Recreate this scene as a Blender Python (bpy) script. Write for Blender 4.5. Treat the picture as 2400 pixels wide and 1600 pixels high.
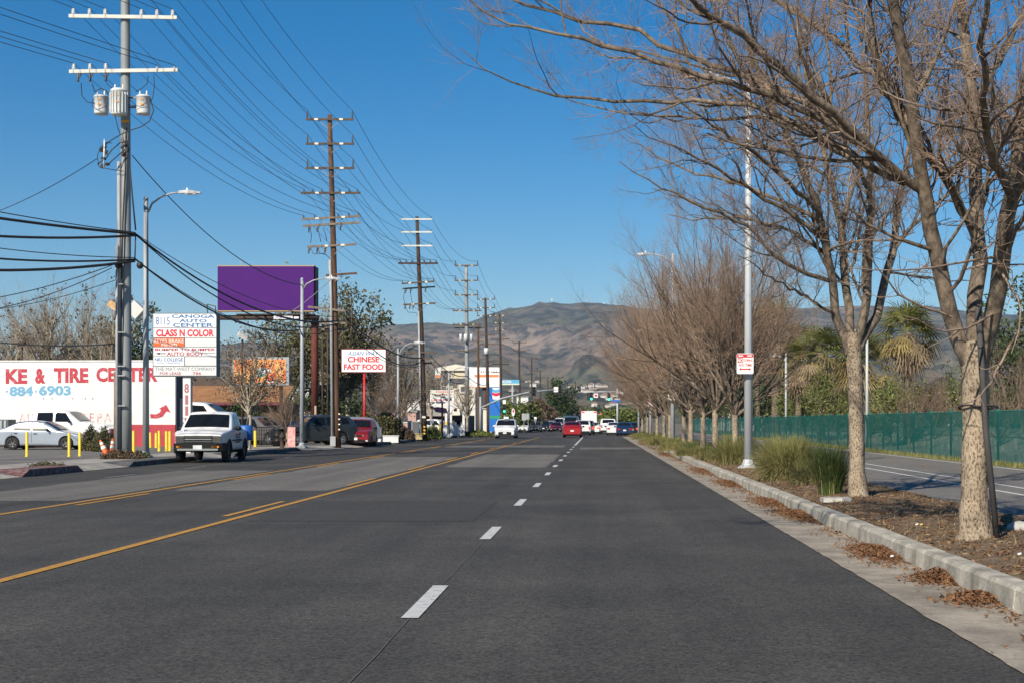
import bpy, math, random
import numpy as np
from mathutils import Vector, Matrix, noise as mnoise

for _o in list(bpy.data.objects):
    bpy.data.objects.remove(_o, do_unlink=True)
scene = bpy.context.scene
COL = scene.collection
R = math.radians
random.seed(7)

# ------------------------------------------------------------------ camera
CAM_H = 1.5
F = 3333.333          # focal length in photograph pixels (50 mm on 36 mm, 2400 px wide)
VX, VY = 1400.0, 988.0  # where the road vanishes in the photograph
cam_d = bpy.data.cameras.new('camera')
cam_d.lens = 50.0
cam_d.sensor_width = 36.0
cam_d.sensor_fit = 'HORIZONTAL'
cam_d.shift_x = -(VX - 1200.0) / 2400.0
cam_d.shift_y = (VY - 800.0) / 2400.0
cam_d.clip_start = 0.1
cam_d.clip_end = 40000.0
cam = bpy.data.objects.new('camera', cam_d)
COL.objects.link(cam)
cam.location = (0, 0, CAM_H)
cam.rotation_euler = (math.pi / 2, 0, 0)
scene.camera = cam

# ------------------------------------------------------------------ sky, sun, exposure
SUN_EL = R(36.0)
SUN_AZ = R(26.0)      # how far the sun stands to the left of straight behind the camera
world = bpy.data.worlds.new('World')
scene.world = world
world.use_nodes = True
_nt = world.node_tree
_sky = _nt.nodes.new('ShaderNodeTexSky')
_sky.sky_type = 'NISHITA'
_sky.sun_disc = False
_sky.sun_elevation = SUN_EL
_sky.sun_rotation = math.pi + SUN_AZ
_sky.altitude = 200.0
_sky.air_density = 1.0
_sky.dust_density = 0.1
_sky.ozone_density = 4.0
_bg = _nt.nodes['Background']
_bg.inputs['Strength'].default_value = 0.078
_hs = _nt.nodes.new('ShaderNodeHueSaturation')
_hs.inputs['Saturation'].default_value = 1.48
_nt.links.new(_sky.outputs[0], _hs.inputs['Color'])
_nt.links.new(_hs.outputs[0], _bg.inputs['Color'])

sun_d = bpy.data.lights.new('sun', 'SUN')
sun_d.energy = 5.0
sun_d.angle = R(0.53)
sun_d.color = (1.0, 0.915, 0.78)
sun = bpy.data.objects.new('sun', sun_d)
COL.objects.link(sun)
_dir = Vector((math.sin(SUN_AZ) * math.cos(SUN_EL), math.cos(SUN_AZ) * math.cos(SUN_EL), -math.sin(SUN_EL)))
sun.rotation_euler = _dir.to_track_quat('-Z', 'Y').to_euler()
sun.location = (-30, -40, 60)

scene.view_settings.view_transform = 'Standard'
scene.view_settings.look = 'None'
scene.view_settings.exposure = 0.3
scene.view_settings.gamma = 1.0
scene.view_settings.use_curve_mapping = False
scene.cycles.max_bounces = 6
scene.cycles.transparent_max_bounces = 12
scene.cycles.volume_bounces = 0
scene.cycles.use_denoising = True

# ------------------------------------------------------------------ small tools
def at(px, py, Y):
    """world point seen at photograph pixel (px, py) when it stands Y metres ahead"""
    return Vector(((px - VX) * Y / F, Y, CAM_H + (VY - py) * Y / F))

def gx(px, Y):
    return (px - VX) * Y / F

def gz(py, Y):
    return CAM_H + (VY - py) * Y / F

_cols = {}
def _node(nt, t, **kw):
    n = nt.nodes.new(t)
    for k, v in kw.items():
        setattr(n, k, v)
    return n

def M(name, col, rough=0.6, metal=0.0, var=0.0, scale=4.0, bump=0.0, bscale=None, spec=0.5, col2=None, coord='Object',
      stretch=None, emit=None, emit_s=0.0, trans=0.0, coat=0.0, alpha=1.0, detail=4.0):
    m = bpy.data.materials.new(name)
    m.use_nodes = True
    nt = m.node_tree
    b = nt.nodes['Principled BSDF']
    b.inputs['Base Color'].default_value = (*col, 1)
    b.inputs['Roughness'].default_value = rough
    b.inputs['Metallic'].default_value = metal
    b.inputs['Specular IOR Level'].default_value = spec
    b.inputs['Coat Weight'].default_value = coat
    b.inputs['Coat Roughness'].default_value = 0.05
    if emit:
        b.inputs['Emission Color'].default_value = (*emit, 1)
        b.inputs['Emission Strength'].default_value = emit_s
    if alpha < 1:
        b.inputs['Alpha'].default_value = alpha
    if trans:
        b.inputs['Transmission Weight'].default_value = trans
    if var or col2 or bump:
        tc = _node(nt, 'ShaderNodeTexCoord')
        src = tc.outputs[coord]
        if coord == 'World':
            pass
        if stretch:
            mp = _node(nt, 'ShaderNodeMapping')
            mp.inputs['Scale'].default_value = stretch
            nt.links.new(src, mp.inputs['Vector'])
            src = mp.outputs[0]
        if var or col2:
            n = _node(nt, 'ShaderNodeTexNoise')
            n.inputs['Scale'].default_value = scale
            n.inputs['Detail'].default_value = detail
            n.inputs['Roughness'].default_value = 0.65
            nt.links.new(src, n.inputs['Vector'])
            r = _node(nt, 'ShaderNodeValToRGB')
            r.color_ramp.elements[0].position = 0.3
            r.color_ramp.elements[1].position = 0.7
            c0 = tuple(max(0, c * (1 - var)) for c in col)
            c1 = col2 if col2 else tuple(min(1, c * (1 + var)) for c in col)
            r.color_ramp.elements[0].color = (*c0, 1)
            r.color_ramp.elements[1].color = (*c1, 1)
            nt.links.new(n.outputs['Fac'], r.inputs['Fac'])
            nt.links.new(r.outputs['Color'], b.inputs['Base Color'])
        if bump:
            n2 = _node(nt, 'ShaderNodeTexNoise')
            n2.inputs['Scale'].default_value = bscale or scale * 4
            n2.inputs['Detail'].default_value = 3
            nt.links.new(src, n2.inputs['Vector'])
            bp = _node(nt, 'ShaderNodeBump')
            bp.inputs['Strength'].default_value = bump
            bp.inputs['Distance'].default_value = 0.02
            nt.links.new(n2.outputs['Fac'], bp.inputs['Height'])
            nt.links.new(bp.outputs[0], b.inputs['Normal'])
    return m

class MB:
    """collects faces; build() links them as one mesh object"""
    def __init__(self):
        self.v, self.f, self.s = [], [], []
    def add(self, vs, fs, smooth=False):
        o = len(self.v)
        self.v += [tuple(p) for p in vs]
        self.f += [tuple(i + o for i in f) for f in fs]
        self.s += [smooth] * len(fs)
        return self
    def box(self, c, s, rz=0.0, rx=0.0, ry=0.0):
        hx, hy, hz = s[0] / 2, s[1] / 2, s[2] / 2
        m = Matrix.Rotation(rz, 3, 'Z') @ Matrix.Rotation(ry, 3, 'Y') @ Matrix.Rotation(rx, 3, 'X')
        vs = [Vector(c) + m @ Vector((x, y, z)) for x in (-hx, hx) for y in (-hy, hy) for z in (-hz, hz)]
        return self.add(vs, [(0, 1, 3, 2), (4, 6, 7, 5), (0, 4, 5, 1), (2, 3, 7, 6), (0, 2, 6, 4), (1, 5, 7, 3)])
    def span(self, lo, hi):
        return self.box([(a + b) / 2 for a, b in zip(lo, hi)], [abs(b - a) for a, b in zip(lo, hi)])
    def bar(self, p0, p1, w, h):
        """rectangular bar, w sideways, h upwards"""
        p0, p1 = Vector(p0), Vector(p1)
        d = (p1 - p0).normalized()
        up = Vector((0, 0, 1)) if abs(d.z) < 0.95 else Vector((0, 1, 0))
        s = d.cross(up).normalized()
        u = s.cross(d).normalized()
        vs = [p + s * a * w / 2 + u * b * h / 2 for p in (p0, p1) for a, b in ((-1, -1), (1, -1), (1, 1), (-1, 1))]
        return self.add(vs, [(3, 2, 1, 0), (4, 5, 6, 7), (0, 1, 5, 4), (1, 2, 6, 5), (2, 3, 7, 6), (3, 0, 4, 7)])
    def tube(self, pts, r, n=8, caps=True, smooth=True):
        pts = [Vector(p) for p in pts]
        rs = list(r) if hasattr(r, '__len__') else [r] * len(pts)
        vs, prev = [], None
        for i, p in enumerate(pts):
            d = (pts[min(i + 1, len(pts) - 1)] - pts[max(i - 1, 0)]).normalized()
            if prev is None:
                a = Vector((1, 0, 0)) if abs(d.x) < 0.8 else Vector((0, 1, 0))
            else:
                a = prev
            s = (a - d * a.dot(d)).normalized()
            prev = s
            t = d.cross(s)
            for k in range(n):
                q = 2 * math.pi * k / n
                vs.append(p + (s * math.cos(q) + t * math.sin(q)) * rs[i])
        fs = []
        for i in range(len(pts) - 1):
            for k in range(n):
                k2 = (k + 1) % n
                fs.append((i * n + k, i * n + k2, (i + 1) * n + k2, (i + 1) * n + k))
        self.add(vs, fs, smooth)
        if caps:
            o = len(self.v) - len(vs)
            e = (len(pts) - 1) * n
            self.f += [tuple(o + k for k in reversed(range(n))), tuple(o + e + k for k in range(n))]
            self.s += [False, False]
        return self
    def cyl(self, p0, p1, r0, r1=None, n=12):
        return self.tube([p0, p1], [r0, r0 if r1 is None else r1], n)
    def lathe(self, prof, c=(0, 0, 0), n=16, axis='Z', smooth=True):
        vs = []
        for r, z in prof:
            for k in range(n):
                q = 2 * math.pi * k / n
                x, y = r * math.cos(q), r * math.sin(q)
                p = (x, y, z) if axis == 'Z' else ((z, x, y) if axis == 'X' else (x, z, y))
                vs.append((p[0] + c[0], p[1] + c[1], p[2] + c[2]))
        fs = []
        for i in range(len(prof) - 1):
            for k in range(n):
                k2 = (k + 1) % n
                fs.append((i * n + k, i * n + k2, (i + 1) * n + k2, (i + 1) * n + k))
        return self.add(vs, fs, smooth)
    def prism(self, poly, y0, y1):
        """polygon in (x, z) extruded from y0 to y1"""
        n = len(poly)
        vs = [(x, y0, z) for x, z in poly] + [(x, y1, z) for x, z in poly]
        fs = [tuple(range(n)), tuple(reversed(range(n, 2 * n)))]
        fs += [(i, n + i, n + (i + 1) % n, (i + 1) % n) for i in range(n)]
        return self.add(vs, fs)
    def slab(self, poly, z0, z1):
        """polygon in (x, y) extruded from z0 to z1"""
        n = len(poly)
        vs = [(x, y, z0) for x, y in poly] + [(x, y, z1) for x, y in poly]
        fs = [tuple(reversed(range(n))), tuple(range(n, 2 * n))]
        fs += [(i, (i + 1) % n, n + (i + 1) % n, n + i) for i in range(n)]
        return self.add(vs, fs)
    def sheet(self, pts):
        return self.add(pts, [tuple(range(len(pts)))])
    def ball(self, c, s, n=10, m=6):
        prof = [(math.sin(math.pi * i / m), -math.cos(math.pi * i / m)) for i in range(m + 1)]
        vs = []
        for r, z in prof:
            for k in range(n):
                q = 2 * math.pi * k / n
                vs.append((c[0] + s[0] * max(r, 1e-4) * math.cos(q), c[1] + s[1] * max(r, 1e-4) * math.sin(q), c[2] + s[2] * z))
        fs = [(i * n + k, i * n + (k + 1) % n, (i + 1) * n + (k + 1) % n, (i + 1) * n + k) for i in range(m) for k in range(n)]
        return self.add(vs, fs, True)
    def mesh(self, name):
        me = bpy.data.meshes.new(name)
        me.from_pydata(self.v, [], self.f)
        me.polygons.foreach_set('use_smooth', self.s)
        me.update()
        return me
    def build(self, name, mat, parent=None, loc=None, rz=0.0):
        return link(name, self.mesh(name), mat, parent, loc, rz)

def link(name, me, mat, parent=None, loc=None, rz=0.0):
    o = bpy.data.objects.new(name, me)
    COL.objects.link(o)
    if mat is not None and not me.materials:
        me.materials.append(mat)
    if parent is not None:
        o.parent = parent
    if loc is not None:
        o.location = loc
    if rz:
        o.rotation_euler.z = rz
    return o

def npmesh(name, V, Q, smooth=False):
    """mesh from numpy verts (n,3) and quads/tris (m,k)"""
    me = bpy.data.meshes.new(name)
    V = np.ascontiguousarray(V, dtype=np.float32)
    Q = np.ascontiguousarray(Q, dtype=np.int32)
    m, k = Q.shape
    me.vertices.add(len(V))
    me.vertices.foreach_set('co', V.ravel())
    me.loops.add(m * k)
    me.loops.foreach_set('vertex_index', Q.ravel())
    me.polygons.add(m)
    me.polygons.foreach_set('loop_start', np.arange(0, m * k, k, dtype=np.int32))
    me.polygons.foreach_set('use_smooth', np.full(m, smooth))
    me.update(calc_edges=True)
    return me

def thing(name, label, cat, loc=(0, 0, 0), rz=0.0, group=None):
    o = bpy.data.objects.new(name, None)
    COL.objects.link(o)
    o.empty_display_size = 0.2
    o.location = loc
    o.rotation_euler.z = rz
    return tag(o, label, cat, group)

def tag(o, label, cat, group=None):
    o['label'] = label
    o['category'] = cat
    if group:
        o['group'] = group
    return o

def structure(o):
    o['kind'] = 'structure'
    return o

def stuff(o):
    o['kind'] = 'stuff'
    return o

def copy_tree(o, parent=None):
    c = o.copy()
    COL.objects.link(c)
    if parent is not None:
        c.parent = parent
    for ch in list(o.children):
        copy_tree(ch, c)
    return c

def text_mesh(body, bold=0.0, shear=0.0, space=1.0):
    cu = bpy.data.curves.new('lettering', 'FONT')
    cu.body = body
    cu.offset = bold
    cu.shear = shear
    cu.space_character = space
    cu.resolution_u = 3
    o = bpy.data.objects.new('lettering', cu)
    COL.objects.link(o)
    dg = bpy.context.evaluated_depsgraph_get()
    me = bpy.data.meshes.new_from_object(o.evaluated_get(dg))
    bpy.data.objects.remove(o, do_unlink=True)
    bpy.data.curves.remove(cu)
    return me

def text(parent, body, cx, cz, w, h, y, mat, bold=0.0, shear=0.0, space=1.0, face='-y'):
    """flat lettering fitted to w x h, facing the camera (or facing +x: then cx runs along +y)"""
    me = text_mesh(body, bold, shear, space)
    n = len(me.vertices)
    a = np.empty(n * 3, dtype=np.float32)
    me.vertices.foreach_get('co', a)
    a = a.reshape(-1, 3)
    lo, hi = a.min(0), a.max(0)
    u = (a[:, 0] - lo[0]) / max(hi[0] - lo[0], 1e-6) - 0.5
    v = (a[:, 1] - lo[1]) / max(hi[1] - lo[1], 1e-6) - 0.5
    if face == '-y':
        b = np.stack([cx + u * w, np.full(n, y), cz + v * h], 1)
    else:
        b = np.stack([np.full(n, y), cx + u * w, cz + v * h], 1)
    me.vertices.foreach_set('co', b.astype(np.float32).ravel())
    me.materials.clear()
    me.update()
    return link('lettering', me, mat, parent)

# ------------------------------------------------------------------ branches, blades and leaves in bulk
def tubes(P, Rd, k):
    """P (B,n,3) polylines, Rd (B,n) radii -> verts, quads"""
    B, n, _ = P.shape
    T = np.empty_like(P)
    T[:, 1:-1] = P[:, 2:] - P[:, :-2]
    T[:, 0] = P[:, 1] - P[:, 0]
    T[:, -1] = P[:, -1] - P[:, -2]
    T /= np.linalg.norm(T, axis=2, keepdims=True) + 1e-9
    ref = np.where(np.abs(T[:, :1, 0:1]) < 0.75, np.array([1.0, 0, 0]), np.array([0, 1.0, 0]))
    ref = np.broadcast_to(ref, P.shape)
    S = ref - T * (ref * T).sum(2, keepdims=True)
    S /= np.linalg.norm(S, axis=2, keepdims=True) + 1e-9
    U = np.cross(T, S)
    q = 2 * np.pi * np.arange(k) / k
    V = P[:, :, None, :] + Rd[:, :, None, None] * (S[:, :, None, :] * np.cos(q)[None, None, :, None] + U[:, :, None, :] * np.sin(q)[None, None, :, None])
    base = (np.arange(B)[:, None, None] * n + np.arange(n - 1)[None, :, None]) * k
    a = base + np.arange(k)[None, None, :]
    b = base + ((np.arange(k) + 1) % k)[None, None, :]
    Q = np.stack([a, b, b + k, a + k], -1).reshape(-1, 4)
    return V.reshape(-1, 3), Q

def strips(P, W, side):
    """flat ribbons along polylines"""
    B, n, _ = P.shape
    L = P - side[:, None, :] * W[:, :, None] * 0.5
    Rr = P + side[:, None, :] * W[:, :, None] * 0.5
    V = np.stack([L, Rr], 2).reshape(-1, 3)
    base = np.arange(B)[:, None] * n * 2 + np.arange(n - 1)[None, :] * 2
    Q = np.stack([base, base + 1, base + 3, base + 2], -1).reshape(-1, 4)
    return V, Q

def join(parts):
    Vs, Qs, o = [], [], 0
    for V, Q in parts:
        Vs.append(V)
        Qs.append(Q + o)
        o += len(V)
    return np.concatenate(Vs), np.concatenate(Qs)

def unit(a):
    return a / (np.linalg.norm(a, axis=-1, keepdims=True) + 1e-9)

def grow(P, Rd, L, rng, k, t0, t1, a0, a1, l0, l1, up, wig, n, r0=0.65, rmax=9.0, tip=0.35, drop=0.45, bias=None, bend=0.0):
    """k children for each parent branch"""
    B, m, _ = P.shape
    idx = np.repeat(np.arange(B), k)
    N = len(idx)
    t = rng.uniform(t0, t1, N)
    x = t * (m - 1)
    i = np.minimum(x.astype(int), m - 2)
    fr = (x - i)[:, None]
    p = P[idx, i] * (1 - fr) + P[idx, i + 1] * fr
    T = unit(P[idx, i + 1] - P[idx, i])
    rr = Rd[idx, i] * (1 - fr[:, 0]) + Rd[idx, i + 1] * fr[:, 0]
    w = unit(rng.normal(size=(N, 3)))
    w = unit(w - T * (w * T).sum(1, keepdims=True))
    a = rng.uniform(a0, a1, N)[:, None]
    d = np.cos(a) * T + np.sin(a) * w
    if bias is not None:
        d = unit(d + np.asarray(bias))
    ln = L[idx] * rng.uniform(l0, l1, N) * (1 - drop * t)
    r = np.minimum(rr * r0 * rng.uniform(0.8, 1.05, N), rmax)
    out = np.empty((N, n, 3))
    out[:, 0] = p
    st = (ln / (n - 1))[:, None]
    for j in range(1, n):
        d = unit(d + np.array([0, 0, up / (n - 1)]) + rng.normal(size=(N, 3)) * wig / math.sqrt(n - 1))
        p = p + d * st
        out[:, j] = p
    Rr = r[:, None] * np.linspace(1, tip, n)[None, :]
    return out, Rr, ln

def resample(pts, n):
    pts = np.asarray(pts, float)
    d = np.concatenate([[0], np.cumsum(np.linalg.norm(np.diff(pts, axis=0), axis=1))])
    t = np.linspace(0, d[-1], n)
    # Catmull-like smoothing through linear interpolation followed by a light blur
    q = np.stack([np.interp(t, d, pts[:, c]) for c in range(3)], 1)
    for _ in range(2):
        q[1:-1] = 0.25 * q[:-2] + 0.5 * q[1:-1] + 0.25 * q[2:]
    return q, d[-1]

def leaves(C, n, spread, size, rng, aspect=0.5, droop=0.0):
    """n leaf quads around each centre"""
    c = np.repeat(C, n, 0)
    N = len(c)
    c = c + rng.normal(size=(N, 3)) * spread
    a = unit(rng.normal(size=(N, 3)) + np.array([0, 0, -droop]))
    b = rng.normal(size=(N, 3))
    b = unit(b - a * (a * b).sum(1, keepdims=True))
    s = (size * rng.uniform(0.6, 1.3, N))[:, None]
    V = np.stack([c - a * s * 0.5, c + b * s * aspect * 0.5, c + a * s * 0.5, c - b * s * aspect * 0.5], 1).reshape(-1, 3)
    Q = np.arange(N * 4).reshape(-1, 4)
    return V, Q

# ------------------------------------------------------------------ materials of the setting
def asphalt(name, base, amp=0.45, patch=0.25, tint=(1.09, 1, 0.86), streak=True):
    m = bpy.data.materials.new(name)
    m.use_nodes = True
    nt = m.node_tree
    b = nt.nodes['Principled BSDF']
    b.inputs['Roughness'].default_value = 0.82
    b.inputs['Specular IOR Level'].default_value = 0.35
    tc = _node(nt, 'ShaderNodeTexCoord')
    def noise(scale, detail, vec=None, rough=0.6):
        n = _node(nt, 'ShaderNodeTexNoise')
        n.inputs['Scale'].default_value = scale
        n.inputs['Detail'].default_value = detail
        n.inputs['Roughness'].default_value = rough
        nt.links.new(vec or tc.outputs['Object'], n.inputs['Vector'])
        return n.outputs['Fac']
    def mapr(v, a, b_, c, d):
        r = _node(nt, 'ShaderNodeMapRange')
        r.inputs[1].default_value = a
        r.inputs[2].default_value = b_
        r.inputs[3].default_value = c
        r.inputs[4].default_value = d
        nt.links.new(v, r.inputs[0])
        return r.outputs[0]
    def mul(a, c):
        n = _node(nt, 'ShaderNodeMath', operation='MULTIPLY')
        nt.links.new(a, n.inputs[0])
        nt.links.new(c, n.inputs[1])
        return n.outputs[0]
    vo = _node(nt, 'ShaderNodeTexVoronoi')
    vo.inputs['Scale'].default_value = 52
    nt.links.new(tc.outputs['Object'], vo.inputs['Vector'])
    sep = _node(nt, 'ShaderNodeSeparateColor')
    nt.links.new(vo.outputs['Color'], sep.inputs[0])
    v = mapr(sep.outputs[0], 0, 1, 1 - amp, 1 + amp)
    v = mul(v, mapr(noise(160, 3), 0.3, 0.7, 0.7, 1.3))
    v = mul(v, mapr(noise(0.35, 5), 0.3, 0.7, 1 - patch, 1 + patch))
    v = mul(v, mapr(noise(7, 4), 0.3, 0.7, 0.9, 1.1))
    if streak:
        mp = _node(nt, 'ShaderNodeMapping')
        mp.inputs['Scale'].default_value = (1.0, 0.03, 1)
        nt.links.new(tc.outputs['Object'], mp.inputs['Vector'])
        v = mul(v, mapr(noise(1.1, 3, mp.outputs[0]), 0.3, 0.7, 0.80, 1.2))
    mx = _node(nt, 'ShaderNodeMix', data_type='RGBA', blend_type='MULTIPLY')
    mx.inputs['Factor'].default_value = 1
    mx.inputs[6].default_value = (base * tint[0], base * tint[1], base * tint[2], 1)
    nt.links.new(v, mx.inputs[7])
    nt.links.new(mx.outputs[2], b.inputs['Base Color'])
    bp = _node(nt, 'ShaderNodeBump')
    bp.inputs['Strength'].default_value = 0.5
    bp.inputs['Distance'].default_value = 0.006
    nt.links.new(vo.outputs['Distance'], bp.inputs['Height'])
    nt.links.new(bp.outputs[0], b.inputs['Normal'])
    return m

m_road = asphalt('asphalt', 0.052, 0.5, 0.27)
m_patch = asphalt('pale worn asphalt', 0.125, 0.4, 0.12)
m_seal = asphalt('dark sealed asphalt', 0.046, 0.4, 0.12, streak=False)
m_path = asphalt('path asphalt', 0.15, 0.3, 0.12, (1.1, 1, 0.86), streak=False)
m_lot = asphalt('car park asphalt', 0.15, 0.25, 0.2, (1.08, 1, 0.88), streak=False)

def worn_paint(name, col, under, lo=0.40, hi=0.52, scale=9):
    m = M(name, col, 0.75)
    nt = m.node_tree
    b = nt.nodes['Principled BSDF']
    tc = _node(nt, 'ShaderNodeTexCoord')
    n = _node(nt, 'ShaderNodeTexNoise')
    n.inputs['Scale'].default_value = scale
    n.inputs['Detail'].default_value = 8
    n.inputs['Roughness'].default_value = 0.75
    nt.links.new(tc.outputs['Object'], n.inputs['Vector'])
    r = _node(nt, 'ShaderNodeValToRGB')
    r.color_ramp.elements[0].position = lo
    r.color_ramp.elements[1].position = hi
    r.color_ramp.elements[0].color = (*under, 1)
    r.color_ramp.elements[1].color = (*col, 1)
    nt.links.new(n.outputs['Fac'], r.inputs['Fac'])
    nt.links.new(r.outputs['Color'], b.inputs['Base Color'])
    return m

m_white_line = worn_paint('white road paint', (0.52, 0.52, 0.5), (0.22, 0.22, 0.22), 0.3, 0.5)
m_faint_line = worn_paint('faint white road paint', (0.26, 0.26, 0.26), (0.1, 0.1, 0.1), 0.36, 0.6)
m_yellow_line = worn_paint('yellow road paint', (0.46, 0.23, 0.03), (0.2, 0.12, 0.05), 0.34, 0.5)
m_path_white = worn_paint('white path paint', (0.6, 0.6, 0.57), (0.25, 0.25, 0.24), 0.34, 0.5)
m_path_orange = worn_paint('orange path paint', (0.42, 0.2, 0.04), (0.2, 0.15, 0.1), 0.38, 0.55)

def concrete(name, col, dark=0.55, scale=2.5, stain=1.0):
    m = M(name, col, 0.85, bump=0.25, bscale=60, spec=0.3)
    nt = m.node_tree
    b = nt.nodes['Principled BSDF']
    tc = _node(nt, 'ShaderNodeTexCoord')
    acc = None
    for sc, lo, hi, d, ln in ((scale, dark, 1.12, 6, (1, 1, 1)), (38, 0.86, 1.1, 3, (1, 1, 1)), (3.0, 0.75, 1.08, 5, (1, 1, 0.15))):
        mp = _node(nt, 'ShaderNodeMapping')
        mp.inputs['Scale'].default_value = ln
        nt.links.new(tc.outputs['Object'], mp.inputs['Vector'])
        n = _node(nt, 'ShaderNodeTexNoise')
        n.inputs['Scale'].default_value = sc
        n.inputs['Detail'].default_value = d
        n.inputs['Roughness'].default_value = 0.7
        nt.links.new(mp.outputs[0], n.inputs['Vector'])
        r = _node(nt, 'ShaderNodeMapRange')
        r.inputs[1].default_value = 0.34
        r.inputs[2].default_value = 0.62
        r.inputs[3].default_value = lo
        r.inputs[4].default_value = hi
        nt.links.new(n.outputs['Fac'], r.inputs[0])
        if acc is None:
            acc = r.outputs[0]
        else:
            mm = _node(nt, 'ShaderNodeMath', operation='MULTIPLY')
            nt.links.new(acc, mm.inputs[0])
            nt.links.new(r.outputs[0], mm.inputs[1])
            acc = mm.outputs[0]
    mx = _node(nt, 'ShaderNodeMix', data_type='RGBA', blend_type='MULTIPLY')
    mx.inputs['Factor'].default_value = 1
    mx.inputs[6].default_value = (*col, 1)
    nt.links.new(acc, mx.inputs[7])
    nt.links.new(mx.outputs[2], b.inputs['Base Color'])
    return m

m_kerb = concrete('kerb concrete', (0.43, 0.395, 0.325), 0.6, 3.0)
m_gutter = concrete('gutter concrete', (0.33, 0.285, 0.225), 0.62, 1.2)
m_walk = concrete('sidewalk concrete', (0.36, 0.33, 0.285), 0.7, 0.6)
m_kerb_red = worn_paint('worn red kerb paint', (0.13, 0.035, 0.035), (0.2, 0.17, 0.15), 0.40, 0.55, 7)
m_kerb_dark = concrete('shade-darkened kerb concrete', (0.12, 0.115, 0.11), 0.6, 3.0)  # shade on the kerb face turned from the sun, put into the colour
m_ground = M('dry ground', (0.16, 0.14, 0.105), 0.95, var=0.35, scale=0.08, spec=0.1, detail=8)
m_soil = M('brown mulch soil', (0.12, 0.08, 0.05), 0.95, col2=(0.24, 0.18, 0.12), var=0.3, scale=3.2, bump=1.0, bscale=40, spec=0.1, detail=9)
m_dirt = M('pale gravel ground', (0.30, 0.28, 0.24), 0.95, var=0.35, scale=1.3, bump=0.6, bscale=12, spec=0.1, detail=8)

# ------------------------------------------------------------------ ground, road, kerbs
def rect(x0, x1, y0, y1, z):
    return [(x0, y0, z), (x1, y0, z), (x1, y1, z), (x0, y1, z)]

structure(MB().sheet(rect(-14000, 14000, -60, 14000, -0.06)).build('ground', m_ground))

road = MB()
road.sheet([(-19, -30, 0), (2.6, -30, 0), (2.6, 146, 0), (-19, 146, 0)])
road.sheet([(-90, 146, 0), (5.9, 146, 0), (5.9, 176, 0), (-90, 176, 0)])
road.sheet([(-15, 176, 0), (5.9, 176, 0), (5.9, 1400, 0), (-15, 1400, 0)])
road = structure(road.build('road', m_road))

def ragged(x0, x1, y0, y1, z, rng, e=0.15, n=24):
    """a sheet with slightly wandering edges"""
    ys = np.linspace(y0, y1, n)
    L = [(x0 + rng.normal() * e, y, z) for y in ys]
    Rr = [(x1 + rng.normal() * e, y, z) for y in ys]
    mb = MB()
    mb.add(L + Rr, [(i, n + i, n + i + 1, i + 1) for i in range(n - 1)])
    return mb

_rg = np.random.default_rng(3)
for x0, x1, y0, y1, mt, nm in ((-9.3, -5.9, 31, 61, m_patch, 'road_patch'), (-5.1, -1.7, 47, 66, m_patch, 'road_patch'),
                               (-9.2, -2.0, 84, 91, m_patch, 'road_patch'), (-1.0, 2.4, 78, 84, m_patch, 'road_patch'), (-14.6, -9.9, 52, 74, m_seal, 'road_patch'), (-5.3, -1.9, 21.5, 27.0, m_seal, 'road_patch'), (-12.9, -10.0, 27, 44, m_patch, 'road_patch')):
    p = ragged(x0, x1, y0, y1, 0.004, _rg, 0.035).build(nm, mt, road)

# lane markings: each dash and each line is its own part of the road
def stripe(name, x, y0, y1, w, mat, z=0.008, seg=1):
    mb = MB()
    n = max(2, int((y1 - y0) / 2.5))
    ys = np.linspace(y0, y1, n)
    L = [(x - w / 2 + random.uniform(-.006, .006), y, z) for y in ys]
    Rr = [(x + w / 2 + random.uniform(-.006, .006), y, z) for y in ys]
    mb.add(L + Rr, [(i, n + i, n + i + 1, i + 1) for i in range(n - 1)])
    return mb.build(name, mat, road)

for k in range(-1, 11):
    stripe('lane_dash', -1.43, 10.85 + 7.3 * k, 10.85 + 7.3 * k + 2.15, 0.14, m_white_line)
stripe('lane_line', -1.43, 91, 141, 0.14, m_white_line)
stripe('yellow_line', -5.62, -5, 139, 0.13, m_yellow_line)
stripe('yellow_line', -9.68, -5, 139, 0.13, m_yellow_line)
for k in range(0, 9):
    stripe('yellow_dash', -5.92, 22.6 + 11.0 * k, 22.6 + 11.0 * k + 4.2, 0.11, m_yellow_line)
    stripe('yellow_dash', -9.38, 25.6 + 11.0 * k, 25.6 + 11.0 * k + 4.2, 0.11, m_yellow_line)
for k in range(0, 7):
    stripe('faint_dash', -13.2, 38.2 + 7.3 * k, 38.2 + 7.3 * k + 2.4, 0.12, m_faint_line)
stripe('stop_line', -3.4, 142.0, 142.6, 4.0, m_white_line)
m_crack = M('crack filler', (0.095, 0.09, 0.082), 0.9)
mb = MB()
ys = np.linspace(3, 95, 150)
xs = -1.43 + 0.008 * np.sin(ys * 0.9) + _rg.normal(size=150) * 0.004
mb.add([(x - 0.004, y, 0.006) for x, y in zip(xs, ys)] + [(x + 0.004, y, 0.006) for x, y in zip(xs, ys)],
       [(i, 150 + i, 151 + i, i + 1) for i in range(149)])
mb.build('paving_seam', m_crack, road)

# right-hand gutter and kerb
mb = MB()
ys = np.arange(-6, 146.1, 0.22)
n = len(ys)
e0 = 2.53 + _rg.normal(size=n) * 0.005
mb.add([(x, y, 0.010) for x, y in zip(e0, ys)] + [(3.0, y, 0.004) for y in ys] + [(3.32, y, 0.016) for y in ys],
       [(i, n + i, n + i + 1, i + 1) for i in range(n - 1)] + [(n + i, 2 * n + i, 2 * n + i + 1, n + i + 1) for i in range(n - 1)])
structure(mb.build('gutter', m_gutter))

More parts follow.
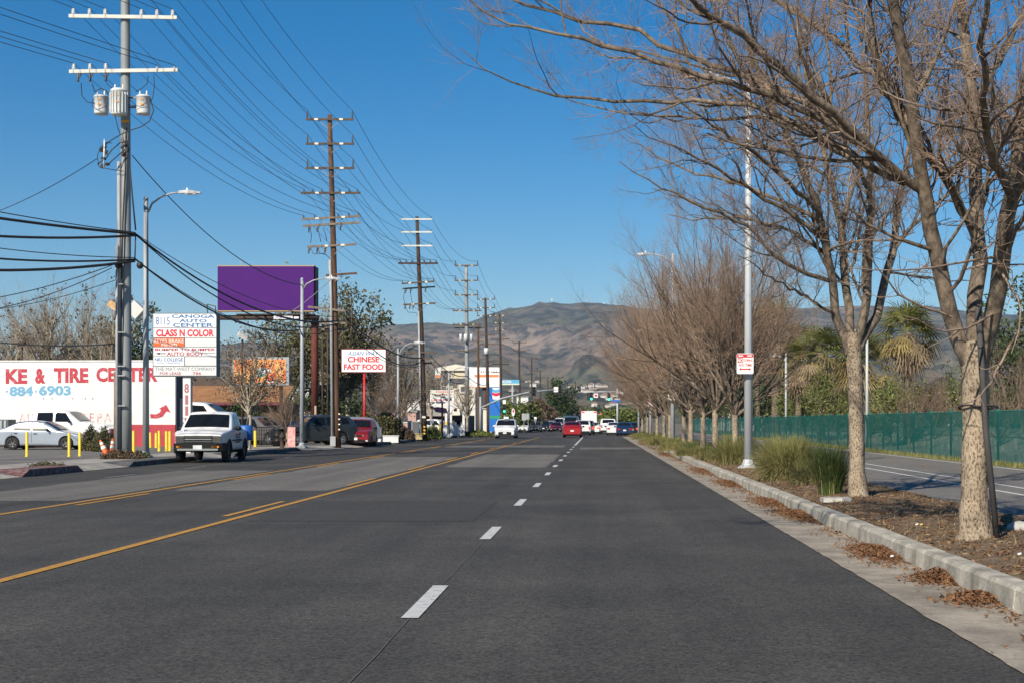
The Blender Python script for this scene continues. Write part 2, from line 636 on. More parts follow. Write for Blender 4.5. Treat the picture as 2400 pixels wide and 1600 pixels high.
kerb = structure(bpy.data.objects.new('kerb', None))
COL.objects.link(kerb)
_prof = [(3.285, -0.05), (3.305, 0.165), (3.335, 0.198), (3.50, 0.202), (3.50, -0.05)]
def kerb_stone(y0, y1):
    mb = MB()
    nn = len(_prof)
    k = 6
    ys = np.linspace(y0 + 0.006, y1 - 0.006, k)
    vs = []
    for y in ys:
        for j, (x, z) in enumerate(_prof):
            dx = _rg.normal() * 0.004 if j in (1, 2) else 0
            dz = _rg.normal() * 0.003 if j in (1, 2, 3) else 0
            vs.append((x + dx, y, z + dz))
    fs = [(a * nn + j, (a + 1) * nn + j, (a + 1) * nn + j + 1, a * nn + j + 1) for a in range(k - 1) for j in range(nn - 1)]
    fs += [tuple(range(nn)), tuple(reversed(range((k - 1) * nn, k * nn)))]
    return mb.add(vs, fs).build('kerb_stone', m_kerb, kerb)
y = -4.0
while y < 145:
    kerb_stone(y, y + 3.05)
    y += 3.05

# planting strip: uneven mulch between kerb and path
def field(x0, x1, y0, y1, nx, ny, fn):
    xs = np.linspace(x0, x1, nx)
    ys = np.linspace(y0, y1, ny)
    X, Y = np.meshgrid(xs, ys)
    Z = fn(X, Y)
    V = np.stack([X, Y, Z], -1).reshape(-1, 3)
    a = (np.arange(ny - 1)[:, None] * nx + np.arange(nx - 1)[None, :]).ravel()
    Q = np.stack([a, a + 1, a + 1 + nx, a + nx], -1)
    return V, Q

def soil_z(X, Y):
    u = (X - 3.5) / 2.4
    return 0.165 + 0.05 * np.sin(np.pi * np.clip(u, 0, 1)) + 0.018 * np.sin(Y * 1.9 + X * 3) * np.sin(X * 4.1) + 0.012 * np.sin(Y * 5.3 - X * 7)
V, Q = field(3.49, 5.95, -6, 146, 14, 500, soil_z)
structure(link('planting_strip', npmesh('planting_strip', V, Q, True), m_soil))
path = structure(MB().slab([(5.9, -6), (12.15, -6), (12.15, 196), (5.9, 196)], -0.05, 0.17).build('bike_path', m_path))
def pstripe(name, x, y0, y1, w, mat):
    return MB().sheet(rect(x - w / 2, x + w / 2, y0, y1, 0.175)).build(name, mat, path)
pstripe('path_line', 11.75, -5, 145, 0.12, m_path_white)
pstripe('path_line', 8.55, -5, 145, 0.11, m_path_white)
pstripe('path_line', 7.75, -5, 145, 0.11, m_path_white)
for k in range(26):
    pstripe('path_dash', 10.15, 16.2 + 4.6 * k, 17.3 + 4.6 * k, 0.11, m_path_orange)
structure(MB().slab([(12.15, -6), (90, -6), (90, 196), (12.15, 196)], -0.05, 0.13).build('yard_ground', m_dirt))

# left side: apron, kerb pieces, sidewalk, car park
def kx(y):
    return float(np.interp(y, [0, 74, 82, 130, 160], [-15.6, -15.6, -14.0, -14.0, -13.4]))
ys = list(range(-6, 147, 4))
mb = MB()
for a, b in zip(ys[:-1], ys[1:]):
    mb.add([(kx(a) - 0.9, a, 0.145), (kx(a), a, 0.012), (kx(b), b, 0.012), (kx(b) - 0.9, b, 0.145)], [(0, 1, 2, 3)])
structure(mb.build('driveway_apron', m_walk))
walk = structure(bpy.data.objects.new('sidewalk', None))
COL.objects.link(walk)
a = -6
while a < 146:
    b = a + 1.9
    MB().slab([(kx(a) - 3.2, a), (kx(a) - 0.88, a), (kx(b) - 0.88, b - 0.012), (kx(b) - 3.2, b - 0.012)], -0.05, 0.148).build('sidewalk_slab', m_walk, walk)
    a = b
lkerb = structure(bpy.data.objects.new('kerb', None))
COL.objects.link(lkerb)
def left_kerb(y0, y1, mat, top=0.17):
    mb = MB()
    e = 0.5
    pts = [(y0, 0.02), (y0 + e, top), (y1 - e, top), (y1, 0.02)]
    xs0 = [kx(p[0]) + 0.02 for p in pts]
    vs = [(x, p[0], -0.05) for x, p in zip(xs0, pts)] + [(x - 0.03, p[0], p[1]) for x, p in zip(xs0, pts)] + [(x - 0.95, p[0], max(p[1], 0.15)) for x, p in zip(xs0, pts)]
    fs = [(i, i + 1, 4 + i + 1, 4 + i) for i in range(3)] + [(4 + i, 5 + i, 9 + i, 8 + i) for i in range(3)]
    return mb.add(vs, fs).build('kerb_stone', mat, lkerb)
k_ = left_kerb(38.6, 43.2, m_kerb_red, 0.2)
k_['label'] = 'short kerb with worn red paint'
for y0, y1 in ((47.4, 55.5), (61.0, 74.5), (89, 97), (99.0, 110), (112, 120), (122, 131), (131.3, 140)):
    left_kerb(y0, y1, m_kerb_dark)
structure(MB().slab([(-95, -6), (-18.7, -6), (-18.7, 74), (-17.1, 82), (-17.1, 146), (-95, 146)], -0.05, 0.135).build('car_park', m_lot))

# ------------------------------------------------------------------ hills
def hill_material():
    m = bpy.data.materials.new('chaparral hillside')
    m.use_nodes = True
    nt = m.node_tree
    b = nt.nodes['Principled BSDF']
    b.inputs['Roughness'].default_value = 0.95
    b.inputs['Specular IOR Level'].default_value = 0.05
    tc = _node(nt, 'ShaderNodeTexCoord')
    def ramp(scale, detail, stops, rough=0.62):
        n = _node(nt, 'ShaderNodeTexNoise')
        n.inputs['Scale'].default_value = scale
        n.inputs['Detail'].default_value = detail
        n.inputs['Roughness'].default_value = rough
        nt.links.new(tc.outputs['Object'], n.inputs['Vector'])
        r = _node(nt, 'ShaderNodeValToRGB')
        while len(r.color_ramp.elements) < len(stops):
            r.color_ramp.elements.new(0.5)
        for e, (p, c) in zip(r.color_ramp.elements, stops):
            e.position = p
            e.color = (*c, 1)
        nt.links.new(n.outputs['Fac'], r.inputs['Fac'])
        return r.outputs['Color']
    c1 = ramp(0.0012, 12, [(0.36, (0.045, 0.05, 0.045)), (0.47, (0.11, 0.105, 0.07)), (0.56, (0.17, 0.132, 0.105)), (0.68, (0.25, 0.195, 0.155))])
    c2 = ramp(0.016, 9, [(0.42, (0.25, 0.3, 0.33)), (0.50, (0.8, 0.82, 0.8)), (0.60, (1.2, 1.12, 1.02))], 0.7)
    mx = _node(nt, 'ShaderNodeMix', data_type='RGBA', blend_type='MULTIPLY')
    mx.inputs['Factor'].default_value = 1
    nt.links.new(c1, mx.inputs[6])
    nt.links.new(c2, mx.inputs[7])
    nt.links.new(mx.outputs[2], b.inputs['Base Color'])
    return m
m_hill = hill_material()
_ridge = [(-1500, 850), (-100, 843), (0, 842), (120, 838), (250, 842), (400, 828), (520, 812), (700, 800), (830, 782), (885, 770), (930, 764), (970, 764),
          (1010, 758), (1060, 764), (1100, 760), (1150, 742), (1190, 727), (1240, 718), (1270, 712), (1295, 709), (1325, 715), (1370, 715), (1400, 716), (1430, 717), (1480, 722), (1560, 728),
          (1700, 728), (1850, 728), (1950, 725), (2040, 719), (2120, 726), (2200, 724), (2300, 737), (2400, 742), (3200, 760), (4600, 790)]
def hills(name, D0, D1, D2, pts, na, nd, amp, px0=-1200, px1=4200, p=1.15, seed=0.0, fr=1 / 900.0):
    pxs = np.linspace(px0, px1, na)
    rid = np.interp(pxs, [q[0] for q in pts], [q[1] for q in pts])
    ds = np.concatenate([np.linspace(D0, D1, nd), np.linspace(D1, D2, 8)[1:]])
    V = np.empty((len(ds), na, 3))
    for i, d in enumerate(ds):
        t = min(1.0, (d - D0) / (D1 - D0))
        for j, px in enumerate(pxs):
            x = (px - VX) * d / F
            H = (VY - rid[j]) * D1 / F + CAM_H
            if d <= D1:
                w = 0.5 * p * t + (1 - 0.5 * p) * t * t * (3 - 2 * t)
                env = (1 - t) ** 0.7 * min(1, t * 5)
                v = mnoise.ridged_multi_fractal(Vector((x * fr, d * fr, seed)), 0.9, 2.1, 7, 1.0, 2.0) - 1.1
                z = H * w + amp * env * v + 12 * min(1, t * 4) * (1.25 - t) * (mnoise.fractal(Vector((x / 130, d / 130, 3.0 + seed)), 1.0, 2.0, 4))
            else:
                z = H * (1 - 0.8 * (d - D1) / (D2 - D1))
            V[i, j] = (x, d, z - 4 * (1 - t))
    V = V.reshape(-1, 3)
    a = (np.arange(len(ds) - 1)[:, None] * na + np.arange(na - 1)[None, :]).ravel()
    Q = np.stack([a, a + 1, a + 1 + na, a + na], -1)
    o = structure(link(name, npmesh(name, V, Q, True), m_hill))
    return o
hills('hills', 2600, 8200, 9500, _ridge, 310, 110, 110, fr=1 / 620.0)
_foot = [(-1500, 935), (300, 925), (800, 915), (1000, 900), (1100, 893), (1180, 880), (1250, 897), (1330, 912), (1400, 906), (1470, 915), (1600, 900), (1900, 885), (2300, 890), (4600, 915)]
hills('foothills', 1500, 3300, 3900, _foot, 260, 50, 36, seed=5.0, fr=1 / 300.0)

# the air between here and the hills
m_haze = bpy.data.materials.new('haze')
m_haze.use_nodes = True
_h = m_haze.node_tree
_h.nodes.remove(_h.nodes['Principled BSDF'])
_pv = _h.nodes.new('ShaderNodeVolumePrincipled')
_pv.inputs['Color'].default_value = (0.58, 0.76, 1.0, 1)
_pv.inputs['Density'].default_value = 0.00005
_pv.inputs['Anisotropy'].default_value = 0.0
_h.links.new(_pv.outputs[0], _h.nodes['Material Output'].inputs['Volume'])
stuff(MB().span((-14500, -80, -8), (14500, 14500, 745)).build('haze', m_haze))

# ------------------------------------------------------------------ trees
def bark(name, c0, c1, scale=18, stretch=(1, 1, 0.45), bump=0.9, lo=0.42, hi=0.58):
    m = M(name, c1, 0.9, spec=0.15)
    nt = m.node_tree
    b = nt.nodes['Principled BSDF']
    tc = _node(nt, 'ShaderNodeTexCoord')
    mp = _node(nt, 'ShaderNodeMapping')
    mp.inputs['Scale'].default_value = stretch
    nt.links.new(tc.outputs['Object'], mp.inputs['Vector'])
    n = _node(nt, 'ShaderNodeTexNoise')
    n.inputs['Scale'].default_value = scale
    n.inputs['Detail'].default_value = 5
    n.inputs['Roughness'].default_value = 0.6
    nt.links.new(mp.outputs[0], n.inputs['Vector'])
    r = _node(nt, 'ShaderNodeValToRGB')
    r.color_ramp.elements[0].position = lo
    r.color_ramp.elements[1].position = hi
    r.color_ramp.elements[0].color = (*c0, 1)
    r.color_ramp.elements[1].color = (*c1, 1)
    nt.links.new(n.outputs['Fac'], r.inputs['Fac'])
    nt.links.new(r.outputs['Color'], b.inputs['Base Color'])
    n3 = _node(nt, 'ShaderNodeTexNoise')
    n3.inputs['Scale'].default_value = scale * 0.12
    n3.inputs['Detail'].default_value = 4
    nt.links.new(tc.outputs['Object'], n3.inputs['Vector'])
    r3 = _node(nt, 'ShaderNodeMapRange')
    r3.inputs[1].default_value = 0.3
    r3.inputs[2].default_value = 0.7
    r3.inputs[3].default_value = 0.62
    r3.inputs[4].default_value = 1.15
    nt.links.new(n3.outputs['Fac'], r3.inputs[0])
    mx3 = _node(nt, 'ShaderNodeMix', data_type='RGBA', blend_type='MULTIPLY')
    mx3.inputs['Factor'].default_value = 1
    nt.links.new(r.outputs['Color'], mx3.inputs[6])
    nt.links.new(r3.outputs[0], mx3.inputs[7])
    nt.links.new(mx3.outputs[2], b.inputs['Base Color'])
    bp = _node(nt, 'ShaderNodeBump')
    bp.inputs['Strength'].default_value = bump
    bp.inputs['Distance'].default_value = 0.02
    nt.links.new(n.outputs['Fac'], bp.inputs['Height'])
    nt.links.new(bp.outputs[0], b.inputs['Normal'])
    return m
m_bark = bark('flaking elm bark', (0.11, 0.08, 0.055), (0.43, 0.34, 0.24), 42, (1, 1, 0.55), 1.0, 0.36, 0.53)
m_limb = bark('limb bark', (0.095, 0.075, 0.058), (0.25, 0.195, 0.145), 14, (1, 1, 0.6), 0.6, 0.35, 0.6)
m_twig = M('twig bark', (0.27, 0.195, 0.145), 0.85, var=0.45, scale=5.0, spec=0.2)
m_twig_far = M('reddish twig bark', (0.29, 0.195, 0.135), 0.85, var=0.55, scale=4.0, spec=0.2)
m_pale_bark = bark('pale sycamore bark', (0.2, 0.165, 0.12), (0.46, 0.40, 0.31), 3, (1, 1, 0.6), 0.3, 0.38, 0.55)

_jr = np.random.default_rng(77)
def px_limb(pts, n=18):
    """limb through photograph points (px, py, distance)"""
    q, L = resample([at(*p) for p in pts], n)
    j = _jr.normal(size=q.shape) * min(0.028, 0.007 * L)
    j[0] = 0
    q = q + j * np.linspace(0.4, 1, n)[:, None]
    return q, L

def trunk_mesh(pts, rad, n=26, k=14, flare=1.35, seed=1, lump=0.05):
    rng = np.random.default_rng(seed)
    q, L = resample(pts, n)
    t = np.linspace(0, 1, n)
    r = np.interp(t, np.linspace(0, 1, len(rad)), rad)
    r = r * (1 + (flare - 1) * np.exp(-t * L / 0.22))
    V, Q = tubes(q[None], r[None], k)
    V = V.reshape(n, k, 3)
    c = q[:, None, :]
    w = 1 + lump * rng.normal(size=(n, k, 1))
    w[:, :, 0] += 0.05 * np.sin(np.arange(k) * 2 * np.pi * 3 / k)[None, :]
    V = c + (V - c) * w
    return V.reshape(-1, 3), Q

def bare_tree(name, label, group, trunk_pts, trunk_r, limbs, radii, rng, bark_m, limb_m, twig_m, spec, cat='tree', flare=1.4):
    """limbs: list of (n,3) arrays in world space; spec: list of grow() settings, level by level"""
    base = Vector(trunk_pts[0])
    t = thing(name, label, cat, base, 0, group)
    off = np.array(base)
    V, Q = trunk_mesh(trunk_pts, trunk_r, flare=flare, seed=int(rng.integers(1e6)))
    link('trunk', npmesh('trunk', V - off, Q, True), bark_m, t)
    P = np.stack([l for l, _ in limbs])
    L = np.array([l for _, l in limbs])
    Rd = np.stack([np.interp(np.linspace(0, 1, P.shape[1]), np.linspace(0, 1, len(r)), r) for r in radii])
    big = [tubes(P, Rd, 8)]
    small = []
    lv = [(P, Rd, L)]
    for sp in spec:
        sp = dict(sp)
        src = lv[sp.pop('of', -1)]
        k = sp.pop('k')
        sides = sp.pop('sides', 3)
        isbig = sp.pop('big', False)
        out = grow(*src, rng, k, **sp)
        lv.append(out)
        (big if isbig else small).append(tubes(out[0], out[1], sides))
    V, Q = join(big)
    link('limbs', npmesh('limbs', V - off, Q, True), limb_m, t)
    V, Q = join(small)
    link('twigs', npmesh('twigs', V - off, Q, True), twig_m, t)
    return t, lv

rng = np.random.default_rng(11)
SPEC_NEAR = [
    dict(k=11, t0=0.12, t1=0.98, a0=0.5, a1=1.15, l0=0.25, l1=0.5, up=0.45, wig=0.42, n=9, r0=0.55, rmax=0.026, sides=6, big=True, bias=(0, 0, 0.16)),
    dict(k=8, t0=0.12, t1=0.98, a0=0.5, a1=1.15, l0=0.35, l1=0.75, up=0.35, wig=0.45, n=6, r0=0.6, rmax=0.0165, sides=3, bias=(0, 0, 0.12)),
    dict(k=7, t0=0.1, t1=0.98, a0=0.5, a1=1.1, l0=0.35, l1=0.75, up=0.45, wig=0.45, n=4, r0=0.7, rmax=0.012, tip=0.55, sides=3),
    dict(k=2, t0=0.15, t1=0.95, a0=0.45, a1=1.2, l0=0.3, l1=0.7, up=0.4, wig=0.4, n=3, r0=0.8, rmax=0.008, tip=0.65, sides=3),
]
# nearest tree: trunk, limbs traced in the photograph and placed at their own distances
Z1 = 15.75
b1 = at(2286, 1263, Z1)
tr1 = [at(2286, 1266, Z1), at(2284, 1120, Z1), at(2288, 960, Z1), at(2284, 800, Z1)]
L1 = [
    ([(2272, 850, Z1), (2228, 746, Z1), (2204, 630, 15.6), (2168, 450, 15.3), (2150, 300, 15.0), (2110, 130, 14.6), (2100, -90, 14.2), (2085, -330, 14)], [.115, .10, .085, .06, .03]),
    ([(2284, 850, Z1), (2286, 746, 15.9), (2289, 485, 16.2), (2281, 242, 16.5), (2257, 48, 16.7), (2245, -150, 17), (2230, -420, 17)], [.11, .10, .085, .065, .03]),
    ([(2296, 850, Z1), (2325, 746, 15.6), (2350, 606, 15.2), (2374, 460, 14.8), (2390, 315, 14.5), (2420, 60, 14.2), (2450, -250, 14)], [.125, .115, .095, .07, .03]),
    ([(2289, 560, 16.1), (2240, 450, 15.9), (2185, 378, 15.5), (2120, 290, 15.2), (2059, 194, 15.0), (2045, 110, 14.8), (2040, -80, 14.6)], [.065, .06, .05, .04, .02]),
    ([(2165, 450, 15.3), (2088, 400, 15.0), (2000, 310, 14.6), (1918, 228, 14.2), (1797, 131, 13.8), (1700, 53, 13.4), (1560, -40, 13), (1420, -110, 12.8)], [.06, .055, .046, .034, .016]),
    ([(2110, 420, 15.1), (1971, 291, 15.4), (1845, 208, 15.6), (1728, 172, 15.8), (1585, 125, 15.8), (1478, 65, 15.9), (1360, 43, 16), (1230, 10, 16), (1110, -30, 16)], [.055, .045, .038, .026, .01]),
    ([(2000, 320, 14.7), (1850, 235, 14.5), (1728, 200, 14.3), (1550, 160, 14.2), (1428, 103, 14.1), (1300, 71, 14.1), (1182, 50, 14), (1085, 0, 14)], [.045, .038, .03, .02, .008]),
    ([(2090, 420, 15.1), (1900, 300, 14.9), (1728, 232, 15), (1600, 240, 15), (1460, 243, 15.1), (1350, 232, 15.1), (1264, 214, 15.1), (1139, 178, 15), (1088, 125, 15)], [.045, .035, .026, .017, .006]),
    ([(2120, 430, 15.2), (1960, 350, 15.6), (1850, 290, 15.8), (1750, 264, 16), (1657, 290, 16), (1560, 275, 16), (1478, 257, 16), (1410, 262, 16)], [.042, .034, .026, .018, .007]),
    ([(2150, 310, 15), (2050, 180, 15.8), (1950, 80, 16.5), (1830, 0, 17), (1700, -60, 17.5), (1560, -150, 18)], [.055, .048, .04, .03, .014]),
    ([(2281, 260, 16.5), (2330, 160, 17.2), (2370, 90, 17.8), (2420, -20, 18.3), (2480, -180, 18.8)], [.05, .045, .04, .03, .014]),
    ([(2374, 470, 14.8), (2320, 350, 13.9), (2300, 220, 13.2), (2310, 60, 12.6), (2330, -130, 12)], [.06, .05, .042, .03, .014]),
]
limbs1 = [px_limb(p) for p, r in L1]
t1, lv1 = bare_tree('elm_tree', 'large bare street tree nearest the camera, black stake strapped to its trunk', 'bare trees along the kerb',
                    tr1, [.155, .142, .142, .15, .155], limbs1, [[q * .84 for q in r] for p, r in L1], rng, m_bark, m_limb, m_twig, SPEC_NEAR)
# the long thin hanging twigs on the low side of the crown
lows = [[(2330, 730, 15.5), (2250, 780, 14.8), (2180, 770, 14.3), (2110, 735, 14)], [(2230, 740, 15.4), (2120, 700, 15), (2060, 640, 14.7), (2010, 560, 14.5)],
        [(2330, 600, 15.2), (2200, 620, 14.4), (2090, 640, 14), (1990, 620, 13.8)], [(2370, 800, 14.6), (2320, 900, 14.2), (2290, 940, 14), (2250, 940, 13.9)],
        [(2350, 640, 15), (2400, 720, 14.6), (2370, 830, 14.4)]]
lw = [px_limb(p, 9) for p in lows]
P_ = np.stack([l for l, _ in lw]); L_ = np.array([l for _, l in lw])
R_ = np.tile(np.linspace(0.016, 0.005, 9), (len(lw), 1))
c1 = grow(P_, R_, L_, rng, 6, 0.2, 0.95, 0.4, 1.0, 0.2, 0.45, 0.5, 0.4, 6, rmax=0.007)
V, Q = join([tubes(P_, R_, 5), tubes(c1[0], c1[1], 3)])
link('hanging_twigs', npmesh('hanging_twigs', V - np.array(b1), Q, True), m_twig, t1)
# stake and strap on its trunk
m_black = M('black rubber', (0.02, 0.02, 0.022), 0.6, var=0.2, scale=6)
m_stake = M('weathered dark stake', (0.055, 0.05, 0.048), 0.8, var=0.35, scale=7, stretch=(1, 1, 0.2))
k_ = [at(2338, 1268, 15.58) - b1, at(2310, 1000, 15.5) - b1, at(2292, 720, 15.45) - b1]
MB().tube(k_, [.035, .035, .033], 8).build('stake', m_stake, t1)
ringz = gz(950, 15.6)
mb = MB()
cx = at(2287, 950, Z1) - b1
mb.tube([(cx.x + 0.185 * math.cos(a), cx.y + 0.185 * math.sin(a), cx.z + 0.02 * math.sin(a * 2)) for a in np.linspace(0, 2 * math.pi, 22)], 0.012, 6, caps=False)
mb.tube([cx + Vector((-0.02, -0.2, 0)), cx + Vector((0.08, -0.25, 0.02)), cx + Vector((0.16, -0.27, 0.0)), cx + Vector((0.19, -0.2, -0.01))], 0.012, 6)
mb.build('strap', m_black, t1)

# second tree
Z2 = 24.8
tr2 = [at(2012, 1166, Z2), at(2008, 1050, Z2), at(2006, 900, Z2), at(1996, 780, Z2)]
L2 = [
    ([(1990, 830, Z2), (1957, 756, Z2), (1942, 582, 24.4), (1918, 485, 24.0), (1850, 330, 23.4), (1790, 200, 23), (1740, 60, 22.6)], [.10, .085, .07, .05, .02]),
    ([(1996, 820, Z2), (1986, 679, 25), (1971, 509, 25.3), (1933, 364, 25.6), (1890, 200, 26), (1860, 40, 26.2)], [.10, .085, .07, .05, .02]),
    ([(2002, 820, Z2), (2030, 727, 24.8), (2039, 582, 24.6), (2039, 436, 24.4), (2034, 291, 24), (2020, 80, 23.8)], [.10, .09, .075, .05, .02]),
    ([(2006, 830, Z2), (2068, 717, 25.1), (2097, 548, 25.5), (2120, 400, 26), (2150, 220, 26.5), (2170, 60, 27)], [.10, .085, .07, .05, .02]),
    ([(1950, 660, 24.6), (1880, 640, 24.2), (1821, 612, 23.8), (1750, 520, 23.3), (1675, 498, 23), (1585, 453, 22.7), (1493, 421, 22.5), (1453, 371, 22.4)], [.05, .04, .03, .02, .007]),
    ([(1945, 600, 24.5), (1850, 540, 24.7), (1750, 510, 25), (1680, 516, 25.2), (1614, 514, 25.3), (1557, 500, 25.4)], [.045, .036, .027, .018, .007]),
    ([(1940, 570, 24.4), (1850, 500, 24), (1750, 439, 23.5), (1657, 378, 23), (1564, 339, 22.6), (1489, 300, 22.3)], [.05, .042, .032, .02, .008]),
    ([(1930, 520, 24.2), (1830, 470, 25), (1728, 428, 25.6), (1650, 412, 26), (1585, 400, 26.2), (1514, 346, 26.4), (1460, 318, 26.5)], [.048, .04, .03, .02, .007]),
    ([(1925, 500, 24), (1820, 400, 23), (1720, 320, 22.2), (1620, 260, 21.5), (1540, 190, 21)], [.055, .045, .035, .025, .01]),
    ([(2040, 450, 24.4), (1980, 330, 23), (1930, 230, 21.8), (1870, 120, 20.8)], [.055, .045, .035, .025, .01]),
    ([(1975, 520, 25.3), (2010, 400, 26.8), (2030, 280, 28), (2060, 140, 29)], [.055, .045, .035, .025, .01]),
    ([(2090, 580, 25.4), (2170, 500, 26), (2240, 440, 26.5), (2330, 360, 27)], [.05, .042, .034, .025, .01]),
    ([(1960, 740, 24.8), (1880, 690, 23.6), (1800, 650, 22.6), (1740, 600, 21.8)], [.036, .03, .022, .015, .006]),
]
limbs2 = [px_limb(p) for p, r in L2]
SP2 = [dict(s) for s in SPEC_NEAR]
SP2[3] = dict(SP2[3], rmax=0.0085)
SP2[2] = dict(SP2[2], rmax=0.013)
t2, lv2 = bare_tree('elm_tree', 'bare street tree with dark forked limbs, second from the camera along the kerb', 'bare trees along the kerb',
                    tr2, [.148, .132, .132, .135, .14], limbs2, [[q * .84 for q in r] for p, r in L2], rng, m_bark, m_limb, m_twig, SP2)

# the row of vase-shaped trees beyond the first street lamp
def vase_tree(seed, name, label, H=7.6, spread=1.0, loc=(0, 0, 0), group='bare trees along the kerb', twig=None, dense=1.0, trunk_h=2.0, bark_m=None, limb_m=None, thick=1.0, r=0.13):
    rng = np.random.default_rng(seed)
    n0 = 11 if name != 'elm_tree' else 17
    az = np.arange(n0) * 2.399 + rng.uniform(0, 6)
    tilt = np.linspace(0.08, 1.0, n0) * spread
    limbs = []
    for a, ti in zip(az, tilt):
        d = np.array([math.sin(ti) * math.cos(a), math.sin(ti) * math.sin(a), math.cos(ti)])
        p = np.array([0, 0, trunk_h * rng.uniform(0.75, 1.0)])
        L = (H - trunk_h) * rng.uniform(0.75, 1.0) * (1.0 if ti < 0.5 else 0.92)
        pts = [p]
        for j in range(9):
            d = unit(d + np.array([0, 0, 0.05]) + rng.normal(size=3) * 0.08)
            p = p + d * L / 9
            pts.append(p)
        limbs.append(resample(pts, 10))
    spec = [
        dict(k=int(9 * dense), t0=0.15, t1=0.97, a0=0.3, a1=0.75, l0=0.35, l1=0.6, up=0.35, wig=0.25, n=6, r0=0.6, rmax=0.026 * thick, sides=4, big=True),
        dict(k=int(7 * dense), t0=0.1, t1=0.98, a0=0.3, a1=0.8, l0=0.4, l1=0.75, up=0.4, wig=0.3, n=4 if name == 'elm_tree' else 3, r0=0.65, rmax=0.016 * thick, sides=3),
        dict(k=2 if name != 'elm_tree' else 5, t0=0.1, t1=0.95, a0=0.3, a1=0.85, l0=0.4, l1=0.8, up=0.35, wig=0.3, n=3, r0=0.75, rmax=0.011 * thick, tip=0.55, sides=3),
    ]
    t, _ = bare_tree(name, label, group, [(0, 0, -0.1), (0.02, 0.02, trunk_h * .5), (0, 0, trunk_h + 0.1)], [r, r * .85, r * .9],
                     limbs, [[r * .55, r * .38, r * .25, r * .15, r * .06]] * n0, rng, bark_m or m_bark, limb_m or m_limb, twig or m_twig_far, spec)
    t.location = loc
    return t

row = [(45.7, 4.42), (54.0, 4.5), (60.5, 4.5), (68.0, 4.45), (74.5, 4.55), (86.0, 4.4), (96.0, 4.5), (106.0, 4.45), (117.0, 4.5), (128.0, 4.5), (139.0, 4.4)]
ordn = ['third', 'fourth', 'fifth', 'sixth', 'seventh', 'eighth', 'ninth', 'tenth', 'eleventh', 'twelfth', 'thirteenth']
protos = [vase_tree(101, 'elm_tree', 'x', 8.8, 0.86, dense=1.1, thick=1.7), vase_tree(102, 'elm_tree', 'x', 9.8, 1.12, dense=1.15, thick=1.8), vase_tree(103, 'elm_tree', 'x', 9.4, 1.06, dense=1.15, thick=1.8)]
for i, (y, x) in enumerate(row):
    o = protos[i] if i < 3 else copy_tree(protos[1 + i % 2] if i % 5 else protos[0])
    o.location = (x, y, 0.2)
    o.rotation_euler.z = i * 1.9
    s = (0.97 + 0.07 * math.sin(i * 2.3)) * (0.9 if i == 0 else 1.0)
    o.scale = (s, s, s)
    tag(o, 'bare twiggy street tree, %s from the camera in the kerbside row' % ordn[i], 'tree', 'bare trees along the kerb')

# ---------------- leafy trees
def leaf_mat(name, c, c2, rough=0.6, scale=1.2):
    m = M(name, c, rough, col2=c2, var=0.35, scale=scale, spec=0.3, detail=3)
    m.node_tree.nodes['Principled BSDF'].inputs['Subsurface Weight'].default_value = 0.0
    return m
m_leaf_euc = leaf_mat('eucalyptus leaves', (0.05, 0.06, 0.022), (0.17, 0.15, 0.07))
m_leaf_dark = leaf_mat('dark green leaves', (0.02, 0.038, 0.012), (0.07, 0.10, 0.03))
m_leaf_mid = leaf_mat('mid green leaves', (0.07, 0.10, 0.022), (0.19, 0.22, 0.055))
m_leaf_light = leaf_mat('yellow green leaves', (0.075, 0.095, 0.024), (0.19, 0.20, 0.06))
m_leaf_brown = leaf_mat('dry brown leaves', (0.07, 0.045, 0.028), (0.17, 0.115, 0.07))
m_trunk_grey = bark('grey trunk bark', (0.09, 0.075, 0.06), (0.2, 0.165, 0.13), 5, (1, 1, 0.3), 0.5)

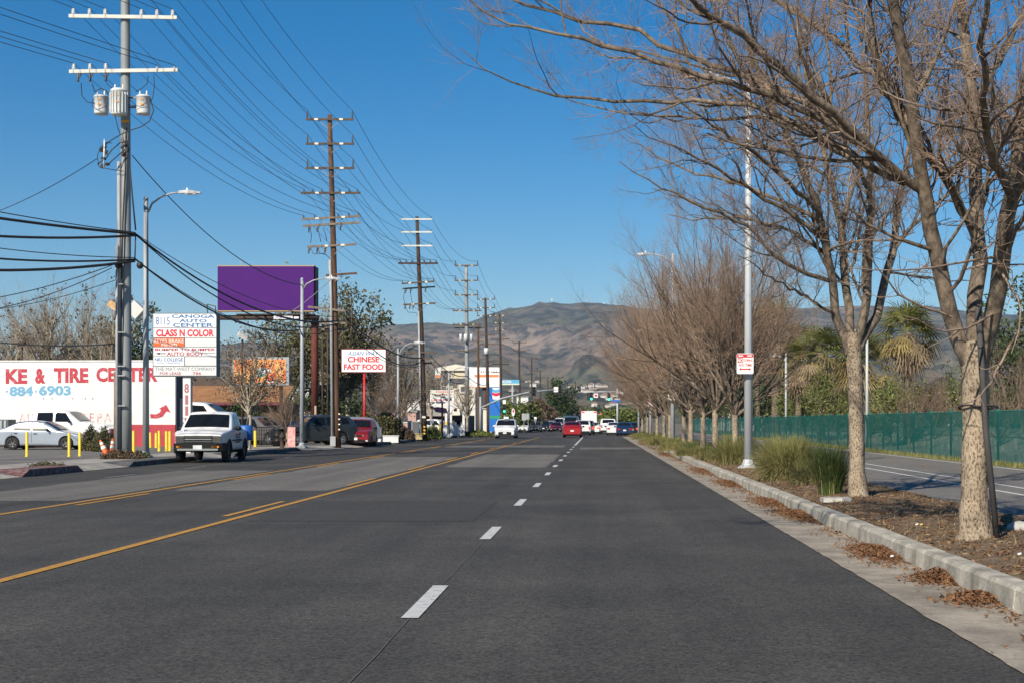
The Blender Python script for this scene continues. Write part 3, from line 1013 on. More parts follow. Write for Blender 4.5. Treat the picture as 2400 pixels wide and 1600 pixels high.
def leafy_tree(seed, name, label, H, W, leaf, nl=9, loc=(0, 0, 0), trunk_h=None, r=None, group=None, size=0.3, shape=1.0, gap=0.0, bark_m=None, limbs_n=9, lspread=0.35, aspect=0.5, cat='tree'):
    rng = np.random.default_rng(seed)
    trunk_h = trunk_h if trunk_h is not None else H * 0.3
    r = r or H * 0.018
    t = thing(name, label, cat, loc, 0, group)
    limbs = []
    for i in range(limbs_n):
        a = i * 2.399 + rng.uniform(0, 1)
        ti = rng.uniform(0.15, 1.15)
        d = np.array([math.sin(ti) * math.cos(a), math.sin(ti) * math.sin(a), math.cos(ti) * shape])
        d = unit(d)
        p = np.array([0, 0, trunk_h * rng.uniform(0.6, 1.0)])
        ext = min((H - trunk_h) / max(d[2], 0.3), (W / 2) / max(math.hypot(d[0], d[1]), 0.15)) * rng.uniform(0.7, 0.95)
        pts = [p]
        for j in range(6):
            d = unit(d + np.array([0, 0, 0.07]) + rng.normal(size=3) * 0.12)
            p = p + d * ext / 6
            pts.append(p)
        limbs.append(resample(pts, 8))
    P = np.stack([l for l, _ in limbs]); L = np.array([l for _, l in limbs])
    Rd = np.tile(np.linspace(r * 0.6, r * 0.15, 8), (len(P), 1))
    c1 = grow(P, Rd, L, rng, 6, 0.25, 0.98, 0.4, 1.0, 0.3, 0.55, 0.15, 0.3, 5, rmax=r * 0.25)
    c2 = grow(*c1, rng, 5, 0.2, 1.0, 0.4, 1.1, 0.4, 0.7, 0.1, 0.3, 3, rmax=r * 0.12)
    V, Q = trunk_mesh([(0, 0, -0.1), (0.1, 0, trunk_h * .6), (0, 0, trunk_h)], [r, r * .8, r * .7], 10, 10, seed=seed)
    link('trunk', npmesh('trunk', V, Q, True), bark_m or m_trunk_grey, t)
    V, Q = join([tubes(P, Rd, 6), tubes(c1[0], c1[1], 4), tubes(c2[0], c2[1], 3)])
    link('limbs', npmesh('limbs', V, Q, True), bark_m or m_trunk_grey, t)
    C = c2[0].reshape(-1, 3)[1::2]
    if gap:
        C = C[rng.random(len(C)) > gap]
    V, Q = leaves(C, nl, lspread, size, rng, aspect, 0.5)
    link('crown', npmesh('crown', V, Q), leaf, t)
    return t

# left background, from left to right in the photograph
def syc(seed, px, Y, H, label, spread=0.75, dense=1.0, twig=None, brown=0, trunk_h=None):
    t = vase_tree(seed, 'sycamore_tree', label, H, spread, (gx(px, Y), Y, 0.1), 'bare trees behind the white workshop' if px < 300 else 'bare trees around the restaurant', twig or m_twig_l,
                  dense, trunk_h or H * 0.32, m_pale_bark, m_pale_bark, thick=2.6, r=H * 0.022)
    if brown:
        rng = np.random.default_rng(seed + 5)
        tw = [c for c in t.children if c.name.startswith('twigs')][0]
        n = len(tw.data.vertices)
        a = np.empty(n * 3, dtype=np.float32)
        tw.data.vertices.foreach_get('co', a)
        a = a.reshape(-1, 3)
        C = a[rng.integers(0, n, brown)]
        V, Q = leaves(C, 3, 0.15, 0.22, rng, 0.7)
        link('dry_leaves', npmesh('dry_leaves', V, Q), m_leaf_brown, t)
    return t
m_twig_l = M('grey brown twig bark', (0.34, 0.275, 0.205), 0.85, var=0.3, scale=0.5, spec=0.2)
syc(201, 25, 118, 12.3, 'bare sycamore at the edge of the picture behind the workshop wall', 0.7, brown=60)
syc(202, 105, 112, 12.6, 'bare sycamore behind the KE lettering of the workshop wall', 0.75, brown=90)
syc(203, 185, 116, 13.0, 'bare sycamore with a few dry leaves behind the TIRE lettering', 0.8, brown=120)
syc(204, 262, 110, 11.5, 'bare sycamore behind the big steel utility pole', 0.7, brown=120)
syc(205, 815, 128, 11.5, 'bare pale trunked sycamore behind the wooden pole with conduit', 0.6, brown=150)
syc(206, 875, 132, 10.0, 'bare pale sycamore right behind the white restaurant sign', 0.65, brown=100)
syc(207, 940, 126, 8.6, 'bare sycamore between restaurant sign and the white armed wooden pole', 0.75, brown=100)
syc(208, 760, 140, 12.5, 'tall bare sycamore behind the rusty billboard column', 0.55, brown=200)
syc(209, 1010, 150, 8.5, 'bare pale trunked tree in front of the liquor shop', 0.8, brown=30)
syc(210, 1095, 147, 6.2, 'small bare tree at the foot of the grey steel pole', 0.8)

leafy_tree(301, 'cypress_tree', 'tall narrow dark evergreen behind pole and auto center sign', 11.8, 2.8, m_leaf_dark, 10, (gx(332, 112), 112, 0.1), 1.0, group=None, size=0.32, shape=3.0, limbs_n=16, lspread=0.28)
leafy_tree(302, 'eucalyptus_tree', 'olive leaved eucalyptus rising behind the wooden pole and purple billboard', 14.4, 8.6, m_leaf_euc, 13, (gx(798, 124), 124, 0.1), 4.2, size=0.34, gap=0.2, lspread=0.4, limbs_n=14)
leafy_tree(303, 'eucalyptus_tree', 'broad brown green eucalyptus under the purple billboard', 11.6, 9.4, m_leaf_euc, 10, (gx(665, 126), 126, 0.1), 3.2, size=0.34, gap=0.3, lspread=0.35)
leafy_tree(304, 'eucalyptus_tree', 'brown green tree behind the orange poster', 9.4, 8.0, m_leaf_euc, 9, (gx(610, 134), 134, 0.1), 2.2, size=0.34, gap=0.35, lspread=0.35)
leafy_tree(305, 'street_tree', 'small round crowned tree with sparse brown leaves beside the auto center sign', 6.3, 4.4, m_leaf_brown, 5, (gx(583, 70), 70, 0.14), 2.5, r=0.085, size=0.11, gap=0.1, lspread=0.16, limbs_n=20, bark_m=m_pale_bark)
leafy_tree(306, 'shrub', 'round dark green shrub before the tiled roof house', 2.9, 1.8, m_leaf_dark, 14, (gx(566, 92), 92, 0.14), 0.3, size=0.2, lspread=0.25, cat='shrub')
vase_tree(307, 'crape_myrtle', 'small twiggy bare tree behind the black gate and red banner', 3.7, 0.95, (gx(672, 79), 79, 0.14), None, m_twig_far, 0.9, 0.7, thick=1.2, r=0.07)
vase_tree(308, 'crape_myrtle', 'small dark bare tree beside the hedge near the curved street lamp', 4.6, 1.1, (gx(906, 104), 104, 0.14), None, m_twig_far, 1.0, 1.2, thick=1.5, r=0.09)
leafy_tree(309, 'street_tree', 'dark brown leaved small tree under the white armed wooden pole', 5.6, 5.4, m_leaf_brown, 4, (gx(938, 110), 110, 0.14), 1.8, r=0.1, size=0.17, gap=0.3, lspread=0.2, limbs_n=12)
leafy_tree(310, 'dark_tree', 'dark evergreen tree in the shade behind the parked grey vehicle', 5.0, 6.0, m_leaf_dark, 8, (gx(735, 118), 118, 0.1), 1.2, size=0.3, lspread=0.4)
leafy_tree(311, 'dark_tree', 'dark evergreen behind the hedge below the restaurant sign', 4.6, 6.5, m_leaf_dark, 8, (gx(800, 138), 138, 0.1), 1.0, size=0.3, lspread=0.4)

# right background behind the green fence
leafy_tree(321, 'broadleaf_tree', 'round dark green tree behind the fence beside the kerbside lamp pole', 8.4, 6.0, m_leaf_dark, 12, (gx(1785, 140), 140, 0.13), 1.2, size=0.3, lspread=0.35)
leafy_tree(322, 'broadleaf_tree', 'light green feathery tree behind the fence next to the short path lamp', 8.0, 7.0, m_leaf_light, 12, (gx(1925, 118), 118, 0.13), 1.8, size=0.26, lspread=0.4, aspect=0.3)
leafy_tree(323, 'broadleaf_tree', 'mid green feathery tree behind the second street tree trunk', 6.0, 6.8, m_leaf_mid, 12, (gx(2010, 112), 112, 0.13), 1.4, size=0.26, lspread=0.4, aspect=0.3)
leafy_tree(324, 'broadleaf_tree', 'dark green tree far behind the fence between row trees', 11.0, 8.0, m_leaf_dark, 12, (gx(1660, 215), 215, 0.13), 1.2, size=0.34, lspread=0.4)
leafy_tree(325, 'broadleaf_tree', 'mid green tree far behind the fence in the gap of the row', 8.0, 8.0, m_leaf_mid, 12, (gx(1730, 180), 180, 0.13), 1.2, size=0.34, lspread=0.4)
leafy_tree(326, 'broadleaf_tree', 'tall dark evergreen at the right edge above the fence', 8.6, 3.4, m_leaf_dark, 10, (gx(2375, 72), 72, 0.13), 1.5, size=0.24, lspread=0.25, shape=2.0)
leafy_tree(327, 'broadleaf_tree', 'green tree low behind the fence under the fan palms', 4.8, 8.0, m_leaf_mid, 10, (gx(1850, 140), 140, 0.13), 0.8, size=0.3, lspread=0.4)
for i, (px, Y, H, sp) in enumerate(((2130, 74, 5.0, 1.2), (2185, 80, 5.4, 1.2), (2340, 66, 5.0, 1.25), (2275, 78, 4.8, 1.2), (2410, 60, 4.6, 1.2), (2080, 86, 4.6, 1.2))):
    vase_tree(330 + i, 'bare_shrub', ['brown twiggy shrub behind the fence under the tall fan palm', 'brown twiggy shrub left of the nearest trunk behind the fence', 'dense bare shrub behind the fence right of the nearest trunk',
              'bare shrub behind the nearest trunk above the fence', 'bare shrub at the right picture edge behind the fence', 'bare shrub right of the second trunk behind the fence'][i],
              H, sp, (gx(px, Y), Y, 0.13), 'bare shrubs behind the fence', m_twig_far, 0.9, 0.5, thick=1.2, r=0.07)

for i, (px, Y, H, W, mt, lb) in enumerate(((2085, 82, 3.9, 4.2, m_leaf_mid, 'green bush topped tree right of the second trunk behind the fence'), (2165, 90, 4.2, 4.6, m_leaf_light, 'light green tree under the large fan palm'),
        (2250, 86, 4.6, 4.4, m_leaf_mid, 'green tree just left of the nearest trunk behind the fence'), (2345, 80, 4.4, 4.2, m_leaf_euc, 'olive tree right of the nearest trunk behind the fence'),
        (1885, 125, 6.0, 6.0, m_leaf_mid, 'mid green tree right of the tall fan palm'), (1965, 105, 5.4, 5.5, m_leaf_light, 'light green tree just left of the second trunk behind the fence'),
        (1700, 200, 10.0, 8.0, m_leaf_dark, 'dark green tree behind the fence and the third row tree'), (1610, 260, 8.0, 9.0, m_leaf_mid, 'green tree behind the far end of the fence'))):
    leafy_tree(370 + i, 'broadleaf_tree', lb, H, W, mt, 10, (gx(px, Y), Y, 0.13), H * .2, size=0.24, lspread=0.36, aspect=0.4)
# far trees down the road and beyond the crossing
far_specs = [(1196, 205, 4.4, 4.5, m_leaf_mid, 'yellowish green tree behind the white minivan'), (1232, 215, 4.2, 4.5, m_leaf_light, 'light green tree beside the route signs on the far left corner'),
             (1312, 330, 11.5, 2.8, m_leaf_dark, 'tall dark conifer beside the far end of the road'), (1298, 360, 7.5, 7, m_leaf_dark, 'dark broad tree left of the tall conifer'),
             (1330, 420, 8.0, 8, m_leaf_dark, 'dark tree right of the tall conifer'), (1275, 300, 6, 7, m_leaf_brown, 'brown leafless looking tree beside the far poles'),
             (1255, 260, 4.5, 6, m_leaf_brown, 'brown tree behind the oncoming cars'), (1442, 205, 3.4, 3.6, m_leaf_mid, 'round green tree by the street name sign across the crossing'),
             (1425, 230, 3.0, 3.4, m_leaf_mid, 'small green tree behind the white car on the right'), (1470, 215, 3.6, 4.0, m_leaf_mid, 'green tree behind the blue car'),
             (1370, 700, 8, 14, m_leaf_mid, 'distant green tree at the end of the road'), (1400, 900, 9, 16, m_leaf_dark, 'distant dark tree where the road vanishes'),
             (1345, 560, 8, 10, m_leaf_brown, 'distant brown tree left of the road'), (1425, 600, 7, 10, m_leaf_dark, 'distant tree right of the road')]
for i, (px, Y, H, W, mt, lb) in enumerate(far_specs):
    leafy_tree(350 + i, 'roadside_tree', lb, H, W, mt, 10, (gx(px, Y), Y, 0), H * 0.12, group='trees beyond the crossing', size=0.25 + Y * 0.0012, lspread=0.3 + Y * 0.0008, limbs_n=8, shape=1.0 if H < 11 else 3.0)

# ---------------- fan palms
m_frond = leaf_mat('palm fronds', (0.07, 0.085, 0.02), (0.21, 0.21, 0.055), 0.5)
m_frond_y = leaf_mat('yellowing palm fronds', (0.2, 0.15, 0.05), (0.36, 0.27, 0.09), 0.6)
m_frond_d = leaf_mat('dead palm fronds', (0.2, 0.145, 0.08), (0.33, 0.25, 0.15), 0.8)
m_palm_trunk = bark('palm trunk', (0.1, 0.08, 0.06), (0.24, 0.19, 0.14), 9, (0.3, 0.3, 2.0), 0.8)
def fronds(rng, n, e0, e1, stem, fan, droop):
    """n fan fronds with elevation between e0 and e1"""
    Ps, Ws, Ss, stems = [], [], [], []
    for i in range(n):
        az = rng.uniform(0, 2 * math.pi)
        el = rng.uniform(e0, e1)
        d = np.array([math.cos(el) * math.cos(az), math.cos(el) * math.sin(az), math.sin(el)])
        s = np.array([-math.sin(az), math.cos(az), 0])
        s = unit(s + rng.normal(size=3) * 0.25)
        ln = stem * rng.uniform(0.75, 1.1)
        base = d * 0.15
        end = d * ln + np.array([0, 0, -0.12 * ln * droop])
        stems.append([base, (base + end) / 2 + np.array([0, 0, 0.05]), end])
        m = 15
        for q in np.linspace(-1.9, 1.9, m):
            v = unit(d * math.cos(q) + s * math.sin(q) + np.array([0, 0, -0.25 * droop]))
            fl = fan * (0.75 + 0.25 * math.cos(q)) * rng.uniform(0.85, 1.1)
            p1 = end + v * fl * 0.55
            p2 = end + v * fl + np.array([0, 0, -0.35 * fl * droop])
            Ps.append([end, p1, p2])
            Ws.append([0.02, 0.085, 0.02])
            Ss.append(unit(np.cross(v, np.cross(d, s)) + 1e-6))
    A = strips(np.array(Ps), np.array(Ws), np.array(Ss))
    st = np.array(stems)
    B = tubes(st, np.full(st.shape[:2], 0.018), 3)
    return A, B
def palm(seed, label, px, Y, H, crown=1.5, skirt=True, trunk_r=0.26):
    rng = np.random.default_rng(seed)
    t = thing('fan_palm', label, 'palm', (gx(px, Y), Y, 0.13), rng.uniform(0, 6), 'fan palms behind the fence')
    V, Q = trunk_mesh([(0, 0, -0.1), (0.06, 0.03, H * .5), (0, 0, H)], [trunk_r * 1.2, trunk_r, trunk_r * .95], 18, 12, seed=seed, lump=0.03)
    link('trunk', npmesh('trunk', V, Q, True), m_palm_trunk, t)
    for nm, n, e0, e1, mt, dr in (('crown', 34, 0.0, 1.45, m_frond, 0.6), ('yellow_fronds', 9, -0.6, 0.1, m_frond_y, 1.0), ('skirt', 26, -1.4, -0.5, m_frond_d, 0.7)):
        if nm == 'skirt' and not skirt:
            continue
        A, B = fronds(rng, n, e0, e1, crown * 0.75, crown * 0.7, dr)
        V, Q = join([A, B])
        V = V + np.array([0, 0, H])
        link(nm, npmesh(nm, V, Q), mt, t)
    return t
palm(401, 'tall fan palm with hanging dead fronds between street lamp and short path lamp', 1818, 128, 9.6, 2.8, trunk_r=0.34)
palm(402, 'large fan palm between the two nearest tree trunks behind the fence', 2130, 84, 6.6, 1.75)
palm(403, 'fan palm just left of the second street tree trunk', 1925, 108, 6.6, 2.0)
palm(404, 'low fan palm right of the second street tree trunk', 2030, 98, 5.4, 2.1)
palm(405, 'small fan palm between feathery trees and short path lamp', 1870, 118, 6.2, 1.9)
palm(406, 'fan palm hidden among the bare row trees', 1775, 140, 9.8, 2.4)

# ------------------------------------------------------------------ utility poles
m_steel = M('galvanised steel', (0.36, 0.38, 0.39), 0.55, 0.25, var=0.15, scale=2.5)
m_steel_pole = M('weathered galvanised pole', (0.27, 0.285, 0.285), 0.65, 0.1, var=0.2, scale=1.5, stretch=(1, 1, 0.3))
m_wood = M('brown creosoted pole', (0.105, 0.052, 0.028), 0.85, var=0.45, scale=6, stretch=(1, 1, 0.12), bump=0.4, bscale=20)
m_wood_old = M('dark old pole wood', (0.06, 0.036, 0.025), 0.9, var=0.4, scale=6, stretch=(1, 1, 0.12))
m_arm = M('crossarm timber', (0.10, 0.066, 0.045), 0.85, var=0.35, scale=5)
m_arm_grey = M('grey weathered crossarm', (0.19, 0.15, 0.115), 0.85, var=0.3, scale=5)
m_arm_white = M('white fibreglass crossarm', (0.6, 0.58, 0.52), 0.6, var=0.12, scale=3)
m_tag = M('white arm marker', (0.8, 0.75, 0.6), 0.6)
m_tag_y = M('yellow arm marker', (0.75, 0.5, 0.12), 0.6)
m_porc = M('pale porcelain', (0.72, 0.70, 0.66), 0.3, var=0.1, scale=12)
m_porc_d = M('dark brown porcelain', (0.06, 0.05, 0.045), 0.35)
m_can = M('painted transformer steel', (0.62, 0.63, 0.62), 0.45, var=0.06, scale=3)
m_wire = M('aluminium cable', (0.045, 0.048, 0.055), 0.6)
m_cable = M('black cable sheath', (0.02, 0.02, 0.022), 0.6)
m_warn = M('orange warning label', (0.8, 0.32, 0.02), 0.6)
m_brace = M('steel brace', (0.2, 0.2, 0.2), 0.6, 0.3)

def insulator(mb, p, h, r=0.05):
    """a stacked-disc post standing on p"""
    x, y, z = p
    prof = [(r * .5, 0), (r, h * .15), (r * .5, h * .25), (r, h * .4), (r * .5, h * .5), (r * .95, h * .65), (r * .5, h * .75), (r * .7, h * .9), (0.001, h)]
    mb.lathe(prof, (x, y, z), 8)

POLE = {}
def pole(key, name, label, pxb, Y, pxt, pyt, r0, r1, mat, arms, z0=0.14, group='utility poles along the left kerb', n=14):
    base = Vector((gx(pxb, Y), Y, z0))
    top = Vector((gx(pxt, Y), Y, gz(pyt, Y)))
    t = thing(name, label, 'utility pole', base, 0, group)
    d = top - base
    pts = [d * q + Vector((0.03 * math.sin(q * 5 + Y), 0, 0)) * (1 if mat is not m_steel_pole else 0) for q in np.linspace(0, 1, 9)]
    pts[0] = Vector((0, 0, -0.2))
    MB().tube(pts, np.linspace(r0, r1, 9), n).build('shaft', mat, t)
    att = []
    for a in arms:
        py, xl, xr = a['py'], a['l'], a['r']
        z = gz(py, Y) - z0
        tilt = a.get('tilt', 0.0)
        q = z / d.z
        cx = d.x * q
        rr = r0 + (r1 - r0) * q
        X0, X1 = gx(xl, Y) - base.x, gx(xr, Y) - base.x
        y = -(rr + 0.055) * a.get('side', 1)
        th = a.get('th', 0.115)
        mb = MB().bar((X0, y, z - tilt), (X1, y, z + tilt), 0.09, th)
        ar = mb.build('crossarm', a.get('m', m_arm), t)
        zz = lambda x: z - tilt + 2 * tilt * (x - X0) / (X1 - X0)
        if a.get('brace', True):
            for s in (-1, 1):
                x = cx + s * min(0.62, (X1 - X0) * 0.28)
                MB().bar((cx + s * rr * .7, y + 0.03, z - a.get('bd', 0.5)), (x, y + 0.065, zz(x) - 0.05), 0.02, 0.035).build('brace', m_brace, t)
        for f in a.get('tags', ()):
            x = X0 + (X1 - X0) * f
            MB().box((x, y - 0.05, zz(x)), (0.2, 0.012, th * 0.85)).build('marker', a.get('tagm', m_tag), t)
        pts_ = []
        for f in a.get('ins', ()):
            x = X0 + (X1 - X0) * f
            h = a.get('ih', 0.2)
            ib = MB()
            insulator(ib, (x, y, zz(x) + th / 2 - 0.005), h, a.get('ir', 0.05))
            ib.build('insulator', a.get('im', m_porc_d), t)
            pts_.append(base + Vector((x, y, zz(x) + th / 2 + h)))
        for f in a.get('hang', ()):
            x = X0 + (X1 - X0) * f
            ib = MB()
            insulator(ib, (x, y, zz(x) - th / 2 - 0.33), 0.34, 0.055)
            ib.box((x + 0.05, y, zz(x) - 0.18), (0.05, 0.05, 0.26), ry=0.5)
            ib.build('fuse_cutout', m_porc_d, t)
        att.append(pts_)
    POLE[key] = att
    return t, base

END2 = (0.03, 0.97)
SIX = (0.05, 0.20, 0.35, 0.65, 0.81, 0.95)
def trans_arm(py, l, r, m=m_arm, tagm=m_tag, **kw):
    return dict(py=py, l=l, r=r, m=m, ins=END2, ih=0.46, ir=0.055, tags=(0.22, 0.74), tagm=tagm, **kw)

# steel pole with three transformers
t, b = pole('p1', 'utility_pole', 'tall grey steel utility pole with white crossarms and three transformers', 296, 53.0, 293, -385, 0.205, 0.15, m_steel_pole, [
    trans_arm(-330, 200, 386), trans_arm(-245, 200, 386), trans_arm(-160, 200, 386),
    dict(py=44, l=167, r=419, m=m_arm_white, th=0.13, brace=False, ins=(0.04, 0.19, 0.335, 0.67, 0.815, 0.96), ih=0.24, ir=0.075, im=m_porc, tilt=-0.03),
    dict(py=170, l=168, r=421, m=m_arm_white, th=0.13, brace=False, ins=(0.04, 0.19, 0.335), ih=0.24, ir=0.075, im=m_porc, hang=(0.08, 0.19, 0.335), tilt=0.03),
])
Yp = 53.0
def loc1(px, py, dy=0.0):
    return at(px, py, Yp + dy) - b
mb = MB()
for f in (0.79, 0.95):
    insulator(mb, loc1(168 + 253 * f, 166.0, -0.27), 0.16, 0.05)
mb.build('insulator', m_porc, t)
for px, pt, pb, w, dy in ((237, 223, 269, 32, -0.1), (279, 208, 271, 37, -0.55), (336, 223, 269, 32, -0.1)):
    c = loc1(px, pb, dy)
    h = (pb - pt) * Yp / F
    r = w * Yp / F / 2
    can = MB().lathe([(0.001, 0.0), (r * .93, 0.0), (r * .97, 0.05), (r, h * .2), (r, h * .86), (r * 1.05, h * .87), (r * 1.05, h * .91), (r * .85, h * .97), (0.001, h)], c, 20).build('transformer', m_can, t)
    for sx in (-0.5, 0.5):
        bs = MB()
        insulator(bs, (c.x + sx * r, c.y, c.z + h * .95), 0.2, 0.04)
        bs.build('bushing', m_porc, can)
    if px == 279:
        fins = MB()
        for k in range(9):
            a = math.pi + math.pi * (k + 0.5) / 9
            fins.box((c.x + (r + .02) * math.cos(a), c.y + (r + .02) * math.sin(a), c.z + h * .45), (0.06, 0.012, h * .75), rz=a)
        fins.build('cooling_fin', m_can, can)
    MB().box((c.x + 0.02, c.y - r - 0.02, c.z + h * .45), (0.1, 0.01, 0.06)).box((c.x + 0.02, c.y - r - 0.02, c.z + h * .7), (0.1, 0.01, 0.03)).build('warning_label', m_warn, can)
for s in (-1, 1):
    MB().bar((0.15 * s, -0.1, gz(240, Yp)), (0.62 * s, -0.12, gz(240, Yp)), 0.06, 0.06).build('bracket', m_brace, t)
    MB().bar((0.15 * s, -0.1, gz(262, Yp)), (0.62 * s, -0.12, gz(262, Yp)), 0.06, 0.06).build('bracket', m_brace, t)
MB().box((0.02, -0.225, gz(288, Yp) - .14), (0.3, 0.02, 0.09)).build('warning_label', m_warn, t)
# leads and risers around the pole
lead = MB()
def curve(p, *q, r=0.018):
    lead.tube([loc1(*x) for x in (p,) + q], r, 5)
curve((190, 195, -.3), (192, 225, -.3), (205, 240, -.3), (222, 243, -.3), r=.016)
curve((216, 197, -.3), (222, 216, -.4), (236, 208, -.5), (248, 212, -.5), (258, 222, -.5), r=.02)
curve((250, 196, -.3), (262, 207, -.4), (270, 212, -.5), r=.014)
curve((347, 178, -.3), (345, 197, -.3), (332, 208, -.2), (318, 215, -.1), r=.014)
curve((360, 178, -.3), (362, 200, -.3), (358, 230, -.3), (352, 240, -.3), r=.014)
curve((352, 232, -.3), (360, 260, -.4), (350, 285, -.4), (330, 298, -.4), (305, 306, -.4), (285, 315, -.4), (262, 328, -.4), (240, 345, -.4), r=.02)
curve((218, 232, -.3), (216, 250, -.4), (230, 257, -.4), (262, 244, -.6), (300, 246, -.5), (330, 250, -.4), (345, 240, -.4), r=.012)
curve((270, 272, -.6), (276, 300, -.4), (282, 316, -.3), r=.014)
curve((285, 332, -.3), (262, 352, -.5), (248, 372, -.5), (228, 386, -.5), r=.022)
curve((300, 345, -.3), (280, 362, -.4), (262, 378, -.5), (250, 390, -.5), r=.022)
curve((262, 336, -.3), (250, 334, -.5), (236, 345, -.5), (228, 365, -.5), (232, 392, -.5), (262, 398, -.4), (290, 402, -.3), r=.014)
curve((296, 300, -.24), (294, 400, -.25), (288, 520, -.28), (284, 700, -.3), (281, 850, -.3), r=.03)
curve((303, 380, -.24), (311, 470, -.26), (318, 540, -.28), r=.03)
curve((318, 548, -.28), (317, 580, -.3), (316, 612, -.3), r=.025)
lead.build('lead', m_cable, t)
mb = MB()
for px, py in ((245, 345), (238, 352), (250, 358), (243, 372), (252, 385), (240, 390), (286, 330), (296, 336), (288, 345), (298, 352), (290, 362)):
    mb.box(loc1(px, py, -.45), (0.12, 0.1, 0.16), rz=px, rx=py)
mb.build('connector', m_porc_d, t)
MB().tube([loc1(245, 327, -.5), loc1(243, 395, -.5)], 0.03, 6).build('arrester', m_porc, t)
# conduits on its near side
m_cond = M('grey conduit', (0.34, 0.35, 0.35), 0.6, var=0.12, scale=3)
m_cond_d = M('rusty conduit', (0.2, 0.13, 0.08), 0.8, var=0.4, scale=2)
mb = MB().tube([(loc1(281, 0).x, -0.33, -0.1), (loc1(281, 0).x, -0.33, gz(585, Yp))], 0.055, 8)
mb.build('conduit', m_cond, t)
MB().tube([(loc1(282, 0).x, -0.16, -0.1), (loc1(282, 0).x, -0.16, gz(390, Yp))], 0.07, 8).build('conduit', m_cond, t)
MB().tube([(loc1(277, 0).x, -0.31, -0.1), (loc1(277, 0).x, -0.31, gz(880, Yp))], 0.06, 8).build('conduit', m_cond_d, t)
for py in (668, 780, 858, 880, 950):
    MB().box((loc1(290, 0).x, -0.3, gz(py, Yp) - .14), (0.34, 0.12, 0.035)).build('strap', m_steel, t)
for px, dx in ((277, -0.35), (328, 0.3)):
    MB().ball(loc1(px, 622, -.35), (0.13, 0.13, 0.14)).build('splice_coil', m_cable, t)

# wooden poles further along
t, b2 = pole('p2', 'utility_pole', 'brown wooden utility pole with eight crossarms beside the purple billboard', 791, 80.3, 773, 270, 0.215, 0.125, m_wood, [
    trans_arm(282, 718, 830), trans_arm(339, 719, 831), trans_arm(396, 719, 832),
    dict(py=454, l=707, r=846, m=m_arm, ins=SIX, ih=0.16, ir=0.045, tags=(0.27, 0.71)),
    dict(py=512, l=709, r=846, m=m_arm_grey, ins=(0.03, 0.22, 0.62, 0.8, 0.97), ih=0.16, tags=(0.26, 0.71), tilt=0.09),
    dict(py=527, l=712, r=846, m=m_arm_grey, brace=False, hang=(0.1, 0.25, 0.65), tilt=0.1),
    dict(py=577, l=722, r=836, m=m_arm_grey, hang=(0.03, 0.2, 0.36), tags=(0.4, 0.73), tilt=0.07),
    dict(py=644, l=766, r=838, m=m_wood, tilt=0.06, bd=0.4, ins=()),
    dict(py=725, l=724, r=812, m=m_arm_grey, brace=False, tilt=-0.12),
    dict(py=758, l=751, r=812, m=m_arm_grey, brace=False), dict(py=771, l=752, r=812, m=m_arm_grey, brace=False, side=-1),
])
Y2 = 80.3
MB().tube([at(779, 1046, Y2 - .3) - b2, at(776, 700, Y2 - .25) - b2, at(773, 610, Y2 - .2) - b2], 0.085, 8).build('conduit', m_cond, t)
MB().box((at(783, 1034, Y2).x - b2.x, -0.33, 0.28), (0.3, 0.12, 0.55)).build('conduit_guard', m_cond, t)
ld = MB()
for p in (((727, 535), (730, 553), (728, 570)), ((744, 535), (749, 553), (752, 568)), ((757, 535), (763, 550), (766, 566)), ((728, 582), (735, 596), (760, 594), (773, 606)), ((744, 582), (750, 594), (766, 598))):
    ld.tube([at(x, y, Y2 - .3) - b2 for x, y in p], 0.018, 5)
ld.build('lead', m_cable, t)
mb = MB()
for k in range(4):
    mb.box((0.13, -0.19, gz(975 + 12 * k, Y2)), (0.09, 0.02, 0.07))
mb.build('reflector', m_tag, t)

t, b3 = pole('p3', 'utility_pole', 'dark wooden utility pole with white top arms and hazard stripes, beside curved lamp', 995, 112.5, 978, 508, 0.235, 0.13, m_wood_old, [
    dict(py=515, l=942, r=1014, m=m_arm_white, ins=END2, ih=0.1, brace=False), dict(py=545, l=942, r=1014, m=m_arm_white, ins=END2, ih=0.1, brace=False),
    dict(py=577, l=943, r=1015, m=m_arm_white, ins=END2, ih=0.1, brace=False),
    dict(py=618, l=934, r=1027, m=m_wood_old, ins=SIX, ih=0.2, ir=0.06, bd=0.6, th=0.14),
    dict(py=663, l=942, r=1019, m=m_arm, ins=(0.03, 0.2, 0.6, 0.8, 0.97), ih=0.16, tags=(0.25, 0.75), brace=False, tilt=0.09),
    dict(py=674, l=942, r=1019, m=m_arm, brace=False, hang=(0.1, 0.25, 0.7), tilt=0.08, side=-1), dict(py=713, l=946, r=1022, m=m_arm, tags=(0.3, 0.75), tilt=0.06, hang=(0.05, 0.2, .3)),
    dict(py=826, l=955, r=1025, m=m_arm, brace=False, tilt=-0.04), dict(py=840, l=968, r=1012, m=m_arm, brace=False), dict(py=850, l=968, r=1012, m=m_arm, brace=False, side=-1),
])
Y3 = 112.5
MB().tube([at(987, 1028, Y3 - .3) - b3, at(984, 850, Y3 - .3) - b3, at(981, 730, Y3 - .25) - b3], 0.08, 6).build('conduit', m_cond, t)
ld = MB()
for p in (((948, 680), (946, 700), (950, 716)), ((961, 678), (964, 700), (967, 714)), ((950, 720), (956, 732), (975, 733), (980, 742))):
    ld.tube([at(x, y, Y3 - .3) - b3 for x, y in p], 0.02, 5)
ld.build('lead', m_cable, t)
for k in range(3):
    MB().box((0.02, -0.25, 0.45 + 0.27 * k), (0.16, 0.02, 0.12), ry=0.5).build('hazard_stripe', M('yellow hazard paint', (0.7, 0.42, 0.03), 0.6) if k == 0 else bpy.data.materials['yellow hazard paint'], t)
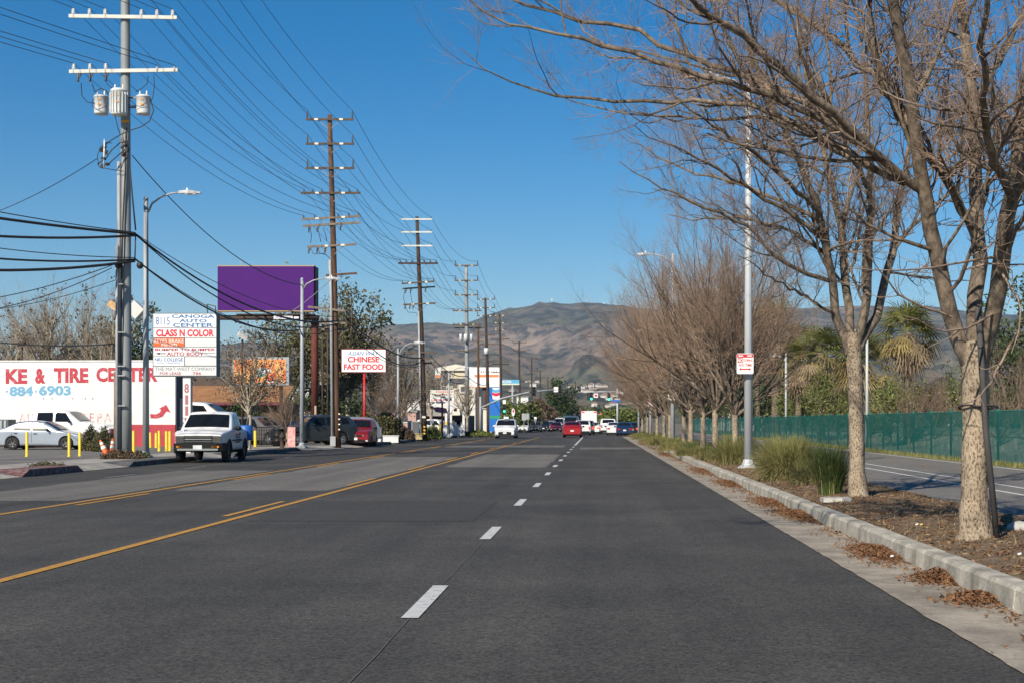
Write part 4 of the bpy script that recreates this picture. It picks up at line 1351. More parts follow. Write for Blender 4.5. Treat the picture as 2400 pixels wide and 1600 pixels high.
MB().box((-0.02, -0.26, gz(976, Y3) - .14), (0.3, 0.03, 0.16)).build('notice', m_tag, t)

t, b4 = pole('p4', 'utility_pole', 'grey steel utility pole with yellow arm markers and transformers by the liquor sign', 1095, 152.0, 1093, 620, 0.27, 0.16, m_steel_pole, [
    trans_arm(623, 1066, 1121, tagm=m_tag_y, brace=False), trans_arm(658, 1066, 1121, tagm=m_tag_y, brace=False), trans_arm(692, 1066, 1121, tagm=m_tag_y, brace=False),
    dict(py=729, l=1061, r=1128, m=m_arm, ins=SIX, ih=0.18, tags=(0.25, 0.75), tagm=m_tag_y, brace=False),
    dict(py=761, l=1061, r=1128, m=m_arm, ins=SIX, ih=0.15, tags=(0.3, 0.73), tagm=m_tag_y, brace=False), dict(py=768, l=1061, r=1128, m=m_arm, brace=False, tags=(0.28, 0.73), tagm=m_tag_y, side=-1),
    dict(py=823, l=1068, r=1121, m=m_arm, brace=False, ins=SIX, ih=0.15),
])
for px, w in ((1080, 7), (1092, 10), (1105, 7)):
    c = at(px, 801, 152 - (.5 if px == 1092 else .1)) - b4
    r = w * 152 / F / 2
    MB().lathe([(0.001, 0), (r, 0.02), (r, 0.75), (r * .8, 0.82), (0.001, 0.85)], c, 12).build('transformer', m_can, t)

pole('p5', 'utility_pole', 'dark wooden pole with a white band, right of the grey steel pole', 1145, 176.0, 1138, 698, 0.24, 0.14, m_wood_old, [
    trans_arm(702, 1118, 1160, brace=False), trans_arm(722, 1118, 1160, brace=False), trans_arm(741, 1118, 1160, brace=False),
    dict(py=786, l=1118, r=1160, ins=SIX, ih=0.15, brace=False), dict(py=807, l=1120, r=1158, ins=SIX, ih=0.15, brace=False)])
o = [x for x in bpy.data.objects if x.get('label', '').startswith('dark wooden pole with a white band')][0]
MB().tube([(-0.27, -0.05, gz(833, 176)), (-0.29, -0.05, gz(818, 176))], 0.27, 12).build('band', m_can, o)
pole('p6', 'utility_pole', 'dark wooden pole with a yellow collar behind the blue fuel sign', 1175, 206.0, 1171, 735, 0.23, 0.13, m_wood_old, [
    trans_arm(740, 1155, 1187, brace=False), trans_arm(757, 1155, 1187, brace=False), trans_arm(773, 1155, 1187, brace=False),
    dict(py=795, l=1152, r=1194, ins=SIX, ih=0.15, brace=False), dict(py=847, l=1151, r=1193, ins=SIX, ih=0.15, brace=False), dict(py=853, l=1151, r=1193, brace=False, side=-1), dict(py=872, l=1154, r=1193, brace=False)])
pole('p5b', 'utility_pole', 'brown wooden pole standing just behind the grey steel pole', 1122, 190.0, 1121, 763, 0.2, 0.13, m_wood, [
    dict(py=768, l=1106, r=1134, brace=False, ins=SIX, ih=.15), dict(py=778, l=1108, r=1132, brace=False), dict(py=800, l=1108, r=1132, brace=False)])
for i, (px, Y, py, lb) in enumerate(((1218, 258, 800, 'dark wooden pole behind the blue ICON sign'), (1247, 303, 838, 'wooden pole left of the two dark traffic lights'), (1267, 350, 868, 'thin distant wooden pole between the two dark mast arm signals'),
                                     (1285, 404, 882, 'distant wooden pole by the tall conifer'), (1302, 470, 900, 'very distant pole left of the red car'), (1318, 560, 915, 'farthest utility pole down the road'))):
    w = 17 * 258 / Y
    pole('q%d' % i, 'utility_pole', lb, px, Y, px - 1, py, 0.22, 0.14, m_wood_old, [
        dict(py=py + 3 * 258 / Y, l=px - w, r=px + w, ins=END2, ih=0.3, brace=False), dict(py=py + 22 * 258 / Y, l=px - w * .9, r=px + w * .9, brace=False, ins=SIX, ih=.15),
        dict(py=py + 40 * 258 / Y, l=px - w, r=px + w, brace=False, m=m_arm_grey)], n=8)

# ------------------------------------------------------------------ wires
def wire(p0, p1, sag, label, r=0.011, mat=None, group='power lines', n=18, name='power_line', cat='cable'):
    p0, p1 = Vector(p0), Vector(p1)
    c = p0
    pts = []
    for i in range(n + 1):
        q = i / n
        p = p0.lerp(p1, q)
        p.z -= 4 * sag * q * (1 - q)
        pts.append(p - c)
    o = MB().tube(pts, r, 4, caps=False).build(name, mat or m_wire, None, c)
    return tag(o, label, cat, group)
side_n = ['left', 'right']
ordw = ['topmost', 'second', 'third']
def spans(a, b, names, sag, r, arms=(0, 1, 2)):
    for k in arms:
        A, B = POLE[a][k], POLE[b][k]
        for i in (0, 1):
            wire(A[0 if i == 0 else -1], B[0 if i == 0 else -1], sag, 'wire on %s ends of %s crossarms, %s' % (side_n[i], ordw[k], names), r, group='power lines')
spans('p1', 'p2', 'transformer pole to brown pole', 0.75, 0.014)
spans('p2', 'p3', 'brown pole to white armed pole', 0.9, 0.015)
spans('p3', 'p4', 'white armed pole to grey steel pole', 1.1, 0.016)
spans('p4', 'p5', 'grey steel pole to banded pole', 0.6, 0.016)
spans('p5', 'p6', 'banded pole to collared pole', 0.6, 0.016)
for i in (0, 1):
    wire(POLE['p6'][0][-i], POLE['q0'][0][-i], 1.2, 'distant wire from collared pole, %s side' % side_n[i], 0.018)
num = ['first', 'second', 'third', 'fourth', 'fifth', 'sixth']
for i in range(6):
    wire(POLE['p1'][3][i], POLE['p2'][3][i], 0.8, '%s wire of the six-insulator arms from left, steel pole to brown pole' % num[i], 0.012)
    wire(POLE['p2'][3][i], POLE['p3'][3][i], 1.0, '%s wire of the six-insulator arms from left, brown pole to white armed pole' % num[i], 0.013)
    wire(POLE['p3'][3][i], POLE['p4'][3][i], 1.3, '%s wire of the six-insulator arms from left, white armed pole to grey pole' % num[i], 0.014)
    a = POLE['p1'][3][i]
    wire(a, a + Vector((-14, -36, 0.8)), 0.25, '%s wire from left rising from the upper white arm out of the picture' % num[i], 0.012)
for i in range(3):
    a = POLE['p1'][4][i]
    wire(a, POLE['p2'][4][min(i, 1) if i < 2 else 2], 0.9, '%s wire from left on the lower white arm to the brown pole' % num[i], 0.012)
    wire(a, a + Vector((-15.5, -36, 0.4)), 0.3, '%s wire from left on the lower white arm to left picture edge' % num[i], 0.012)
for i, f in enumerate((0.79, 0.95)):
    a = at(168 + 253 * f, 153, Yp - .27)
    wire(a, POLE['p2'][4][3 + i], 0.9, '%s wire right of the shaft on the lower white arm to brown pole' % num[i], 0.012)
    wire(a, a + Vector((-15, -36, 0.6)), 0.35, '%s wire right of the shaft on the lower white arm to left picture edge' % num[i], 0.012)
for i in range(5):
    wire(POLE['p2'][4][i], POLE['p3'][4][i], 1.0, '%s wire of the fifth crossarms from left, brown pole to white armed pole' % num[i], 0.012)
def cab(p0, p1, sag, label, r=0.03, m=None):
    return wire(at(*p0), at(*p1), sag, label, r, m or m_cable, 'telephone cables', 24, 'telephone_cable')
cab((320, 552, 52.7), (792, 752, 80), 1.05, 'thick black upper cable from steel pole under the purple billboard', 0.045)
cab((320, 549, 52.7), (792, 742, 80), 0.8, 'thin messenger above the thick black cable from steel pole', 0.016)
cab((320, 552, 52.7), (792, 758, 80), 1.35, 'second thick black cable sagging below the upper one', 0.032)
cab((318, 608, 52.7), (708, 772, 77), 0.9, 'lower black cable bundle leaving the steel pole below the coil', 0.04)
cab((318, 608, 52.7), (792, 772, 80), 1.2, 'thin lower cable beside the black bundle', 0.018)
cab((310, 365, 52.8), (708, 668, 76.6), 1.0, 'twisted service cable from steel pole to the billboard side lamp', 0.024)
cab((812, 745, 80), (990, 838, 112.4), 0.7, 'thick black cable passing above the restaurant sign', 0.05)
cab((812, 748, 80), (990, 846, 112.4), 1.2, 'second thick black cable passing above the restaurant sign', 0.04)
cab((806, 772, 80), (1000, 852, 112.4), 1.0, 'thin cable crossing in front of the restaurant sign', 0.02)
cab((1008, 832, 112.4), (1095, 880, 152), 0.6, 'black cable from white armed pole towards the grey steel pole', 0.045)
cab((1008, 845, 112.4), (1095, 890, 152), 0.9, 'lower black cable from white armed pole towards the grey steel pole', 0.035)
cab((1095, 880, 152), (1143, 900, 176), 0.4, 'black cable between grey steel pole and banded pole', 0.04)
cab((318, 548, 52.7), (-900, 330, 40), 0.35, 'thick black cable from steel pole to left picture edge, upper of two', 0.05)
cab((318, 552, 52.7), (-900, 400, 40), 0.7, 'thick black cable from steel pole to left picture edge, lower of two', 0.045)
cab((316, 545, 52.7), (-900, 270, 40), 0.4, 'thin messenger above the thick cables at left picture edge', 0.018)
cab((316, 612, 52.7), (-900, 490, 40), 0.9, 'lowest thick cable from the coil to left picture edge', 0.05)
cab((316, 608, 52.7), (-900, 420, 40), 0.8, 'middle cable from the coil to left picture edge', 0.035)
cab((316, 604, 52.7), (-900, 360, 40), 0.7, 'thin wire above the cables from the coil to left picture edge', 0.016)
cab((262, 622, 52.7), (-160, 715, 62), 0.3, 'upper drop wire slanting down behind the coil to the left', 0.02)
cab((262, 628, 52.7), (-160, 735, 64), 0.5, 'lower drop wire slanting down behind the coil to the left', 0.02)
cab((275, 655, 53.1), (-160, 730, 66), 0.4, 'faint drop wire across the bare sycamores', 0.014)
cab((275, 805, 53.1), (-160, 775, 62), 0.3, 'low wire above the workshop roof', 0.025)
cab((228, 372, 52.7), (-160, 540, 60), 0.4, 'single wire slanting from transformer leads down to left picture edge', 0.018)
cab((783, 648, 76.5), (590, 775, 84), 0.4, 'pale service wire slanting down across the purple billboard', 0.022, m_cond)

# ------------------------------------------------------------------ street lamps
m_lamp = M('pale grey lamp pole', (0.46, 0.48, 0.49), 0.6, 0.1, var=0.08, scale=2, stretch=(1, 1, 0.3))
m_lamp_l = M('grey lamp pole', (0.33, 0.35, 0.36), 0.6, 0.1, var=0.12, scale=2, stretch=(1, 1, 0.3))
m_lens = M('lamp lens', (0.75, 0.75, 0.72), 0.25)
m_head = M('lamp housing', (0.33, 0.34, 0.35), 0.5, 0.1)
def street_lamp(label, px, Y, z0, H, arm, rise, r0=0.11, r1=0.07, mat=None, foot=True, group='street lamps', head_l=0.75, name='street_lamp'):
    mat = mat or m_lamp
    b = Vector((gx(px, Y), Y, z0))
    t = thing(name, label, 'street lamp', b, 0, group)
    MB().tube([(0, 0, 0.02), (0, 0, H * .5), (0, 0, H)], [r0, (r0 + r1) / 2, r1], 12).build('post', mat, t)
    MB().ball((0, 0, H + 0.03), (r1 * 1.15, r1 * 1.15, 0.12), 10, 6).build('finial', mat, t)
    s = 1 if arm > 0 else -1
    pts = [(s * r1, 0, H - 0.45), (arm * 0.18, 0, H - 0.45 + rise * 0.45), (arm * 0.45, 0, H - 0.45 + rise * 0.8), (arm * 0.75, 0, H - 0.45 + rise * 0.97), (arm, 0, H - 0.45 + rise)]
    MB().tube(pts, [0.045, 0.042, 0.038, 0.034, 0.03], 8).build('arm', mat, t)
    zt = H - 0.45 + rise
    hd = MB()
    hd.add([(arm - s * .1, -.06, zt - .04), (arm - s * .1, .06, zt - .04), (arm - s * .1, .05, zt + .06), (arm - s * .1, -.05, zt + .06),
            (arm + s * head_l * .45, -.15, zt - .05), (arm + s * head_l * .45, .15, zt - .05), (arm + s * head_l * .4, .11, zt + .09), (arm + s * head_l * .4, -.11, zt + .09),
            (arm + s * head_l, -.07, zt - .04), (arm + s * head_l, .07, zt - .04), (arm + s * head_l, .05, zt + .02), (arm + s * head_l, -.05, zt + .02)],
           [(0, 1, 2, 3), (0, 4, 5, 1), (1, 5, 6, 2), (2, 6, 7, 3), (3, 7, 4, 0), (4, 8, 9, 5), (5, 9, 10, 6), (6, 10, 11, 7), (7, 11, 8, 4), (8, 11, 10, 9)])
    h = hd.build('lamp_head', m_head, t)
    MB().box((arm + s * head_l * .5, 0, zt - .065), (head_l * .55, 0.2, 0.03)).build('lens', m_lens, h)
    MB().lathe([(0.04, 0), (0.04, 0.09), (0.001, 0.1)], (arm + s * head_l * .3, 0, zt + .08), 8).build('photocell', m_lens, h)
    if foot:
        f = MB().lathe([(0.001, -0.05), (r0 * 2.3, -0.05), (r0 * 2.3, 0.02), (r0 * 2.0, 0.05), (r0 * 1.4, 0.1), (r0 * 1.08, 0.24), (r0, 0.26)], (0, 0, 0), 8, smooth=False)
        f.build('base', mat, t)
        bb = MB()
        for k in range(4):
            a = math.pi / 4 + k * math.pi / 2
            bb.cyl((r0 * 1.9 * math.cos(a), r0 * 1.9 * math.sin(a), 0.0), (r0 * 1.9 * math.cos(a), r0 * 1.9 * math.sin(a), 0.09), 0.02, n=6)
        bb.build('anchor_bolt', m_brace, t)
    return t

street_lamp('grey street lamp with curved arm beside the tall steel utility pole', 342, 54.3, 0.15, gz(470, 54.3) - .15, 1.35, 0.75, 0.13, 0.085, m_lamp_l)
street_lamp('grey street lamp in front of the purple billboard', 708, 76.6, 0.15, gz(657, 76.6) - .15, 1.35, 0.55, 0.13, 0.08, m_lamp_l)
street_lamp('slim street lamp with curved arm right of the restaurant sign', 933, 107, 0.15, gz(820, 107) - .15, 1.3, 1.0, 0.12, 0.08, m_lamp_l)
street_lamp('distant street lamp before the liquor shop', 1052, 131, 0.15, gz(872, 131) - .15, 1.2, 0.9, 0.11, 0.07, m_lamp_l)
la = street_lamp('tall pale street lamp on the planted kerb, nearest the camera, with no stopping sign', 1754, 40.1, 0.2, gz(190, 40.1) - .2, -0.85, 0.55, 0.13, 0.075)
lb_ = street_lamp('second street lamp on the planted side, its head above the bare row trees', 1577, 82, 0.2, gz(600, 82) - .2, -1.35, 0.55, 0.13, 0.075)
lc_ = street_lamp('third street lamp on the planted side with a small red sign', 1525, 115, 0.2, 8.6, -0.5, 0.5, 0.13, 0.075)
street_lamp('fourth street lamp on the planted side far along the row', 1497, 141, 0.2, 8.6, -0.5, 0.5, 0.12, 0.075)
street_lamp('short path lamp behind the grasses before the fence', 1842, 96, 0.15, gz(832, 96) - .15, -0.62, 0.42, 0.075, 0.06, foot=False, head_l=0.35)
street_lamp('short path lamp right of the second tree trunk before the fence', 2032, 67, 0.15, gz(774, 67) - .15, -0.38, 0.42, 0.075, 0.06, foot=False, head_l=0.3)
MB().slab([(4.0, 39.6), (4.75, 39.6), (4.75, 40.6), (4.0, 40.6)], 0.1, 0.232).build('footing', m_kerb, la).matrix_parent_inverse = Matrix.Translation(-la.location)

# no stopping signs
m_sign_w = M('white sign sheeting', (0.8, 0.79, 0.77), 0.45)
m_sign_r = M('red sign print', (0.55, 0.02, 0.025), 0.5)
m_sign_k = M('black print', (0.015, 0.015, 0.015), 0.5)
def no_stop(label, px, py, Y, w, h, post=None):
    c = at(px, py, Y)
    t = thing('parking_sign', label, 'sign', (c.x, Y - 0.15, c.z - h / 2), 0, 'no stopping signs')
    e = 0.03
    MB().prism([(-w / 2 + e, 0), (w / 2 - e, 0), (w / 2, e), (w / 2, h - e), (w / 2 - e, h), (-w / 2 + e, h), (-w / 2, h - e), (-w / 2, e)], -0.004, 0.004).build('plate', m_sign_w, t)
    MB().sheet([(-w * .48, -0.007, h * .80), (w * .48, -0.007, h * .80), (w * .48, -0.007, h * .97), (-w * .48, -0.007, h * .97)]).build('band', m_sign_r, t)
    a = MB()
    for s in (-1, 1):
        a.sheet([(s * w * .12, -0.009, h * .86), (s * w * .33, -0.009, h * .86), (s * w * .33, -0.009, h * .91), (s * w * .12, -0.009, h * .91)])
        a.sheet([(s * w * .32, -0.009, h * .84), (s * w * .42, -0.009, h * .885), (s * w * .32, -0.009, h * .93)])
    a.build('tow_symbol', m_sign_w, t)
    MB().sheet([(-w * .46, -0.007, h * .54), (-w * .13, -0.007, h * .54), (-w * .13, -0.007, h * .78), (-w * .46, -0.007, h * .78)]).build('no_panel', m_sign_r, t)
    text(t, 'NO', -w * .295, h * .66, w * .29, h * .19, -0.009, m_sign_w, 0.03)
    text(t, 'STOPPING', w * .17, h * .66, w * .54, h * .13, -0.007, m_sign_r, 0.02)
    text(t, 'ANY TIME', 0, h * .43, w * .8, h * .13, -0.007, m_sign_r, 0.02)
    a = MB()
    a.sheet([(-w * .25, -0.007, h * .20), (w * .25, -0.007, h * .20), (w * .25, -0.007, h * .26), (-w * .25, -0.007, h * .26)])
    for s in (-1, 1):
        p = [(s * w * .24, -0.008, h * .16), (s * w * .36, -0.008, h * .23), (s * w * .24, -0.008, h * .30)]
        a.sheet(p if s > 0 else p[::-1])
    a.build('arrow', m_sign_r, t)
    if post:
        MB().box((0, 0.03, h * .3), (0.24, 0.03, 0.02)).box((0, 0.03, h * .7), (0.24, 0.03, 0.02)).build('band_clamp', m_steel, t)
    return t
no_stop('red and white no stopping sign strapped to the nearest kerbside lamp', 1745, 852, 39.95, 0.47, 0.57, True)
no_stop('no stopping sign on the second kerbside lamp', 1575, 925, 81.85, 0.47, 0.57, True)
no_stop('no stopping sign on the third kerbside lamp', 1524, 943, 114.85, 0.47, 0.57, True)

# ------------------------------------------------------------------ buildings and signs, left to right
m_white_wall = M('white painted block wall', (0.69, 0.685, 0.665), 0.8, var=0.09, scale=0.9, bump=0.15, bscale=8)
m_red_wall = M('red painted wall base', (0.42, 0.045, 0.06), 0.75, var=0.15, scale=1.5)
m_dark_wall = M('dark blue grey shade and windows', (0.07, 0.08, 0.1), 0.8, var=0.2, scale=1)  # window colour, also painted shade on the workshop side and gabled front
m_red_print = worn_paint('faded red wall lettering', (0.43, 0.035, 0.055), (0.56, 0.24, 0.24), 0.3, 0.48, 5)
m_red_faded = worn_paint('very faded red wall lettering', (0.55, 0.17, 0.18), (0.74, 0.66, 0.64), 0.4, 0.55, 3)
m_blue_print = worn_paint('pale blue wall lettering', (0.14, 0.35, 0.52), (0.36, 0.5, 0.6), 0.3, 0.48, 5)
m_roof_gravel = M('flat roof', (0.4, 0.39, 0.37), 0.9, var=0.2, scale=1)

# brake and tyre workshop, turned a little so that its right end stands nearer
_nt2 = m_white_wall.node_tree
_bk = _node(_nt2, 'ShaderNodeTexBrick')
_bk.inputs['Scale'].default_value = 1.0
_bk.inputs['Brick Width'].default_value = 0.4
_bk.inputs['Row Height'].default_value = 0.2
_bk.inputs['Mortar Size'].default_value = 0.012
_mp = _node(_nt2, 'ShaderNodeMapping')
_mp.inputs['Rotation'].default_value = (math.pi / 2, 0, 0)
_tc = _node(_nt2, 'ShaderNodeTexCoord')
_nt2.links.new(_tc.outputs['Object'], _mp.inputs['Vector'])
_nt2.links.new(_mp.outputs[0], _bk.inputs['Vector'])
_bp = _node(_nt2, 'ShaderNodeBump')
_bp.inputs['Strength'].default_value = 0.5
_bp.inputs['Distance'].default_value = 0.01
_bp.invert = True
_nt2.links.new(_bk.outputs['Fac'], _bp.inputs['Height'])
_nt2.links.new(_bp.outputs[0], _nt2.nodes['Principled BSDF'].inputs['Normal'])
YB = 80.0
xr = gx(411, YB)
wb = thing('workshop', 'white painted brake and tire workshop with red base and red wall lettering', 'building', (xr, YB, 0.13), R(-3))
PXM = YB / F          # metres per photograph pixel on its wall
def wx(px):
    return (px - 411) * PXM * 1.0
def wz(py):
    return gz(py, YB) - 0.13
Wd = 16.0
zt = wz(846.5)
MB().span((-Wd, 0, wz(994)), (0, 2.4, zt)).build('wall', m_white_wall, wb)
MB().span((-Wd, -0.025, -0.1), (0.0, 2.4, wz(994) - 0.003)).build('wall_base', m_red_wall, wb)
MB().span((-Wd - .05, -0.04, zt + 0.003), (0.04, 2.44, zt + 0.08)).build('coping', m_white_wall, wb)
MB().span((0.005, 0.05, 0), (0.05, 2.35, zt - 0.1)).build('side_wall', m_dark_wall, wb)  # shade of the sunless side painted as a dark skin over the wall end
MB().span((0.06, 0.5, 0.02), (0.09, 2.1, 2.7)).build('roller_door', m_steel, wb)
cw = lambda a, b_: ((wx(a) + wx(b_)) / 2, abs(wx(b_) - wx(a)))
def wtext(body, pa, pb, y0, y1, mat, bold, **kw):
    c, w = cw(pa, pb)
    text(wb, body, c, (wz(y0) + wz(y1)) / 2, w, abs(wz(y0) - wz(y1)), -0.008, mat, bold, **kw)
wtext('KE', 4, 56, 863, 898, m_red_print, 0.045)
wtext('&', 75, 100, 862, 898, m_red_print, 0.05)
wtext('TIRE', 120, 203, 861, 896, m_red_print, 0.045)
wtext('CENTER', 222, 369, 860, 894, m_red_print, 0.045)
wtext('884', 13, 70, 904, 927, m_blue_print, 0.04)
wtext('6903', 84, 161, 902, 926, m_blue_print, 0.04)
mb = MB()
for px in (7, 77):
    mb.box((wx(px), -0.006, wz(916)), (0.1, 0.004, 0.1))
mb.build('dot', m_blue_print, wb)
wtext('AUTO', 37, 110, 968, 988, m_red_faded, 0.0, space=1.4)
wtext('REPAIR', 186, 290, 967, 988, m_red_faded, 0.0, space=1.4)
a = MB()
pts = [(352, 974), (366, 974), (376, 971), (383, 962)]
up, dn = [(351, 969), (365, 970), (373, 966), (378, 958)], [(352, 979), (368, 979.5), (381, 975), (390, 963)]
V_ = [(wx(x), -0.008, wz(y)) for x, y in dn] + [(wx(x), -0.008, wz(y)) for x, y in up[::-1]]
a.add(V_, [(0, 1, 6, 7), (1, 2, 5, 6), (2, 3, 4, 5)])
a.sheet([(wx(372), -0.009, wz(957)), (wx(400), -0.009, wz(966)), (wx(389), -0.009, wz(947))])
a.build('arrow', m_red_print, wb)
for i, px in enumerate((95, 115, 165, 195, 213)):
    MB().cyl((wx(px), -0.06, wz(932)), (wx(px), 0, wz(932)), 0.03, n=6).build('drain_spout', m_steel, wb)
# small roof flood light left of it
def shoebox(label, px, py_top, Y, base_py, w, tiltz=0.0, rz=0.0, col=None):
    p = at(px, py_top, Y)
    z0 = 0.13
    t = thing('flood_light', label, 'flood light', (p.x, Y, z0), rz, 'parking lot flood lights')
    MB().tube([(0, 0, 0), (0, 0, p.z - z0 - .2)], 0.06, 8).build('post', m_wood_old, t)
    h = p.z - z0
    MB().box((0, -0.1, h), (w, w, w * .45), ry=tiltz, rx=0.3).build('lamp_head', col or m_head, t)
    return t
shoebox('dark square flood light above the workshop roof at the left', 52, 806, 92, 1040, 0.42, col=m_wood_old)
m_floodw = M('sun bleached flood light housing', (0.62, 0.6, 0.56), 0.6)
m_floodo = M('rust stained flood light housing', (0.55, 0.33, 0.15), 0.7, var=0.4, scale=6)
t = shoebox('twin square flood light behind the steel utility pole', 297, 725, 66, 1060, 0.1)
hh = gz(725, 66) - .13
MB().box((gx(1400 + 24, 66) - gx(1400, 66), -.1, hh - .05), (0.62, 0.5, 0.6), ry=0.75).build('lamp_head', m_floodw, t)
MB().box((gx(1400 - 24, 66) - gx(1400, 66), -.1, hh + .1), (0.62, 0.5, 0.3), ry=0.55).build('lamp_head', m_floodo, t)
shoebox('tilted square flood light on a pole above the small round crowned tree', 568, 787, 78, 1040, 0.5, 0.5, 0.4, m_floodw)

# auto center pylon sign
YS = 62.0
MS = YS / F
ps = thing('pylon_sign', 'white auto center pylon sign with stacked lettered panels', 'sign', (gx(436, YS), YS, 0.14), 0)
def sx(px): return (px - 436) * MS
def sz(py): return gz(py, YS) - 0.14
m_cab = M('dark sign cabinet', (0.10, 0.115, 0.13), 0.5, 0.2)
m_panel = M('white acrylic sign panel', (0.8, 0.8, 0.79), 0.4, var=0.03, scale=2)
m_panel_g = M('greyed blank sign panel', (0.66, 0.67, 0.66), 0.4, var=0.05, scale=2)
m_p_blue = M('blue sign print', (0.02, 0.13, 0.36), 0.5)
m_p_red = M('bright red sign print', (0.66, 0.01, 0.03), 0.5)
m_p_dred = M('dark red sign print', (0.38, 0.02, 0.05), 0.5)
m_p_orange = M('orange sign panel', (0.70, 0.12, 0.015), 0.5)
m_p_grey = M('grey sign print', (0.2, 0.2, 0.21), 0.5)
MB().span((sx(358), 0.0, sz(881)), (sx(508), 0.55, sz(734))).build('cabinet', m_cab, ps)
rows = [(736, 768), (769.5, 790.5), (792, 812), (813.5, 834), (835.5, 856), (858, 879)]
def panel(px0, px1, row, mat):
    y0, y1 = rows[row]
    return MB().span((sx(px0), -0.02, sz(y1)), (sx(px1), -0.003, sz(y0))).build('panel', mat, ps)
def st(body, px0, px1, y0, y1, mat, bold=0.0, **kw):
    text(ps, body, (sx(px0) + sx(px1)) / 2, (sz(y0) + sz(y1)) / 2, sx(px1) - sx(px0), sz(y0) - sz(y1), -0.024, mat, bold, **kw)
panel(360, 507, 0, m_panel); panel(360, 507, 1, m_panel); panel(360, 432, 2, m_p_orange); panel(434, 507, 2, m_panel_g)
panel(360, 507, 3, m_panel); panel(360, 432, 4, m_panel); panel(434, 507, 4, m_panel_g); panel(360, 507, 5, m_panel_g)
st('8115', 365.5, 398, 743, 761.5, m_p_blue)
st('CANOGA', 403, 503, 737.5, 746, m_p_blue, 0.025)
st('AUTO', 420, 485, 748, 756, m_p_blue, 0.025)
st('CENTER', 406, 500, 757.5, 767, m_p_blue, 0.025)
st('CLASS N COLOR', 366, 502, 772, 789, m_p_red, 0.045)
st('REYES BRAKE', 361, 431, 794, 803.5, m_panel, 0.0)
st('710-1072', 378, 416, 805, 811, m_panel, 0.03)
st('BUMPER TO BUMPER', 364, 505, 815.5, 822, m_p_dred, 0.03)
st('AUTO BODY', 391, 478, 824.5, 833, m_p_dred, 0.03)
a = MB().sheet([(sx(374), -0.024, sz(829)), (sx(389), -0.024, sz(829)), (sx(389), -0.024, sz(827)), (sx(374), -0.024, sz(827))])
a.sheet([(sx(365), -0.024, sz(828)), (sx(375), -0.024, sz(831)), (sx(375), -0.024, sz(825))])
a.sheet([(sx(478), -0.024, sz(827)), (sx(505), -0.024, sz(827)), (sx(505), -0.024, sz(825.5)), (sx(478), -0.024, sz(825.5))])
a.build('arrow', m_sign_k, ps)
st('NIU COLLEGE', 363, 429, 838, 846, m_p_blue, 0.02)
st('HVAC TRAINING', 369, 423, 848, 851.5, m_p_blue, 0.01)
st('818 347-0000', 380, 411, 853.4, 855.2, m_p_red) if False else None
st('THE MAT WEST COMPANY', 364, 505, 860, 868, m_p_grey)
st('FOR LEASE (818) 786-0500', 375, 500, 871, 877.5, m_p_dred, 0.01) if False else st('FOR LEASE', 375, 425, 871, 877.5, m_p_dred, 0.01)
st('786', 452, 472, 871, 877.5, m_p_dred, 0.01)
m_post811 = M('white sign post', (0.68, 0.67, 0.66), 0.6, var=0.06, scale=2)
MB().span((sx(427), 0.1, -0.1), (sx(445), 0.42, sz(882))).build('post', m_post811, ps)
m_811 = M('faded maroon numerals', (0.40, 0.14, 0.15), 0.7)
for ch, y0, y1 in (('8', 898, 920), ('1', 925, 947), ('1', 951, 973), ('5', 978, 1000)):
    text(ps, ch, sx(436), (sz(y0) + sz(y1)) / 2, 0.2 if ch in '85' else 0.13, sz(y0) - sz(y1), 0.094, m_811, 0.03)
a = MB()
for p, q in (((482, 733), (481, 712)), ((481, 712), (501, 717)), ((501, 717), (501, 733))):
    a.bar(at(*p, YS) - ps.location + Vector((0, .3, 0)), at(*q, YS) - ps.location + Vector((0, .3, 0)), 0.035, 0.035)
a.build('top_frame', m_wood_old, ps)

# tiled-roof house behind the pylon
m_tile = M('orange clay roof tiles', (0.42, 0.22, 0.10), 0.85, var=0.3, scale=1.6, bump=0.5, bscale=6)
m_eave = M('dark maroon fascia', (0.16, 0.03, 0.045), 0.7)
m_brown_wall = M('dark brown wall', (0.09, 0.065, 0.05), 0.85, var=0.2, scale=1)  # even dark brown, shared by several building walls
YH = 100.0
hs = thing('tiled_house', 'low building with orange clay tile roof behind the pylon sign', 'building', (gx(540, YH), YH, 0.13), 0)
def hx(px): return gx(px, YH) - gx(540, YH)
def hz(py): return gz(py, YH) - .13
MB().span((hx(420), 0.3, -0.1), (hx(660), 6, hz(944))).build('wall', m_brown_wall, hs)
rf = MB()
nn = 46
x0, x1 = hx(410), hx(668)
for k in range(nn):
    xa, xb = x0 + (x1 - x0) * k / nn, x0 + (x1 - x0) * (k + 1) / nn
    rt = 0.0
    tl, tr_ = 896, 896
    z0_, z1_ = hz(943), hz(902)
    xm = (xa + xb) / 2
    rf.add([(xa, -0.4, z0_), (xm, -0.43, z0_ + .07), (xb, -0.4, z0_), (xb, 3.0, z1_), (xm, 3.0, z1_ + .07), (xa, 3.0, z1_)], [(0, 1, 4, 5), (1, 2, 3, 4)])
rf.build('roof', m_tile, hs)
MB().span((x0, -0.38, hz(943) - .16), (x1, -0.3, hz(943) - .01)).build('fascia', m_eave, hs)
up_ = thing('brown_building', 'brown upper roof behind the orange tiles', 'building', (gx(480, 112), 112, 0.13), 0)
MB().prism([(gx(430, 112) - gx(480, 112), -0.1), (gx(575, 112) - gx(480, 112), -0.1), (gx(575, 112) - gx(480, 112), gz(915, 112) - .13), (gx(500, 112) - gx(480, 112), gz(884, 112) - .13), (gx(430, 112) - gx(480, 112), gz(882, 112) - .13)], 0, 5).build('wall', m_brown_wall, up_)
